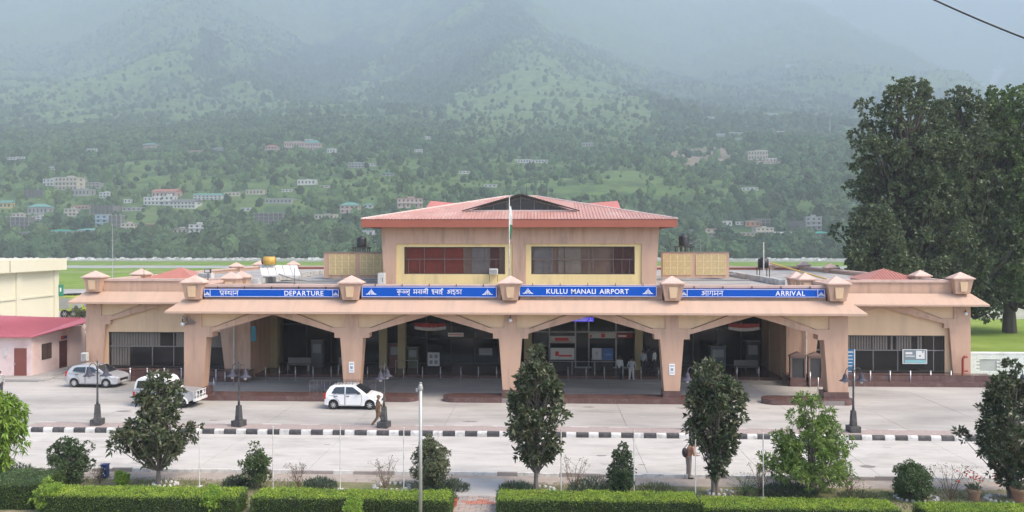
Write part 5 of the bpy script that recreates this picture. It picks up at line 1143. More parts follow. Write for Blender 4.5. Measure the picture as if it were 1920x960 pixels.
MB().box(-1.1, .0, -1.27, -1.25, 1.5, 2.4).build('pump_panel', mat('panel_grey', (.3,.3,.32), .5), FT)
# luggage trolleys
def trolley(px, py, label):
    g = G(px, py); o = thing('luggage_trolley', label, 'trolley', (g.x, g.y, 0.0), R(90)+rnd.uniform(-.1, .1), 'luggage trolleys by the second pillar'); f = MB()
    for s in (-1, 1): f.tube([(-.4,s*.22,.12),(.45,s*.2,.16)], .016); f.tube([(-.4,s*.24,.12),(-.45,s*.24,.95),(-.3,s*.24,1.03)], .016)
    f.tube([(-.3,-.24,1.03),(-.3,.24,1.03)], .018); f.tube([(-.42,-.24,.45),(-.42,.24,.45)], .012); f.tube([(-.43,-.24,.7),(-.43,.24,.7)], .012); f.build('frame', M['steel'], o)
    MB().box(-.47, -.43, -.2, .2, .5, .82).build('back_panel', mat('trolley_panel', (.1,.1,.11), .6), o)
    for x, y in ((-.4,.2), (-.4,-.2), (.42,0)): MB().cyl((x,y-.02,.05), (x,y+.02,.05), .055, n=10).build('wheel', tyre, o)
for i in range(8): trolley(590+i*8, 747-i*.3 if False else 741-i*.2, ORD[i]+' luggage trolley from the left in the nested row beside the white hatchback')
trolley(702, 742, 'single steel luggage trolley right of the white hatchback')
# ------------------------------------------------------------------ people
skin = mat('skin', (.30,.16,.10), .6); hair = mat('black_hair', (.015,.012,.012), .6); shoe = mat('black_shoe', (.02,.02,.02), .4)
def limb(mb, a, b, r0, r1, n=10):
    mb.cyl(a, b, r0, r1, n); mb.ball(a, r0, 8); mb.ball(b, r1, 8)
def remesh(o, v, sm=2):
    m = o.modifiers.new('remesh', 'REMESH'); m.mode = 'VOXEL'; m.voxel_size = v; m.use_smooth_shade = True
    s = o.modifiers.new('smooth', 'SMOOTH'); s.factor = .5; s.iterations = sm
def person(label, loc, rz, J, shirt, trouser, scale=1.0, hat=None, vox=.014, skirt=False, fine=True):
    P = thing('person', label, 'person', loc, rz); P.scale = (scale,)*3
    V = {k: Vector(v) for k, v in J.items() if isinstance(v, tuple)}
    b = MB()
    nk, hd = V['neck'], V['head']; up = (hd-nk).normalized()
    limb(b, V['chest'], V['pelvis'], .13, .12); limb(b, nk, hd, .05, .055)
    for s in ('l', 'r'):
        limb(b, V['sh_'+s], V['el_'+s], .05, .038); limb(b, V['el_'+s], V['wr_'+s], .038, .026); limb(b, nk-Vector((0,0,.06)), V['sh_'+s], .05, .055)
        limb(b, V['hip_'+s], V['kn_'+s], .085, .058); limb(b, V['kn_'+s], V['an_'+s], .052, .036)
        # hand: palm, four fingers and a thumb
        wr = V['wr_'+s]; d = (wr-V['el_'+s]).normalized(); side = d.cross(Vector((0,1,0)) if abs(d.y) < .8 else Vector((1,0,0))).normalized(); nrm = d.cross(side)
        if fine:
            for t in (-.024, -.008, .008, .024): limb(b, wr, wr+d*.085+nrm*t, .018, .013, 6)
            for t, ln in ((-.028,.062), (-.010,.075), (.009,.07), (.027,.055)):
                p = wr+d*.085+nrm*t; q = p+d*ln*.5+side*.006; limb(b, p, q, .0095, .009, 6); limb(b, q, q+d*ln*.45+side*.022, .009, .0075, 6)
            p = wr+d*.02-nrm*.025; q = p+d*.035-nrm*.028+side*.01; limb(b, p, q, .012, .01, 6); limb(b, q, q+d*.03+side*.01, .01, .008, 6)
        else: limb(b, wr, wr+d*.12, .03, .02)
    # head with nose, chin, ears
    f = Vector(J.get('face', (1, 0, 0))).normalized(); sd = up.cross(f).normalized()
    b.ball(hd+up*.05, .098, 12, sz=1.15); limb(b, hd+f*.03-up*.03, hd+f*.055-up*.055, .055, .042); limb(b, hd+f*.085+up*.035, hd+f*.108+up*.0, .012, .017, 6)
    for s in (-1, 1): b.ball(hd+sd*s*.098+up*.02, .024, 6)
    o = b.build('body', skin, P); remesh(o, vox*.75)
    h = MB(); h.ball(hd+up*.075-f*.016, .104, 12, sz=1.05)
    if hat: 
        ho = h.build('cap', hat, P, smooth=True); MB().prism([(.02,-.07),(.13,-.05),(.15,0),(.13,.05),(.02,.07)], 0, .02, 'z').xf(Matrix.Translation(hd+up*.09+f*.02) @ Matrix.Rotation(math.atan2(f.y, f.x), 4, 'Z')).build('cap_peak', hat, ho)
    else: h.build('hair', hair, P, smooth=True)
    e = MB()
    for s in (-1, 1): e.ball(hd+f*.088+sd*s*.034+up*.04, .011, 6)
    e.build('eyes', hair, P); MB().box(-.004, .006, -.022, .022, -.004, .004).xf(Matrix.Translation(hd+f*.094-up*.03) @ Matrix.Rotation(math.atan2(f.y, f.x), 4, 'Z')).build('mouth', mat('lip', (.2,.07,.06), .6), P)
    s_ = MB(); limb(s_, V['chest']+Vector((0,.05,.02)), V['pelvis']+Vector((0,.03,.0)), .135, .135); limb(s_, V['chest']+Vector((0,-.05,.02)), V['pelvis']+Vector((0,-.03,.0)), .135, .135)
    limb(s_, nk-Vector((0,0,.07)), nk-Vector((0,0,.03)), .08, .065)
    for s in ('l', 'r'):
        limb(s_, V['chest']+Vector((0,0,.1)), V['sh_'+s], .09, .075); e_ = V['el_'+s].lerp(V['wr_'+s], J.get('sleeve', .8)); limb(s_, V['sh_'+s], V['el_'+s], .068, .055); limb(s_, V['el_'+s], e_, .055, .045)
    so_ = s_.build('shirt', shirt, P); remesh(so_, vox)
    t = MB()
    for s in ('l', 'r'):
        limb(t, V['pelvis']+Vector((0,0,.02)), V['hip_'+s], .13, .115); limb(t, V['hip_'+s], V['kn_'+s], .112, .082); limb(t, V['kn_'+s], V['an_'+s]+Vector((0,0,.02)), .08, .062)
    to = t.build('trousers', trouser, P); remesh(to, vox)
    for s in ('l', 'r'):
        q = MB(); a = V['an_'+s]; tf = Vector(J.get('toe', (1, 0, 0))).normalized(); limb(q, a-Vector((0,0,.035))-tf*.03, a-Vector((0,0,.05))+tf*.15, .045, .036); so2 = q.build('shoe', J.get('shoem', shoe), P); remesh(so2, .012)
    return P
def stand(ay=0.0, arm=0.1, bent=0.0):
    return dict(pelvis=(0,0,.95), chest=(0,0,1.28), neck=(0,0,1.46), head=(.02,0,1.58), sh_l=(0,.19,1.41), sh_r=(0,-.19,1.41), el_l=(-.02,.26,1.13), el_r=(-.02,-.26,1.13), wr_l=(.06,.26,.88), wr_r=(.06,-.26,.88),
                hip_l=(0,.10,.92), hip_r=(0,-.10,.92), kn_l=(.02,.12,.5), kn_r=(.01,-.12,.5), an_l=(0,.13,.09), an_r=(0,-.13,.09))
camo = mat('camouflage_cloth', (.19,.115,.07), .9, var=.1, c2=(.06,.04,.028), c2amt=.9, c2scale=9.0); camo.node_tree.nodes  # brown blotches
J1 = stand(); J1.update(dict(kn_l=(.16,.1,.52), an_l=(.30,.1,.13), kn_r=(-.06,-.1,.5), an_r=(-.34,-.1,.14), el_r=(-.14,-.24,1.15), wr_r=(-.16,-.27,.9), el_l=(.14,.25,1.16), wr_l=(.30,.22,1.02), pelvis=(.0,0,.93), hip_l=(.01,.1,.9), hip_r=(-.01,-.1,.9)))
g = G(709, 799); person('guard in brown camouflage uniform walking past the white hatchback', (g.x, g.y, 0), R(20), J1, camo, camo, .98, hat=camo)
peach = mat('peach_shirt', (.52,.26,.17), .85); tanp = mat('grey_trouser', (.30,.25,.22), .85)
J2 = stand(); J2.update(dict(pelvis=(-.02,0,.92), chest=(.08,0,1.24), neck=(.2,0,1.38), head=(.30,0,1.44), sh_l=(.13,.19,1.34), sh_r=(.13,-.19,1.34), el_l=(.2,.22,1.08), wr_l=(.38,.14,1.05), el_r=(.16,-.24,1.07), wr_r=(.34,-.15,1.02), sleeve=.3))
g = G(1291, 897); pp = person('person in peach shirt with dark shoulder bag, half hidden behind the magnolia', (g.x, g.y, 0), R(8), J2, peach, tanp, 1.0)
o = thing('shoulder_bag', 'dark bag at the back of the person in the peach shirt', 'bag', (g.x-.17, g.y-.05, .95)); b = MB().ball((0,0,.18), .16, 12, sz=1.3); b.xf(Matrix.Diagonal((.75, 1.1, 1, 1))); b.build('bag_body', mat('bag_dark', (.06,.045,.05), .8), o, smooth=True); MB().tube([(0,.08,.35),(.12,.1,.5),(.25,.05,.4)], .014).build('strap', MATS['bag_dark'], o)
wsh = mat('white_shirt', (.62,.62,.62), .85); gsh = mat('grey_shirt', (.30,.31,.33), .85); ltr = mat('pale_trouser', (.42,.41,.40), .85); dtr = mat('dark_trouser', (.04,.04,.05), .85)
def g2(px, py): 
    v = G(px, py); return (v.x, v.y, 0)
J3 = stand(); J3['el_l'] = (-.04,.28,1.13); J3['wr_l'] = (.12,.2,1.02)
person('person in white shirt and dark trousers standing before the third bay counters', g2(1162, 711), R(60), J3, wsh, dtr, .98, fine=True, vox=.02)
J4 = stand(); J4.update(el_l=(-.02,.3,1.14), wr_l=(.1,.22,.98), el_r=(-.02,-.3,1.14), wr_r=(.1,-.22,.98), an_l=(0,.16,.09), an_r=(0,-.16,.09))
person('person in grey shirt and pale trousers with back to the camera, third bay', g2(1184, 715), R(92), J4, gsh, ltr, 1.0, vox=.02)
person('person in light shirt at the right end counters, left one of three', (xat(1206, 61.5), 61.5, .2), R(70), stand(), mat('light_shirt', (.35,.35,.36), .85), dtr, .98, fine=False, vox=.025)
person('person in dark shirt standing behind between two light shirts, third bay', (xat(1216, 63), 63, .2), R(110), stand(), mat('navy_shirt', (.05,.06,.09), .85), dtr, 1.0, fine=False, vox=.025)
person('person in white shirt beside the fourth pillar inside the hall', (xat(1227, 61.8), 61.8, .2), R(150), stand(), wsh, dtr, 1.0, fine=False, vox=.025)
# striped shirt person at the left edge
st_m = mat('striped_shirt', (.6,.6,.58), .85); N = st_m.node_tree.nodes; wv = N.new('ShaderNodeTexWave'); wv.bands_direction = 'Z'; wv.inputs['Scale'].default_value = 4.5; tc = N.new('ShaderNodeNewGeometry'); st_m.node_tree.links.new(tc.outputs['Position'], wv.inputs['Vector'])
cr = N.new('ShaderNodeValToRGB'); cr.color_ramp.elements[0].position = .48; cr.color_ramp.elements[1].position = .52; cr.color_ramp.elements[0].color = (.03,.03,.04,1); cr.color_ramp.elements[1].color = (.6,.6,.58,1); st_m.node_tree.links.new(wv.outputs['Fac'], cr.inputs[0]); st_m.node_tree.links.new(cr.outputs[0], N['Principled BSDF'].inputs['Base Color'])
person('person in black and white striped shirt at the left edge of the photo', g2(-1, 744), R(-60), stand(), st_m, dtr, .98, fine=False, vox=.02)
# ------------------------------------------------------------------ vegetation near the camera
def leaf_mat(name, c, c2, rough=.45, isl=.35, tr=.25): return mat(name, c, rough, var=.25, scale=3, c2=c2, c2amt=.6, c2scale=1.3, island=isl, spec=.4, trans=tr)
def leaves(P, D, L, W, rg, droop=.0, name='leaves', m=None, fold=.18):
    "one pointed leaf per row: base P, direction D"
    n = len(P); D = D/np.maximum(1e-6, np.linalg.norm(D, axis=1, keepdims=True)); L = L*rg.uniform(.65, 1.25, (n, 1)); W = W*rg.uniform(.75, 1.2, (n, 1))
    r = rg.normal(size=(n, 3)); S = np.cross(D, r); S /= np.linalg.norm(S, axis=1, keepdims=True); Nn = np.cross(S, D)
    flip = np.sign(Nn[:, 2:3]); flip[flip == 0] = 1; Nn = Nn*flip
    mid = P+D*L*.5; v = np.stack([P, mid+S*W*.5+Nn*W*fold, P+D*L+np.array([0, 0, -1])*droop*L, mid-S*W*.5+Nn*W*fold], 1).reshape(-1, 3)
    return v, np.arange(4*n).reshape(n, 4)
def plant(name, label, cat, base, H, prof, nblob, rb, ncl, nl, Ll, Lw, m, bark, trunk_r=.06, z0=.25, stems=1, lean=(0, 0), up=.5, seed=1, group=None, limb_show=1.0, droop=.1, hollow=.5, oval=1.0, offset=(0,0), base_z=None, crowns=1):
    "prof: (height fraction, crown radius)"
    rg = np.random.default_rng(seed); root = thing(name, label, cat, base, 0, group)
    zs = np.array([p[0] for p in prof]); rs = np.array([p[1] for p in prof])
    zz = rg.uniform(zs[0], zs[-1], nblob*6); R_ = np.interp(zz, zs, rs); keep = rg.uniform(0, rs.max()**1.5, len(zz)) < R_**1.5; zz = zz[keep][:nblob]; R_ = np.interp(zz, zs, rs); k = len(zz)
    th = rg.uniform(0, 2*math.pi, k)+np.arange(k)*2.4; rr = np.maximum(0, R_-rb*.75)*np.sqrt(rg.uniform(hollow**2, 1, k))
    R_ = R_*rg.uniform(.6, 1.15, k); rr = np.maximum(0, R_-rb*.6)*np.sqrt(rg.uniform(hollow**2, 1, k)); Bc = np.stack([rr*np.cos(th)+lean[0]*zz*H+offset[0], rr*np.sin(th)*oval+lean[1]*zz*H+offset[1], zz*H], 1); Br = rb*rg.uniform(.65, 1.25, k)
    # trunk and limbs
    t = MB(); 
    for s in range(stems):
        a = 2*math.pi*s/stems+.5; dx, dy = (0, 0) if stems == 1 else (math.cos(a)*.16*H/4, math.sin(a)*.16*H/4)
        zt = zs[-1]*H*.82; pts = []; rad = []
        for i in range(6):
            f = i/5; wob = trunk_r*.8*math.sin(i*1.7+seed+s); pts.append((dx*(.3+f)+lean[0]*f*zt+wob*f+offset[0]*f, dy*(.3+f)+lean[1]*f*zt+offset[1]*f, f*zt)); rad.append(trunk_r*(1-f*.8)*(1.25 if i == 0 else 1))
        t.tube(pts, rad, 8)
    tr = t.build('trunk', bark, root)
    lb = MB(); sel = rg.choice(k, int(k*limb_show), replace=False)
    for i in sel:
        c = Bc[i]; zb = max(.12*H, c[2]-np.hypot(c[0]-offset[0], c[1])*1.1-.15*H*rg.uniform(.3, 1)); f = zb/(zs[-1]*H*.82); p0 = Vector((lean[0]*zb+offset[0]*f, lean[1]*zb, zb)); p2 = Vector(c); p1 = p0.lerp(p2, .5)+Vector((0, 0, -.05*H*rg.uniform(0, 1)))
        lb.tube([p0, p1, p2], [trunk_r*.4, trunk_r*.26, trunk_r*.1], 5)
    lb.build('limb', bark, tr)
    # leaf clusters
    bi = rg.choice(k, ncl, p=Br**2/np.sum(Br**2)); d = rg.normal(size=(ncl, 3)); d[:, 2] = d[:, 2]*.9+.25; d /= np.linalg.norm(d, axis=1, keepdims=True)
    C_ = Bc[bi]+d*(Br[bi]*rg.uniform(.35, 1.0, ncl)**.6)[:, None]; out = d+np.array([0, 0, up])
    P = np.repeat(C_, nl, 0)+rg.normal(size=(ncl*nl, 3))*Ll*.12; D = np.repeat(out, nl, 0)*.75+rg.normal(size=(ncl*nl, 3))*.75
    v, f = leaves(P, D, Ll, Lw, rg, droop)
    obj('crown', npmesh('crown', v, f, m), root)
    return root
bark = mat('grey_bark', (.17,.145,.125), .9, var=.25, scale=6, bump=.01, bscale=25); dbark = mat('dark_bark', (.07,.058,.048), .95, var=.3, scale=3, bump=.02, bscale=12)
mag = leaf_mat('magnolia_leaves', (.055,.088,.042), (.10,.12,.062), .4, .55, .18)
N = mag.node_tree.nodes; L_n = mag.node_tree.links; gg = N.new('ShaderNodeNewGeometry')       # rusty brown on the underside of the leaves and on some young shoots
mx = N.new('ShaderNodeMix'); mx.data_type = 'RGBA'; mx.inputs[7].default_value = (.12,.095,.06,1); bsd = N['Principled BSDF']; src = bsd.inputs['Base Color'].links[0].from_socket
mth = N.new('ShaderNodeMath'); mth.operation = 'MULTIPLY'; mth.inputs[1].default_value = .35; L_n.new(gg.outputs['Backfacing'], mth.inputs[0]); L_n.new(mth.outputs[0], mx.inputs[0]); L_n.new(src, mx.inputs[6]); L_n.new(mx.outputs[2], bsd.inputs['Base Color'])
def gb_(px, py): v = G(px, py); return (v.x, v.y, 0.0)
MG = 'magnolia trees along the garden'
plant('magnolia_tree', 'dark magnolia in front of the jeep, leftmost magnolia', 'tree', gb_(297, 910), 5.15, [(.2,.5),(.27,1.35),(.38,1.75),(.5,1.55),(.62,1.15),(.75,1.15),(.85,.75),(1.0,.12)], 95, .27, 850, 8, .22, .09, mag, bark, .085, seed=11, group=MG, up=.4)
plant('magnolia_tree', 'tall dark magnolia in front of the centre pillar', 'tree', gb_(1005, 921), 5.75, [(.17,.3),(.25,.85),(.35,1.2),(.5,1.35),(.62,1.65),(.75,1.25),(.88,.8),(1.0,.15)], 110, .27, 1080, 8, .22, .09, mag, bark, .085, seed=23, group=MG, up=.5)
plant('magnolia_tree', 'tall dark magnolia in front of the fourth pillar', 'tree', gb_(1340, 926), 5.7, [(.14,.3),(.2,.65),(.32,.85),(.46,1.15),(.62,1.5),(.78,1.2),(.9,.75),(1.0,.15)], 115, .27, 1120, 8, .22, .09, mag, bark, .075, stems=2, seed=37, group=MG, up=.5)
plant('magnolia_tree', 'dark magnolia at the right edge of the photo, rightmost magnolia', 'tree', gb_(1897, 934), 5.4, [(.1,.3),(.2,1.2),(.35,1.65),(.5,1.9),(.68,1.45),(.82,.9),(1.0,.2)], 115, .27, 1080, 8, .22, .09, mag, bark, .08, stems=3, seed=41, group=MG, up=.5)
bg1 = leaf_mat('bright_leaves', (.13,.26,.03), (.22,.32,.05), .5, .3, .3)
plant('green_tree', 'bright green leafy tree cut by the left edge of the photo', 'tree', gb_(-8, 905), 3.9, [(.2,.5),(.35,1.0),(.5,1.15),(.7,1.1),(.85,.9),(1.0,.3)], 55, .4, 1100, 7, .26, .075, bg1, bark, .06, seed=5, up=-.2, droop=.35)
lg = leaf_mat('mango_leaves', (.12,.21,.045), (.2,.28,.07), .5, .35, .3)
plant('green_tree', 'tall light green bushy tree before the rightmost pillar', 'tree', gb_(1522, 925), 3.85, [(.12,1.0),(.25,1.9),(.42,1.95),(.58,1.7),(.72,1.25),(.85,1.0),(1.0,.65)], 95, .33, 1700, 8, .2, .05, lg, bark, .06, stems=3, seed=8, up=.2, droop=.2)
sh = leaf_mat('shrub_leaves', (.045,.085,.035), (.085,.125,.055), .5, .4, .15); sh2 = leaf_mat('grey_shrub_leaves', (.10,.13,.065), (.16,.18,.10), .55, .35, .15)
SG = 'garden shrubs between the poles'
plant('shrub', 'round dark shrub at left beside the blue bin', 'shrub', gb_(128, 912), 2.0, [(.05,.5),(.3,.95),(.55,1.0),(.8,.75),(1.0,.25)], 75, .24, 2000, 7, .085, .045, sh, bark, .04, seed=51, stems=3, group=SG)
plant('shrub', 'medium egg-shaped green shrub left of the white pole, beside the left path', 'shrub', gb_(482, 915), 1.95, [(.08,.3),(.3,.65),(.55,.7),(.8,.5),(1.0,.15)], 60, .2, 1700, 7, .075, .04, leaf_mat('mid_shrub_leaves', (.07,.115,.045), (.11,.15,.06), .5, .4, .15), bark, .04, seed=52, stems=3, group=SG)
plant('shrub', 'large greyish green shrub right of the thick pole', 'shrub', gb_(808, 916), 2.1, [(.08,.4),(.25,.9),(.5,.95),(.75,.8),(1.0,.3)], 80, .23, 2100, 7, .095, .04, sh2, bark, .045, seed=53, stems=4, group=SG)
plant('shrub', 'upright dark green shrub just right of the middle magnolia', 'shrub', gb_(1165, 924), 1.95, [(.05,.45),(.3,.62),(.6,.6),(.8,.45),(1.0,.15)], 60, .2, 1900, 7, .075, .04, sh, bark, .04, seed=54, stems=3, group=SG)
plant('shrub', 'globe-shaped clipped shrub on the right lawn', 'shrub', gb_(1710, 936), 1.5, [(.05,.55),(.25,.78),(.5,.85),(.75,.65),(.9,.3),(1.12,.06)], 130, .17, 3600, 7, .06, .03, leaf_mat('globe_leaves', (.075,.13,.05), (.13,.18,.08), .5, .35, .15), bark, .04, seed=55, stems=3, group=SG, hollow=.75)
LGp = 'low lavender-like clumps behind the hedges'; lav = leaf_mat('clump_leaves', (.05,.085,.055), (.075,.11,.07), .6, .35, .1)
for i, (px, py, w_, h_, lab) in enumerate(((443, 912, .55, .55, 'low bushy clump left of the egg-shaped shrub'), (600, 917, .7, .6, 'low spiky clump between the second and third thin poles'), (845, 921, .75, .6, 'low spiky clump at the left side of the brick path'), (968, 923, .7, .5, 'low spiky clump at the right side of the brick path'), (1110, 924, .95, .8, 'wide spiky clump left of the upright dark shrub'), (1228, 926, .85, .5, 'low pale clump right of the upright dark shrub'), (1478, 931, 1.1, .75, 'dark spiky clump at the foot of the light green tree'), (1610, 936, .8, .35, 'flat weedy clump right of the light green tree'), (35, 900, .8, .9, 'grey green clump under the left edge tree'))):
    rg = np.random.default_rng(90+i); n = int(1500*w_); g_ = Vector(gb_(px, py)); r = np.sqrt(rg.uniform(0, 1, n)); a = rg.uniform(0, 6.28, n)
    P = np.stack([r*np.cos(a)*w_, r*np.sin(a)*w_*.6, rg.uniform(0, 1, n)*h_*.75*(1-r**2*.6)], 1); D = np.stack([np.cos(a)*r*.5, np.sin(a)*r*.5, rg.uniform(.5, 1.2, n)], 1)+rg.normal(size=(n, 3))*.25
    v, f = leaves(P, D, .17, .028, rg); root = thing('low_clump', lab, 'plant', g_, 0, LGp); obj('foliage', npmesh('foliage', v, f, lav if i not in (5, 7) else sh2), root); s = MB(); [s.cyl((0,0,0), (rg.normal()*w_*.3, rg.normal()*w_*.2, h_*.5), .012, .006, 5) for _ in range(9)]; s.build('stem', bark, root)
# bare rose-like bushes
def bare(px, py, H, label, seed, c=None):
    rg = np.random.default_rng(seed); root = thing('sparse_bush', label, 'bush', gb_(px, py), 0, 'sparse twiggy bushes'); t = MB(); tips = []
    for i in range(8):
        a = rg.uniform(0, 6.28); d = Vector((math.cos(a)*.35, math.sin(a)*.35, 1)); p = Vector((0,0,0)); pts = [p.copy()]
        for j in range(4): p = p+d*H*.25+Vector(rg.normal(size=3))*.05; pts.append(p.copy())
        t.tube(pts, [.014,.011,.009,.006,.004], 5); tips += pts[2:]
        for q in range(3): b0 = pts[1+q]; b1 = b0+Vector((rg.normal()*.18, rg.normal()*.18, .2*H)); t.tube([b0, b1], [.007,.003], 4); tips.append(b1)
    t.build('stem', mat('red_bark', (.16,.09,.07), .9), root); n = 330; tp = np.array([tuple(x) for x in tips]); P = tp[rg.integers(0, len(tp), n)]+rg.normal(size=(n, 3))*.045; v, f = leaves(P, rg.normal(size=(n, 3)), .055, .03, rg)
    obj('foliage', npmesh('foliage', v, f, leaf_mat('red_leaves', (.13,.085,.06), (.09,.12,.05), .6, .4, .1) if c is None else c), root)
for i, (px, py, H, lab) in enumerate(((560, 914, 1.0, 'thin reddish bush between the first and third thin poles'), (722, 918, 1.25, 'pale twiggy bush ringed by white stones'), (1076, 924, 1.3, 'thin reddish bush just right of the pole at the middle magnolia'), (1424, 930, 1.35, 'reddish bush beside the pole left of the light green tree'), (1592, 933, .8, 'thin low bush at the right foot of the light green tree'), (1782, 938, 1.3, 'bare pinkish bush between the globe shrub and the right magnolia'), (187, 907, .6, 'small dry bush beside the blue bin'))): bare(px, py, H, lab, 200+i, sh2 if i == 1 else None)
# cycad
root = thing('cycad', 'small palm-like cycad with stiff arching fronds', 'plant', gb_(1398, 930)); s = MB(); rg = np.random.default_rng(6); s.cyl((0,0,0), (0,0,.2), .1, .07); s.build('trunk', dbark, root); P = []; D = []
cym = leaf_mat('cycad_leaves', (.06,.11,.035), (.1,.15,.05))
for i in range(26):
    a = i*2.4; e = rg.uniform(.25, 1.2); d0 = Vector((math.cos(a)*math.cos(e), math.sin(a)*math.cos(e), math.sin(e))); p = Vector((0,0,.2)); Pf = []; Df = []; st_ = MB(); pp_ = [p.copy()]
    for j in range(14):
        d0 = (d0+Vector((0,0,-.045))).normalized(); p = p+d0*.055; pp_.append(p.copy()); sd = d0.cross(Vector((0,0,1))).normalized()
        for s_ in (-1, 1): Pf.append(tuple(p)); Df.append(tuple(d0*.5+sd*s_))
    v, f = leaves(np.array(Pf), np.array(Df), .13, .02, rg); v = np.concatenate([v]); o = obj('frond', npmesh('frond', v, f, cym), root)
# hedges
hedge_top = leaf_mat('hedge_new_leaves', (.37,.48,.06), (.2,.33,.05), .5, .3, .3); hedge_side = leaf_mat('hedge_old_leaves', (.05,.10,.022), (.09,.15,.03), .5, .4, .2); hcore = mat('hedge_core', (.02,.028,.012), .95)
def hedge(px0, px1, y0, y1, H, label, seed, topm=None):
    rg = np.random.default_rng(seed); x0, x1 = xat(px0, y0), xat(px1, y0); root = thing('hedge', label, 'hedge', ((x0+x1)/2, (y0+y1)/2, 0), 0, 'clipped hedges along the bottom of the garden'); hx, hy = (x1-x0)/2, (y1-y0)/2
    MB().box(-hx+.06, hx-.06, -hy+.06, hy-.06, 0, H-.07).build('hedge_dark_core', hcore, root)  # solid dark box, its colour stands in for shade between the leaves
    lump = lambda x, y: .11*(fbm(x*1.3+seed, y*1.3, 3, seed)-.5)+.05*(fbm(x*5, y*5, 2, seed+3)-.5)
    A1 = int(4*hx*hy*1150); x = rg.uniform(-hx, hx, A1); y = rg.uniform(-hy, hy, A1); z = H+lump(x, y)+rg.normal(size=A1)*.03
    edge = np.minimum(np.minimum(hx-np.abs(x), hy-np.abs(y)), .12); z -= (.12-edge)**2*5
    v, f = leaves(np.stack([x, y, z-.03], 1), rg.normal(size=(A1, 3))*.7+np.array([0, 0, .8]), .06, .03, rg); obj('new_growth', npmesh('new_growth', v, f, topm or hedge_top), root)
    P = []; D = []
    for nrm, ln, cx_, cy_, ax in (((0,-1,0), 2*hx, 0, -hy, 0), ((0,1,0), 2*hx, 0, hy, 0), ((1,0,0), 2*hy, hx, 0, 1), ((-1,0,0), 2*hy, -hx, 0, 1)):
        n = int(ln*H*1000); u = rg.uniform(-ln/2, ln/2, n); zz = rg.uniform(0, H-.02, n); off = lump(u+31, zz)*.8+rg.normal(size=n)*.02
        p = np.stack([u, np.full(n, cy_)+off*nrm[1], zz], 1) if ax == 0 else np.stack([np.full(n, cx_)+off*nrm[0], u, zz], 1)
        P.append(p); D.append(np.array(nrm)*.7+rg.normal(size=(n, 3))*.7+np.array([0, 0, .3]))
    v, f = leaves(np.concatenate(P), np.concatenate(D), .055, .03, rg); obj('old_growth', npmesh('old_growth', v, f, hedge_side), root)
hedge(70, 440, 29.0, 30.3, .78, 'clipped hedge at bottom left, left of the small gap', 61); hedge(470, 842, 29.2, 30.4, .74, 'clipped hedge at bottom between the left gap and the brick path', 62)
hedge(932, 1312, 29.6, 30.8, .66, 'clipped hedge at bottom right of the brick path', 63); hedge(1322, 1692, 29.3, 30.6, .55, 'low clipped hedge in front of the light green tree', 64); hedge(1738, 1990, 29.3, 30.4, .52, 'low clipped hedge at the bottom right corner', 65)
hedge(-40, 62, 29.6, 31.6, 1.0, 'dark green hedge at the bottom left corner', 66, leaf_mat('dark_hedge_leaves', (.06,.11,.045), (.10,.16,.06), .5, .35, .2))
yg = leaf_mat('lime_leaves', (.22,.38,.05), (.3,.42,.08), .5, .25, .3)
for i, (px, py, H, rr, lab) in enumerate(((400, 968, 1.1, .55, 'lime green feathery bush at the right end of the left hedge'), (660, 985, .95, .35, 'small lime green bush in front of the middle hedge'), (90, 962, 1.2, .6, 'yellow green bush at the left end of the left hedge'), (228, 911, .55, .35, 'tiny yellow green bush right of the blue bin'))):
    plant('lime_bush', lab, 'bush', gb_(px, py), H, [(.2,rr*.6),(.5,rr),(.8,rr*.8),(1.0,rr*.3)], 22, .16, 480, 7, .09, .03, yg, bark, .02, stems=3, seed=300+i, up=.6, group='small lime green bushes')
# grass in the garden bed
rg = np.random.default_rng(3); n = 26000; x = rg.uniform(-20, 20, n); y = rg.uniform(30.9, 33.8, n); ok = (fbm(x*.5, y*.9, 3, 4) > .44) & ~((x > a-.2) & (x < b+.2)) if False else (fbm(x*.5, y*.9, 3, 4) > .46)
pa, pb = xat(852, 33), xat(942, 33); ok &= ~((x > pa) & (x < pb)); P = np.stack([x, y, np.zeros(n)], 1)[ok]; v, f = leaves(P, rg.normal(size=(len(P), 3))*.5+np.array([0, 0, 1.2]), .1, .018, rg)
obj('garden_grass', npmesh('garden_grass', v, f, leaf_mat('grass_blades', (.10,.15,.035), (.2,.2,.08), .7, .4, .2)), kind='stuff', label='patchy grass growing in the garden bed', cat='grass')
# edging rings, pots, bin, poles
for i, (px, py, r, lab) in enumerate(((735, 914, .75, 'ring of white painted stones round the pale twiggy bush'), (1012, 919, .6, 'ring of white stones at the foot of the middle magnolia'), (1350, 925, .5, 'ring of white stones at the foot of the fourth pillar magnolia'), (1718, 935, .8, 'ring of white stones round the globe shrub'), (1885, 937, .75, 'ring of white stones at the rightmost magnolia'), (310, 909, .5, 'ring of white stones at the leftmost magnolia'))):
    root = thing('stone_ring', lab, 'edging', gb_(px, py), 0, 'white stone rings round garden plants'); n = int(r*28); sm = [MB().frus(0, 0, .07, .05, 0, .05, .035, .09).mesh('stone', mm) for mm in (M['white'], mat('worn_kerb', (.3,.27,.25), .9))]
    for j in range(n): a = 2*math.pi*j/n; obj('stone', sm[0 if rg.random() < .8 else 1], root, (math.cos(a)*r, math.sin(a)*r*.6, 0), (0, 0, a+rg.normal()*.2))
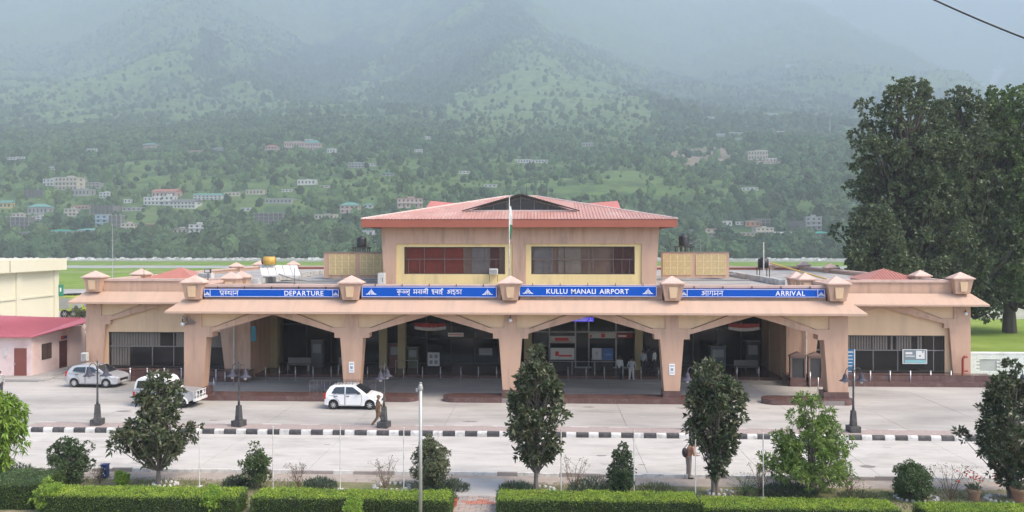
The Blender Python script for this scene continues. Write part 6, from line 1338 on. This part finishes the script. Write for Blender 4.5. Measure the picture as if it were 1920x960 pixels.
def pot(px, py, s, label, c, plantm=None, flowers=False):
    root = thing('flower_pot', label, 'pot', gb_(px, py)); root.scale = (s,)*3; pm = mat('terracotta'+str(c), c, .8, var=.15, scale=5)
    MB().lathe([(.13,0),(.19,.28),(.22,.28),(.22,.34),(.19,.34)], n=16).build('pot', pm, root, smooth=False); rg = np.random.default_rng(int(px)); n = 160
    P = rg.normal(size=(n, 3))*np.array([.09,.09,.04])+np.array([0,0,.36]); v, f = leaves(P, rg.normal(size=(n, 3))+np.array([0,0,1.]), .13, .035, rg); obj('foliage', npmesh('foliage', v, f, sh2 if plantm is None else plantm), root)
    if flowers:
        n = 70; P = rg.normal(size=(n, 3))*np.array([.25,.2,.07])+np.array([0,0,.75]); v, f = leaves(P, rg.normal(size=(n, 3)), .07, .06, rg); obj('flowers', npmesh('flowers', v, f, mat('red_petals', (.6,.03,.02), .6)), root); st2 = MB(); [st2.cyl((0,0,.3), (rg.normal()*.2, rg.normal()*.15, .7), .006, .004, 4) for _ in range(9)]; st2.build('stem', sh2, root)
pot(849, 951, 1.0, 'terracotta pot standing on the brick paving', (.32,.09,.06)); pot(1826, 938, 1.3, 'wide pot with red flowers left of the rightmost magnolia', (.33,.2,.13), flowers=True); pot(1915, 944, 1.8, 'large terracotta bowl at the right edge', (.36,.19,.12))
root = thing('litter_bin', 'small blue bin with white specks standing on the verge', 'bin', gb_(197, 896)); MB().box(-.13, .13, -.13, .13, 0, .56).build('bin_body', mat('bin_blue', (.02,.05,.16), .5, var=.3, scale=8), root, bevel=.02); MB().box(-.145, .145, -.145, .145, .56, .6).build('lid', mat('bin_blue', (.02,.05,.16), .5), root)
for k, (x, z) in enumerate(((-.05,.45), (.06,.4), (.0,.2), (-.06,.3), (.05,.12))): MB().box(x-.02, x+.02, -.137, -.131, z, z+.05).build('sticker', M['signw'], root)
pl = ['thin white pole right of the leftmost magnolia', 'thin white pole right of the egg-shaped shrub', 'thin white pole left of the pale twiggy bush bed', 'thin white pole just left of the thick pole', 'thin white pole right of the middle magnolia', 'thin white pole in front of the upright dark shrub', 'thin white pole left of the fourth pillar magnolia', 'thin white pole left of the light green tree']
for i, (px, pyb, pyt) in enumerate(((374, 914, 800), (512, 918, 801), (638, 919, 802), (757, 921, 803), (1052, 925, 806), (1189, 928, 808), (1304, 932, 811), (1431, 935, 813))):
    g = G(px, pyb); h = (pyb-pyt)*(10.2*1500/(pyb-HZ))/1500; o = thing('garden_pole', pl[i], 'pole', (g.x, g.y, 0), 0, 'thin white garden poles'); MB().cyl((0,0,0), (0,0,h), .024, .022, 8).build('pole', M['white'], o); MB().box(-.1, .1, -.1, .1, 0, .06).build('foot', M['white'], o); MB().lathe([(.034,h),(.034,h+.02),(.01,h+.04)], n=8).build('cap', M['white'], o)
o = thing('thick_pole', 'thick pale pole with a collar near its top, standing in front of the hedge', 'pole', (xat(788.5, 28.2), 28.2, 0)); zt = CH-(724-HZ)*28.2/1500; MB().cyl((0,0,0), (0,0,zt), .062, .06, 12).build('pole', mat('galvanised', (.42,.42,.41), .45, metal=.3, var=.1, scale=5), o, smooth=True); MB().lathe([(.09,zt-.14),(.09,zt-.06),(.075,zt-.06),(.075,zt),(.04,zt+.05),(.05,zt+.1),(.01,zt+.12)], n=12).build('collar', MATS['galvanised'], o); MB().box(-.16, -.09, -.03, .03, zt-.22, zt-.1).build('bracket', MATS['galvanised'], o)
# big trees beyond the right wing
bl = leaf_mat('tall_tree_leaves', (.085,.125,.058), (.135,.165,.085), .5, .5, .2); bl2 = leaf_mat('tall_tree_leaves_light', (.09,.15,.045), (.14,.2,.06), .5, .45, .2)
def at_tree(px, Y): return (xat(px, Y), Y, 0)
TG = 'big trees beyond the right wing'
plant('tall_tree', 'tallest broad dark tree beyond the right wing, left of the group', 'tree', at_tree(1700, 88), 27.9, [(.1,6.0),(.25,6.8),(.4,7.4),(.55,7.2),(.7,6.8),(.82,6.0),(.92,4.8),(1.0,2.6)], 380, .95, 7600, 9, .36, .22, bl, dbark, .5, stems=2, seed=71, up=.3, limb_show=.55, oval=.8, hollow=.4, group=TG)
plant('tall_tree', 'bright tall tree cut by the right edge with its trunk on the lawn', 'tree', at_tree(1893, 92), 27.6, [(.14,4.0),(.24,6.2),(.35,7.2),(.5,8.0),(.7,7.6),(.85,6.2),(.94,4.5),(1.0,2.2)], 380, 1.05, 8000, 9, .36, .22, bl2, dbark, .62, seed=72, up=.3, limb_show=.55, hollow=.35, group=TG)
plant('tall_tree', 'dark tree between the two tallest ones beyond the right wing', 'tree', at_tree(1800, 91), 26.3, [(.1,6.5),(.4,7.4),(.7,7.0),(.9,5.2),(1.0,2.8)], 300, 1.15, 5500, 9, .38, .24, bl, dbark, .5, seed=73, up=.3, hollow=.2, group=TG)
plant('tall_tree', 'low bright leaning tree at the lower left of the big trees', 'tree', at_tree(1645, 84), 13.5, [(.2,3.6),(.5,4.4),(.8,3.4),(1.0,1.4)], 120, .9, 3000, 9, .34, .2, bl, dbark, .3, seed=74, up=.3, group=TG)
plant('small_tree', 'small leafy tree between the guard building and left wing', 'tree', (xat(148, 66), 66, 0), 4.6, [(.45,.5),(.6,1.1),(.8,1.1),(1.0,.4)], 26, .3, 260, 7, .16, .07, leaf_mat('small_tree_leaves', (.13,.17,.08), (.2,.22,.12)), bark, .07, seed=75, up=.2)
# ------------------------------------------------------------------ buildings at the left
cream = mat('cream_plaster', 'd2cdb8', .85, var=.04, scale=.4, dirt=((.4,.37,.25), .2, .2))
bx = xat(107, 100); B = wthing('cream_building', 'large plain cream two-storey building at the left edge', 'building', (bx-8, 88, 0))
MB().box(bx-16, bx, 60+14, 100, 0, 6.6).build('wall', cream, B)
MB().box(bx-16.4, bx+.9, 73.6, 100.6, 6.6, 8.05).build('roof_parapet', cream, B)
for y in (99.6, 92.3, 85, 78): MB().box(bx, bx+.25, y-.45, y+.4, 0, 6.6).build('pilaster', cream, B)
for z in (3.35, 6.35):
    for y0, y1 in ((92.7, 99.1), (85.4, 91.8), (78.4, 84.5)): MB().box(bx, bx+.14, y0, y1, z, z+.25).build('string_course', cream, B)
MB().box(bx+.91, bx+.93, 89.6, 89.68, 6.65, 8.0).build('joint', mat('joint_dark', (.15,.13,.1), .9), B)
o = wthing('green_sign', 'small green sign on the far corner of the cream building', 'sign', (bx+.3, 99.9, 3.4)); MB().box(bx+.26, bx+.9, 99.88, 99.93, 3.2, 4.7).build('board', mat('sign_green', (.02,.22,.15), .5), o); MB().box(bx+.45, bx+.62, 99.86, 99.879, 3.8, 4.3).build('pictogram', M['signw'], o)
# guard building with pink roof
gp = mat('pale_pink_plaster', 'd9c3bf', .85, var=.05, scale=.6, dirt=((.42,.2,.15), .6, .45)); gx = -38.4; gy = 58.5
Bg = wthing('guard_building', 'small pale pink guard building with raspberry red sheet roof', 'building', (gx-4, gy+3, 0))
MB().prism([(gx-9,0),(gx,0),(gx,3.0),(gx-9,3.0)], gy, gy+.2).build('wall', gp, Bg)
MB().prism([(gy+.2,0),(gy+7,0),(gy+7,3.25),(gy+.2,3.0)], gx-.2, gx, 'x').build('wall', gp, Bg); MB().box(gx-9, gx-.2, gy+6.8, gy+7, 0, 3.2).build('wall', gp, Bg)
rz_ = mat('raspberry_roof', 'a85a66', .5, var=.08); MB().add([(gx-9.5,gy-.5,3.05),(gx+.3,gy-.5,3.05),(gx+1.6,gy+6.2,3.75),(gx-9.5,gy+7.4,3.95),(gx-9.5,gy-.5,3.12),(gx+.3,gy-.5,3.12),(gx+1.6,gy+6.2,3.82),(gx-9.5,gy+7.4,4.02)], [(0,3,2,1),(4,5,6,7),(0,1,5,4),(1,2,6,5),(2,3,7,6),(3,0,4,7)]).build('roof', rz_, Bg)
rb2 = MB(); x = gx-9.3
while x < gx+.2: rb2.add([(x-.03,gy-.5,3.12),(x+.03,gy-.5,3.12),(x+.03,gy+6.6,3.9),(x-.03,gy+6.6,3.9),(x-.03,gy-.5,3.15),(x+.03,gy-.5,3.15),(x+.03,gy+6.6,3.93),(x-.03,gy+6.6,3.93)], [(4,5,6,7),(0,1,5,4),(1,2,6,5),(3,0,4,7)]); x += .3
rb2.build('roof_rib', rz_, Bg, kind='stuff')
dm = mat('brown_door', (.20,.06,.045), .6, var=.1); a, b = at(27, 705, gy), at(50, 653, gy)
d = MB().box(a.x, b.x, gy-.03, gy-.002, .05, b.z).build('door', dm, Bg); MB().box(a.x+.06, a.x+.1, gy-.07, gy-.03, .95, 1.1).build('handle', M['steel'], d)
a, b = at(9, 667, gy), at(14, 654, gy); MB().box(a.x, b.x, gy-.12, gy-.002, a.z, b.z).build('meter_box', M['white'], Bg)
def ywall(px): # depth on the plane X=gx
    k = (px-960)/1500; t = math.tan(math.atan(k)-YAW); return gx/t
y0, y1 = ywall(78), ywall(96); z1 = CH-(648-HZ)*y0*1.02/1500; 
Wd = MB().box(gx+.002, gx+.04, y0, y1, 1.15, 2.35).build('window', M['frame'], Bg); MB().box(gx+.041, gx+.05, y0+.08, (y0+y1)/2-.04, 1.22, 2.28).build('pane', mat('brown_pane', (.09,.06,.05), .3), Wd); MB().box(gx+.041, gx+.05, (y0+y1)/2+.04, y1-.08, 1.22, 2.28).build('pane', MATS['brown_pane'], Wd)
y0, y1 = ywall(111), ywall(125); MB().box(gx+.002, gx+.04, y0, y1, .05, 2.3).build('door', mat('dark_red_door', (.08,.02,.02), .6), Bg)
o = wthing('door_sign', 'small red and blue sign above the dark side door of the guard building', 'sign', (gx+.1, (y0+y1)/2, 2.5)); MB().box(gx+.05, gx+.1, y0+.2, y1-.1, 2.42, 2.68).build('board', mat('sign_red', (.4,.03,.05), .5), o); MB().box(gx+.101, gx+.11, (y0+y1)/2, y1-.15, 2.46, 2.64).build('pictogram', mat('bin_blue', (.02,.05,.16), .5), o)
S_(MB().box(gx-9, gx+2.0, gy-1.6, gy-.01, -.02, .14).build('guard_step', M['conc'])) ; S_(MB().box(gx+.01, gx+1.4, gy, gy+7, -.02, .15).build('side_step', M['conc']))
S_(MB().box(-58, -36.8, 56.7, 56.85, -.02, .012).build('drain_channel', M['joint']))
# rubble wall between guard building and wing
Wl = wthing('block_wall', 'unplastered grey block wall beyond the guard building', 'wall', (-37, 66.6, 0), kind=None); 
bmw = MB().box(-.29, .29, -.12, .12, 0, .27).mesh('wall_block', mat('grey_block', (.36,.35,.33), .95, var=.2, scale=1.5, island=.15))
for r_ in range(8):
    for i in range(14): obj('wall_block', bmw, Wl, (-4+i*.6+(r_ % 2)*.3, rnd.uniform(-.015, .015), r_*.285))
# white painted brick wall at right
x0_, x1_ = xat(1812, 61.2), 60.0; nW = wthing('white_brick_wall', 'white painted brick wall with a blocked recess, right of the terminal', 'wall', (x0_, 61.2, 0))
MB().box(x0_, x1_, 61.24, 61.45, 0, 1.8).build('wall_core', mat('mortar', (.5,.5,.48), .9), nW)
bw = MB().box(-.235, .235, -.03, .03, 0, .115).mesh('brick', mat('white_brick', (.74,.75,.75), .8, var=.07, scale=3, island=.05, dirt=((.3,.3,.28), .35, 1.2)))
rec0, rec1 = xat(1838, 61.2), xat(1867, 61.2); cnt = 0
for r_ in range(14):
    x = x0_+.24+(r_ % 2)*.24
    while x < xat(1935, 61.2) and cnt < 290:
        if not (rec0-.25 < x < rec1+.25 and .4 < r_*.128 < 1.35): obj('brick', bw, nW, (x-x0_, rnd.uniform(-.006, .004), r_*.128)); cnt += 1
        x += .49
MB().box(xat(1936, 61.2), x1_, 61.2, 61.24, 0, 1.78).build('plain_stretch', MATS['white_brick'], nW); MB().box(x0_-.05, x1_, 61.15, 61.5, 1.8, 1.92).build('coping', MATS['white_brick'], nW)
s = MB(); s.box(rec0, rec1, 61.22, 61.24, .42, 1.35); s.build('recess_panel', mat('recess_grey', (.42,.43,.44), .9), nW)
# ------------------------------------------------------------------ houses on the mountainside
WC = dict(w=(.58,.57,.54), c=(.52,.45,.36), g=(.33,.32,.31), p=(.5,.36,.32), b=(.3,.42,.5), y=(.5,.4,.2), k=(.2,.19,.18), o=(.42,.2,.12))
RC = dict(g=(.12,.29,.24), r=(.42,.16,.12), s=(.45,.46,.47), w=(.65,.64,.62), k=(.16,.15,.15), t=(.03,.30,.22))
winm = mat('house_window', (.06,.06,.07), .4); HOUSES = []
def house(px0, px1, pyb, pyt, n, wc, roof, rc, label, nx=None, frame=False, cat='house'):
    (P, d) = on_slope((px0+px1)/2, pyb); s = d/1500; w = (px1-px0)*s; h = (pyb-pyt)*s; dep = min(max(6, w*.6), 12)
    rh = h*.3 if roof in ('hip', 'gable') else 0; hw = h-rh; st_h = hw/n; rz = YAW*0+rnd.uniform(-.18, .18)
    H = thing('hill_house', label, cat, (P.x, P.y+dep/2, P.z), rz, 'houses on the mountainside'); HOUSES.append((px0, px1, pyb, pyt, d)); wm = mat('hw_'+wc, WC[wc], .9, var=.12, scale=.3); rm = mat('hr_'+rc, RC[rc], .6, var=.1, scale=.5)
    if frame:   # unfinished concrete frame: slabs and columns
        b = MB()
        for i in range(n+1): b.box(-w/2, w/2, -dep/2, dep/2, i*st_h-.15 if i else -4, i*st_h+.12)
        b.build('floor_slab', wm, H)
        for i in range(max(3, int(w/3.2))+1):
            x = -w/2+.2+(w-.4)*i/max(3, int(w/3.2))
            for y in (-dep/2+.2, dep/2-.2): MB().box(x-.17, x+.17, y-.17, y+.17, .12, hw+.9).build('column', wm, H)
        MB().box(-w/2+.5, w/2-.5, -dep/2+1.6, dep/2-.5, .12, hw-.15).build('wall', mat('hw_k', WC['k'], .9, var=.12, scale=.3), H)
    else:
        MB().box(-w/2, w/2, -dep/2, dep/2, -5, hw).build('wall', wm, H)
        nx = nx or max(2, int(w/3)); fm_ = MB().box(-.5, .5, -.06, .03, -.5, .5).mesh('window', winm)
        for i in range(n):
            if i: MB().box(-w/2-.6, w/2+.6, -dep/2-.9, -dep/2-.001, i*st_h-.1, i*st_h+.1).build('balcony_slab', mat('hw_w', WC['w'], .9, var=.12, scale=.3), H)
            for j in range(nx): obj('window', fm_, H, (-w/2+w*(j+.5)/nx, -dep/2, (i+.52)*st_h), scale=(w/nx*.42, 1, st_h*.46))
            for sy in (-1, 1): obj('window', fm_, H, (sy*w/2, 0, (i+.52)*st_h), (0, 0, R(90)*sy), scale=(dep*.2, 1, st_h*.46))
    if roof == 'flat':
        MB().box(-w/2-.4, w/2+.4, -dep/2-.4, dep/2+.4, hw, hw+.25).build('roof', rm, H); MB().box(-w*.1, w*.18, -1, 2, hw+.25, hw+min(1.8, h*.2)).build('stair_head', wm, H) if w > 9 else None
    elif roof == 'hip': b = MB(); a, c = w/2+.8, dep/2+.8; q = max(0, a-c); b.add([(-a,-c,hw),(a,-c,hw),(a,c,hw),(-a,c,hw),(-q-.01,0,hw+rh),(q+.01,0,hw+rh)], [(0,3,2,1),(0,1,5,4),(1,2,5),(2,3,4,5),(3,0,4)]); b.build('roof', rm, H)
    elif roof == 'gable': MB().prism([(-dep/2-.8,hw),(dep/2+.8,hw),(0,hw+rh)], -w/2-.5, w/2+.5, 'x').build('roof', rm, H)
    return H
HL = [
 (102,146,358,333,3,'c','flat','w','cream four-storey block with rows of windows at left'), (80,108,349,336,2,'w','flat','s','small white annex left of the cream four-storey block'),
 (133,168,368,355,1,'g','flat','s','grey flat house just below the cream four-storey block'), (42,80,371,357,2,'k','frame','s','unfinished dark concrete house at far left'), (186,207,372,361,2,'w','flat','w','small white house with rooftop tank right of the cream block'),
 (150,164,342,338,1,'w','flat','s','tiny white house up to the right of the cream block'), (164,187,352,343,2,'g','flat','s','tiny pale house right of the cream block'), (91,102,319,312,1,'w','hip','s','lone tiny white tower house on the left slope'),
 (-2,21,391,376,1,'y','gable','g','yellow house with green roof at the left edge'), (52,88,403,382,1,'g','hip','g','grey house with green gabled roof at left'), (132,168,392,385,1,'p','gable','r','long house with pink roof above the concrete frame'),
 (120,143,406,392,2,'c','flat','s','cream house left of the pink roof'), (167,215,403,385,2,'k','frame','s','dark unfinished concrete frame house'), (178,200,426,403,3,'b','flat','w','pale blue narrow three-storey house'), (200,226,431,404,3,'g','frame','s','grey stepped house right of the pale blue one'),
 (10,52,430,407,3,'g','frame','s','grey three-storey unfinished house at lower left'), (90,133,441,431,1,'w','hip','t','low house with bright turquoise roof'), (144,180,440,428,1,'w','hip','g','low house with green roof beside the turquoise one'), (226,250,434,419,2,'c','flat','s','small cream house with grey roof under the terrace'),
 (269,305,385,370,2,'w','flat','w','bright white flat house left of the gabled pair'), (300,326,386,368,2,'w','flat','w','white stepped house in the middle of the white cluster'), (318,368,391,373,2,'w','gable','k','white house with dark gabled roof in the white cluster'), (284,330,372,354,1,'p','gable','r','house with pink red roof above the white cluster'), (362,414,375,362,2,'w','gable','g','cream house with green and white roof right of the white cluster'),
 (353,384,443,421,3,'w','flat','s','tall white house low on the left slope'), (324,350,441,428,1,'c','flat','s','low cream house left of the tall white one'), (420,448,368,361,1,'c','flat','s','low house at the end of the white cluster row'),
 (266,294,281,267,2,'p','hip','g','pink house with green roof high on the left slope'), (162,182,284,279,1,'w','flat','w','tiny white roof high on the left slope'), (354,381,287,281,1,'p','gable','r','tiny pink roofed house high on the slope'), (398,420,282,276,1,'g','hip','s','tiny grey roofed house high on the slope'),
 (497,520,285,271,2,'p','hip','r','pink house with pointed roof at the left of the hill row'), (532,574,277,266,1,'p','flat','s','long pink house in the hill row'), (571,600,283,262,2,'p','hip','g','taller pink house with green roof in the hill row'), (613,629,287,279,1,'w','flat','s','small house right of the hill row'), (571,586,266,260,1,'w','gable','s','tiny grey roof above the hill row'),
 (652,682,315,305,2,'g','flat','s','grey terraced house on the green mound'), (557,590,347,337,1,'w','flat','s','cream school-like house with a row of dark windows'), (716,738,330,323,1,'g','hip','g','small green roofed hut'), (475,530,420,400,3,'g','frame','s','grey multi-storey concrete frame house in the middle slope'),
 (637,672,400,379,2,'p','hip','g','pink house with green hipped roof left of the terminal roof'), (681,699,391,381,1,'w','hip','g','small green roofed pavilion beside it'), (461,496,365,356,1,'c','flat','s','low cream house in the middle slope'), (497,548,382,373,1,'g','flat','s','long low grey house under the terraces'), (590,628,412,402,1,'c','flat','s','low earth coloured house in the middle slope'),
 (743,790,390,372,2,'p','flat','r','pink house cluster left of the terminal roof ridge'), (679,700,446,432,1,'w','flat','s','white house just behind the left water tank'), (700,722,447,440,1,'w','flat','s','low white roof beside the left screen wall'), (776,795,287,280,2,'w','flat','s','tiny white house right of centre slope'), (796,806,262,256,1,'w','flat','s','tiny white roof high above centre'),
 (966,997,306,299,1,'w','flat','w','long low white shed, left half, at centre'), (998,1027,306,300,1,'w','flat','w','long low white shed, right half, at centre'), (908,932,351,346,1,'w','flat','s','low pale house above the terminal roof'),(1092,1112,275,268,1,'g','flat','s','tiny house at right of centre'),
 (1344,1360,256,250,1,'w','gable','s','tiny white roof above the landslide, left'), (1366,1392,252,247,1,'w','gable','s','tiny white roof above the landslide, right'), (1404,1440,300,283,2,'c','flat','s','white village house right of the landslide'), (1418,1438,291,281,1,'w','gable','w','upper white roof of the village right of the landslide'), (1436,1456,304,297,1,'w','flat','w','lower white roof of the village right of the landslide'),
 (1418,1464,307,302,1,'c','flat','r','long low reddish roof below the village'), (1590,1600,255,250,1,'w','flat','w','white shed beside the big tree'), (1322,1345,445,429,2,'c','flat','r','cream two-storey house with red parapet right of the terminal'), (1354,1372,424,415,1,'w','flat','w','small white house right of the terminal roof'), (1380,1394,422,416,1,'w','flat','s','small white roof shed right of the terminal'),
 (1398,1425,425,415,1,'o','flat','s','brick red flat house on the right slope'), (1420,1452,424,411,2,'g','frame','s','grey unfinished house behind the cream balconied house'), (1416,1450,441,427,2,'c','flat','s','cream balconied house with pink parapet'), (1376,1416,442,437,1,'p','flat','s','low pink wall-like house on the right'), (1480,1512,432,415,2,'k','frame','s','dark brown unfinished house left of the tall one'), (1512,1541,431,407,3,'g','flat','s','tall brown house with grey roof on the right slope'),
 (1452,1486,442,435,1,'w','gable','s','low white roofed sheds right of the cream balconied house'), (1527,1556,445,434,1,'g','hip','t','bright green tarpaulin roofed shed on the right'), (1392,1422,357,352,1,'w','flat','s','lone white roof in the right woods'),
 (1326,1342,222,219,1,'w','flat','w','tiny white roof on the hazy slope, left'), (1440,1458,217,213,1,'w','flat','w','tiny white roof on the hazy slope, middle'), (1474,1496,124,120,1,'w','flat','w','tiny white roof very high in the haze'), (1458,1470,107,104,1,'w','flat','w','topmost tiny white roof in the haze'),
 (22,44,412,401,2,'c','flat','s','small cream house above the lower left unfinished one'), (60,84,415,405,2,'w','flat','s','small white house right of the green gabled grey house'), (34,60,444,436,1,'g','flat','s','grey shed in the trees at lower left'), (228,262,396,389,1,'g','flat','s','small grey shed above the bare terrace'),
 (232,246,381,374,1,'w','flat','w','tiny white house between the two left clusters'), (12,30,300,295,1,'w','flat','s','tiny pale roof at the far left edge, high'), (30,46,298,294,1,'w','flat','s','tiny pale roof beside the far left one'), (244,262,427,420,1,'g','flat','s','little grey house left of the low cream one'),
 (270,292,424,419,1,'p','gable','r','little pink shed in the lower trees'), (452,470,396,390,1,'w','flat','s','tiny white house left of the grey concrete frame'), (528,548,360,355,1,'w','flat','s','tiny pale house below the school-like one'), (600,618,352,348,1,'c','flat','s','tiny cream shed right of the school-like house'),
 (1290,1304,437,431,1,'w','flat','s','tiny pale shed just right of the terminal roof'), (1456,1470,250,246,1,'w','flat','w','tiny white roof upper right of the village'), (1380,1392,262,258,1,'w','gable','s','tiny roof just below the two above the landslide'), (1556,1570,418,412,1,'g','flat','s','small grey house right of the tall brown one'), (860,880,326,321,1,'w','flat','s','tiny pale house left of the central meadow terraces'), (690,706,312,307,1,'w','flat','s','tiny pale house right of the grey terraced one'),
]
for h in HL:
    px0, px1, pyb, pyt, n, wc, roof, rc, lab = h
    house(px0, px1, pyb, pyt, n, wc, 'none' if roof == 'frame' else roof, rc, lab, frame=(roof == 'frame'))
for (px, pyb, pyt, lab) in ((1556, 250, 218, 'thin white lattice mast high on the right slope'), (594, 347, 336, 'white mobile mast beside the school-like house')):
    P, d = on_slope(px, pyb); o = thing('lattice_mast', lab, 'mast', P); hh = (pyb-pyt)*d/1500; s = MB(); r = .9
    for a in range(3): s.cyl((math.cos(a*2.1)*r, math.sin(a*2.1)*r, 0), (0, 0, hh), .25, .12, 4)
    s.build('mast_legs', M['white'], o); s = MB(); [s.box(-r*(1-i/9), r*(1-i/9), -.1, .1, hh*i/8, hh*i/8+.3) for i in range(1, 8)]; s.build('brace', M['white'], o)
def clear(P, S):
    d = -P[:, 0]*st+P[:, 1]*ct; u = P[:, 0]*ct+P[:, 1]*st; px = 960+1500*u/d; pb = HZ+1500*(CH-P[:, 2])/d; top = pb-2.2*S*1500/d; hw = S*1500/d
    keep = np.ones(len(P), bool)
    for (x0, x1, yb, yt, dh) in HOUSES:
        hit = (px > x0-hw*.8) & (px < x1+hw*.8) & (d < dh+6) & (top < yb-.22*(yb-yt)) & (pb > yt)
        keep &= ~hit
        keep &= ~((px > x0-2) & (px < x1+2) & (d > dh-2) & (d < dh+16))
    return P[keep], S[keep]
A, sA = scatter(60000, 482, 620, 0.78, 2.4, 4.2, 1.0, 2)
B, sB = scatter(110000, 600, 1500, 0.78, 0.6, 3.0, 1.0, 3)
C_, sC = scatter(90000, 1500, 4200, 0.8, 1.8, 5.0, 0.8, 5)
thin = np.random.default_rng(9).uniform(0, 1, len(A)) < 0.16; A, sA = clear(A[thin], sA[thin])
thin = np.random.default_rng(10).uniform(0, 1, len(B)) < 0.66; B, sB = clear(B[thin], sB[thin]); C_, sC = clear(C_, sC)
gn_trees('riverside_woodland', A, sA, forest_mat('riverside_leaves', (0.03,0.06,0.032), (0.07,0.105,0.045)), 'dense dark riverside trees at the foot of the mountain')
gn_trees('hillside_woodland', B, sB, forest_mat('hillside_leaves', (0.035,0.072,0.032), (0.10,0.15,0.052)), 'scattered trees and bushes covering the lower mountainside among houses')
gn_trees('mountain_woodland', C_, sC, forest_mat('mountain_leaves', (0.045,0.085,0.04), (0.10,0.15,0.06)), 'far forest on the upper mountain slopes fading into haze')
# ------------------------------------------------------------------ haze
hz = MB().box(-13900, 13900, -30, 12600, -2.4, 4300).build('haze', [], kind='stuff', label='pale bluish valley haze between the camera and the mountain', cat='haze')
hm = bpy.data.materials.new('haze_air'); hm.use_nodes = True; N = hm.node_tree.nodes; N.clear()
pv_ = N.new('ShaderNodeVolumePrincipled'); mo = N.new('ShaderNodeOutputMaterial'); hm.node_tree.links.new(pv_.outputs[0], mo.inputs['Volume'])
pv_.inputs['Color'].default_value = (0.81, 0.895, 1.0, 1); pv_.inputs['Density'].default_value = 0.00033; pv_.inputs['Anisotropy'].default_value = 0.0
hz.data.materials.append(hm)
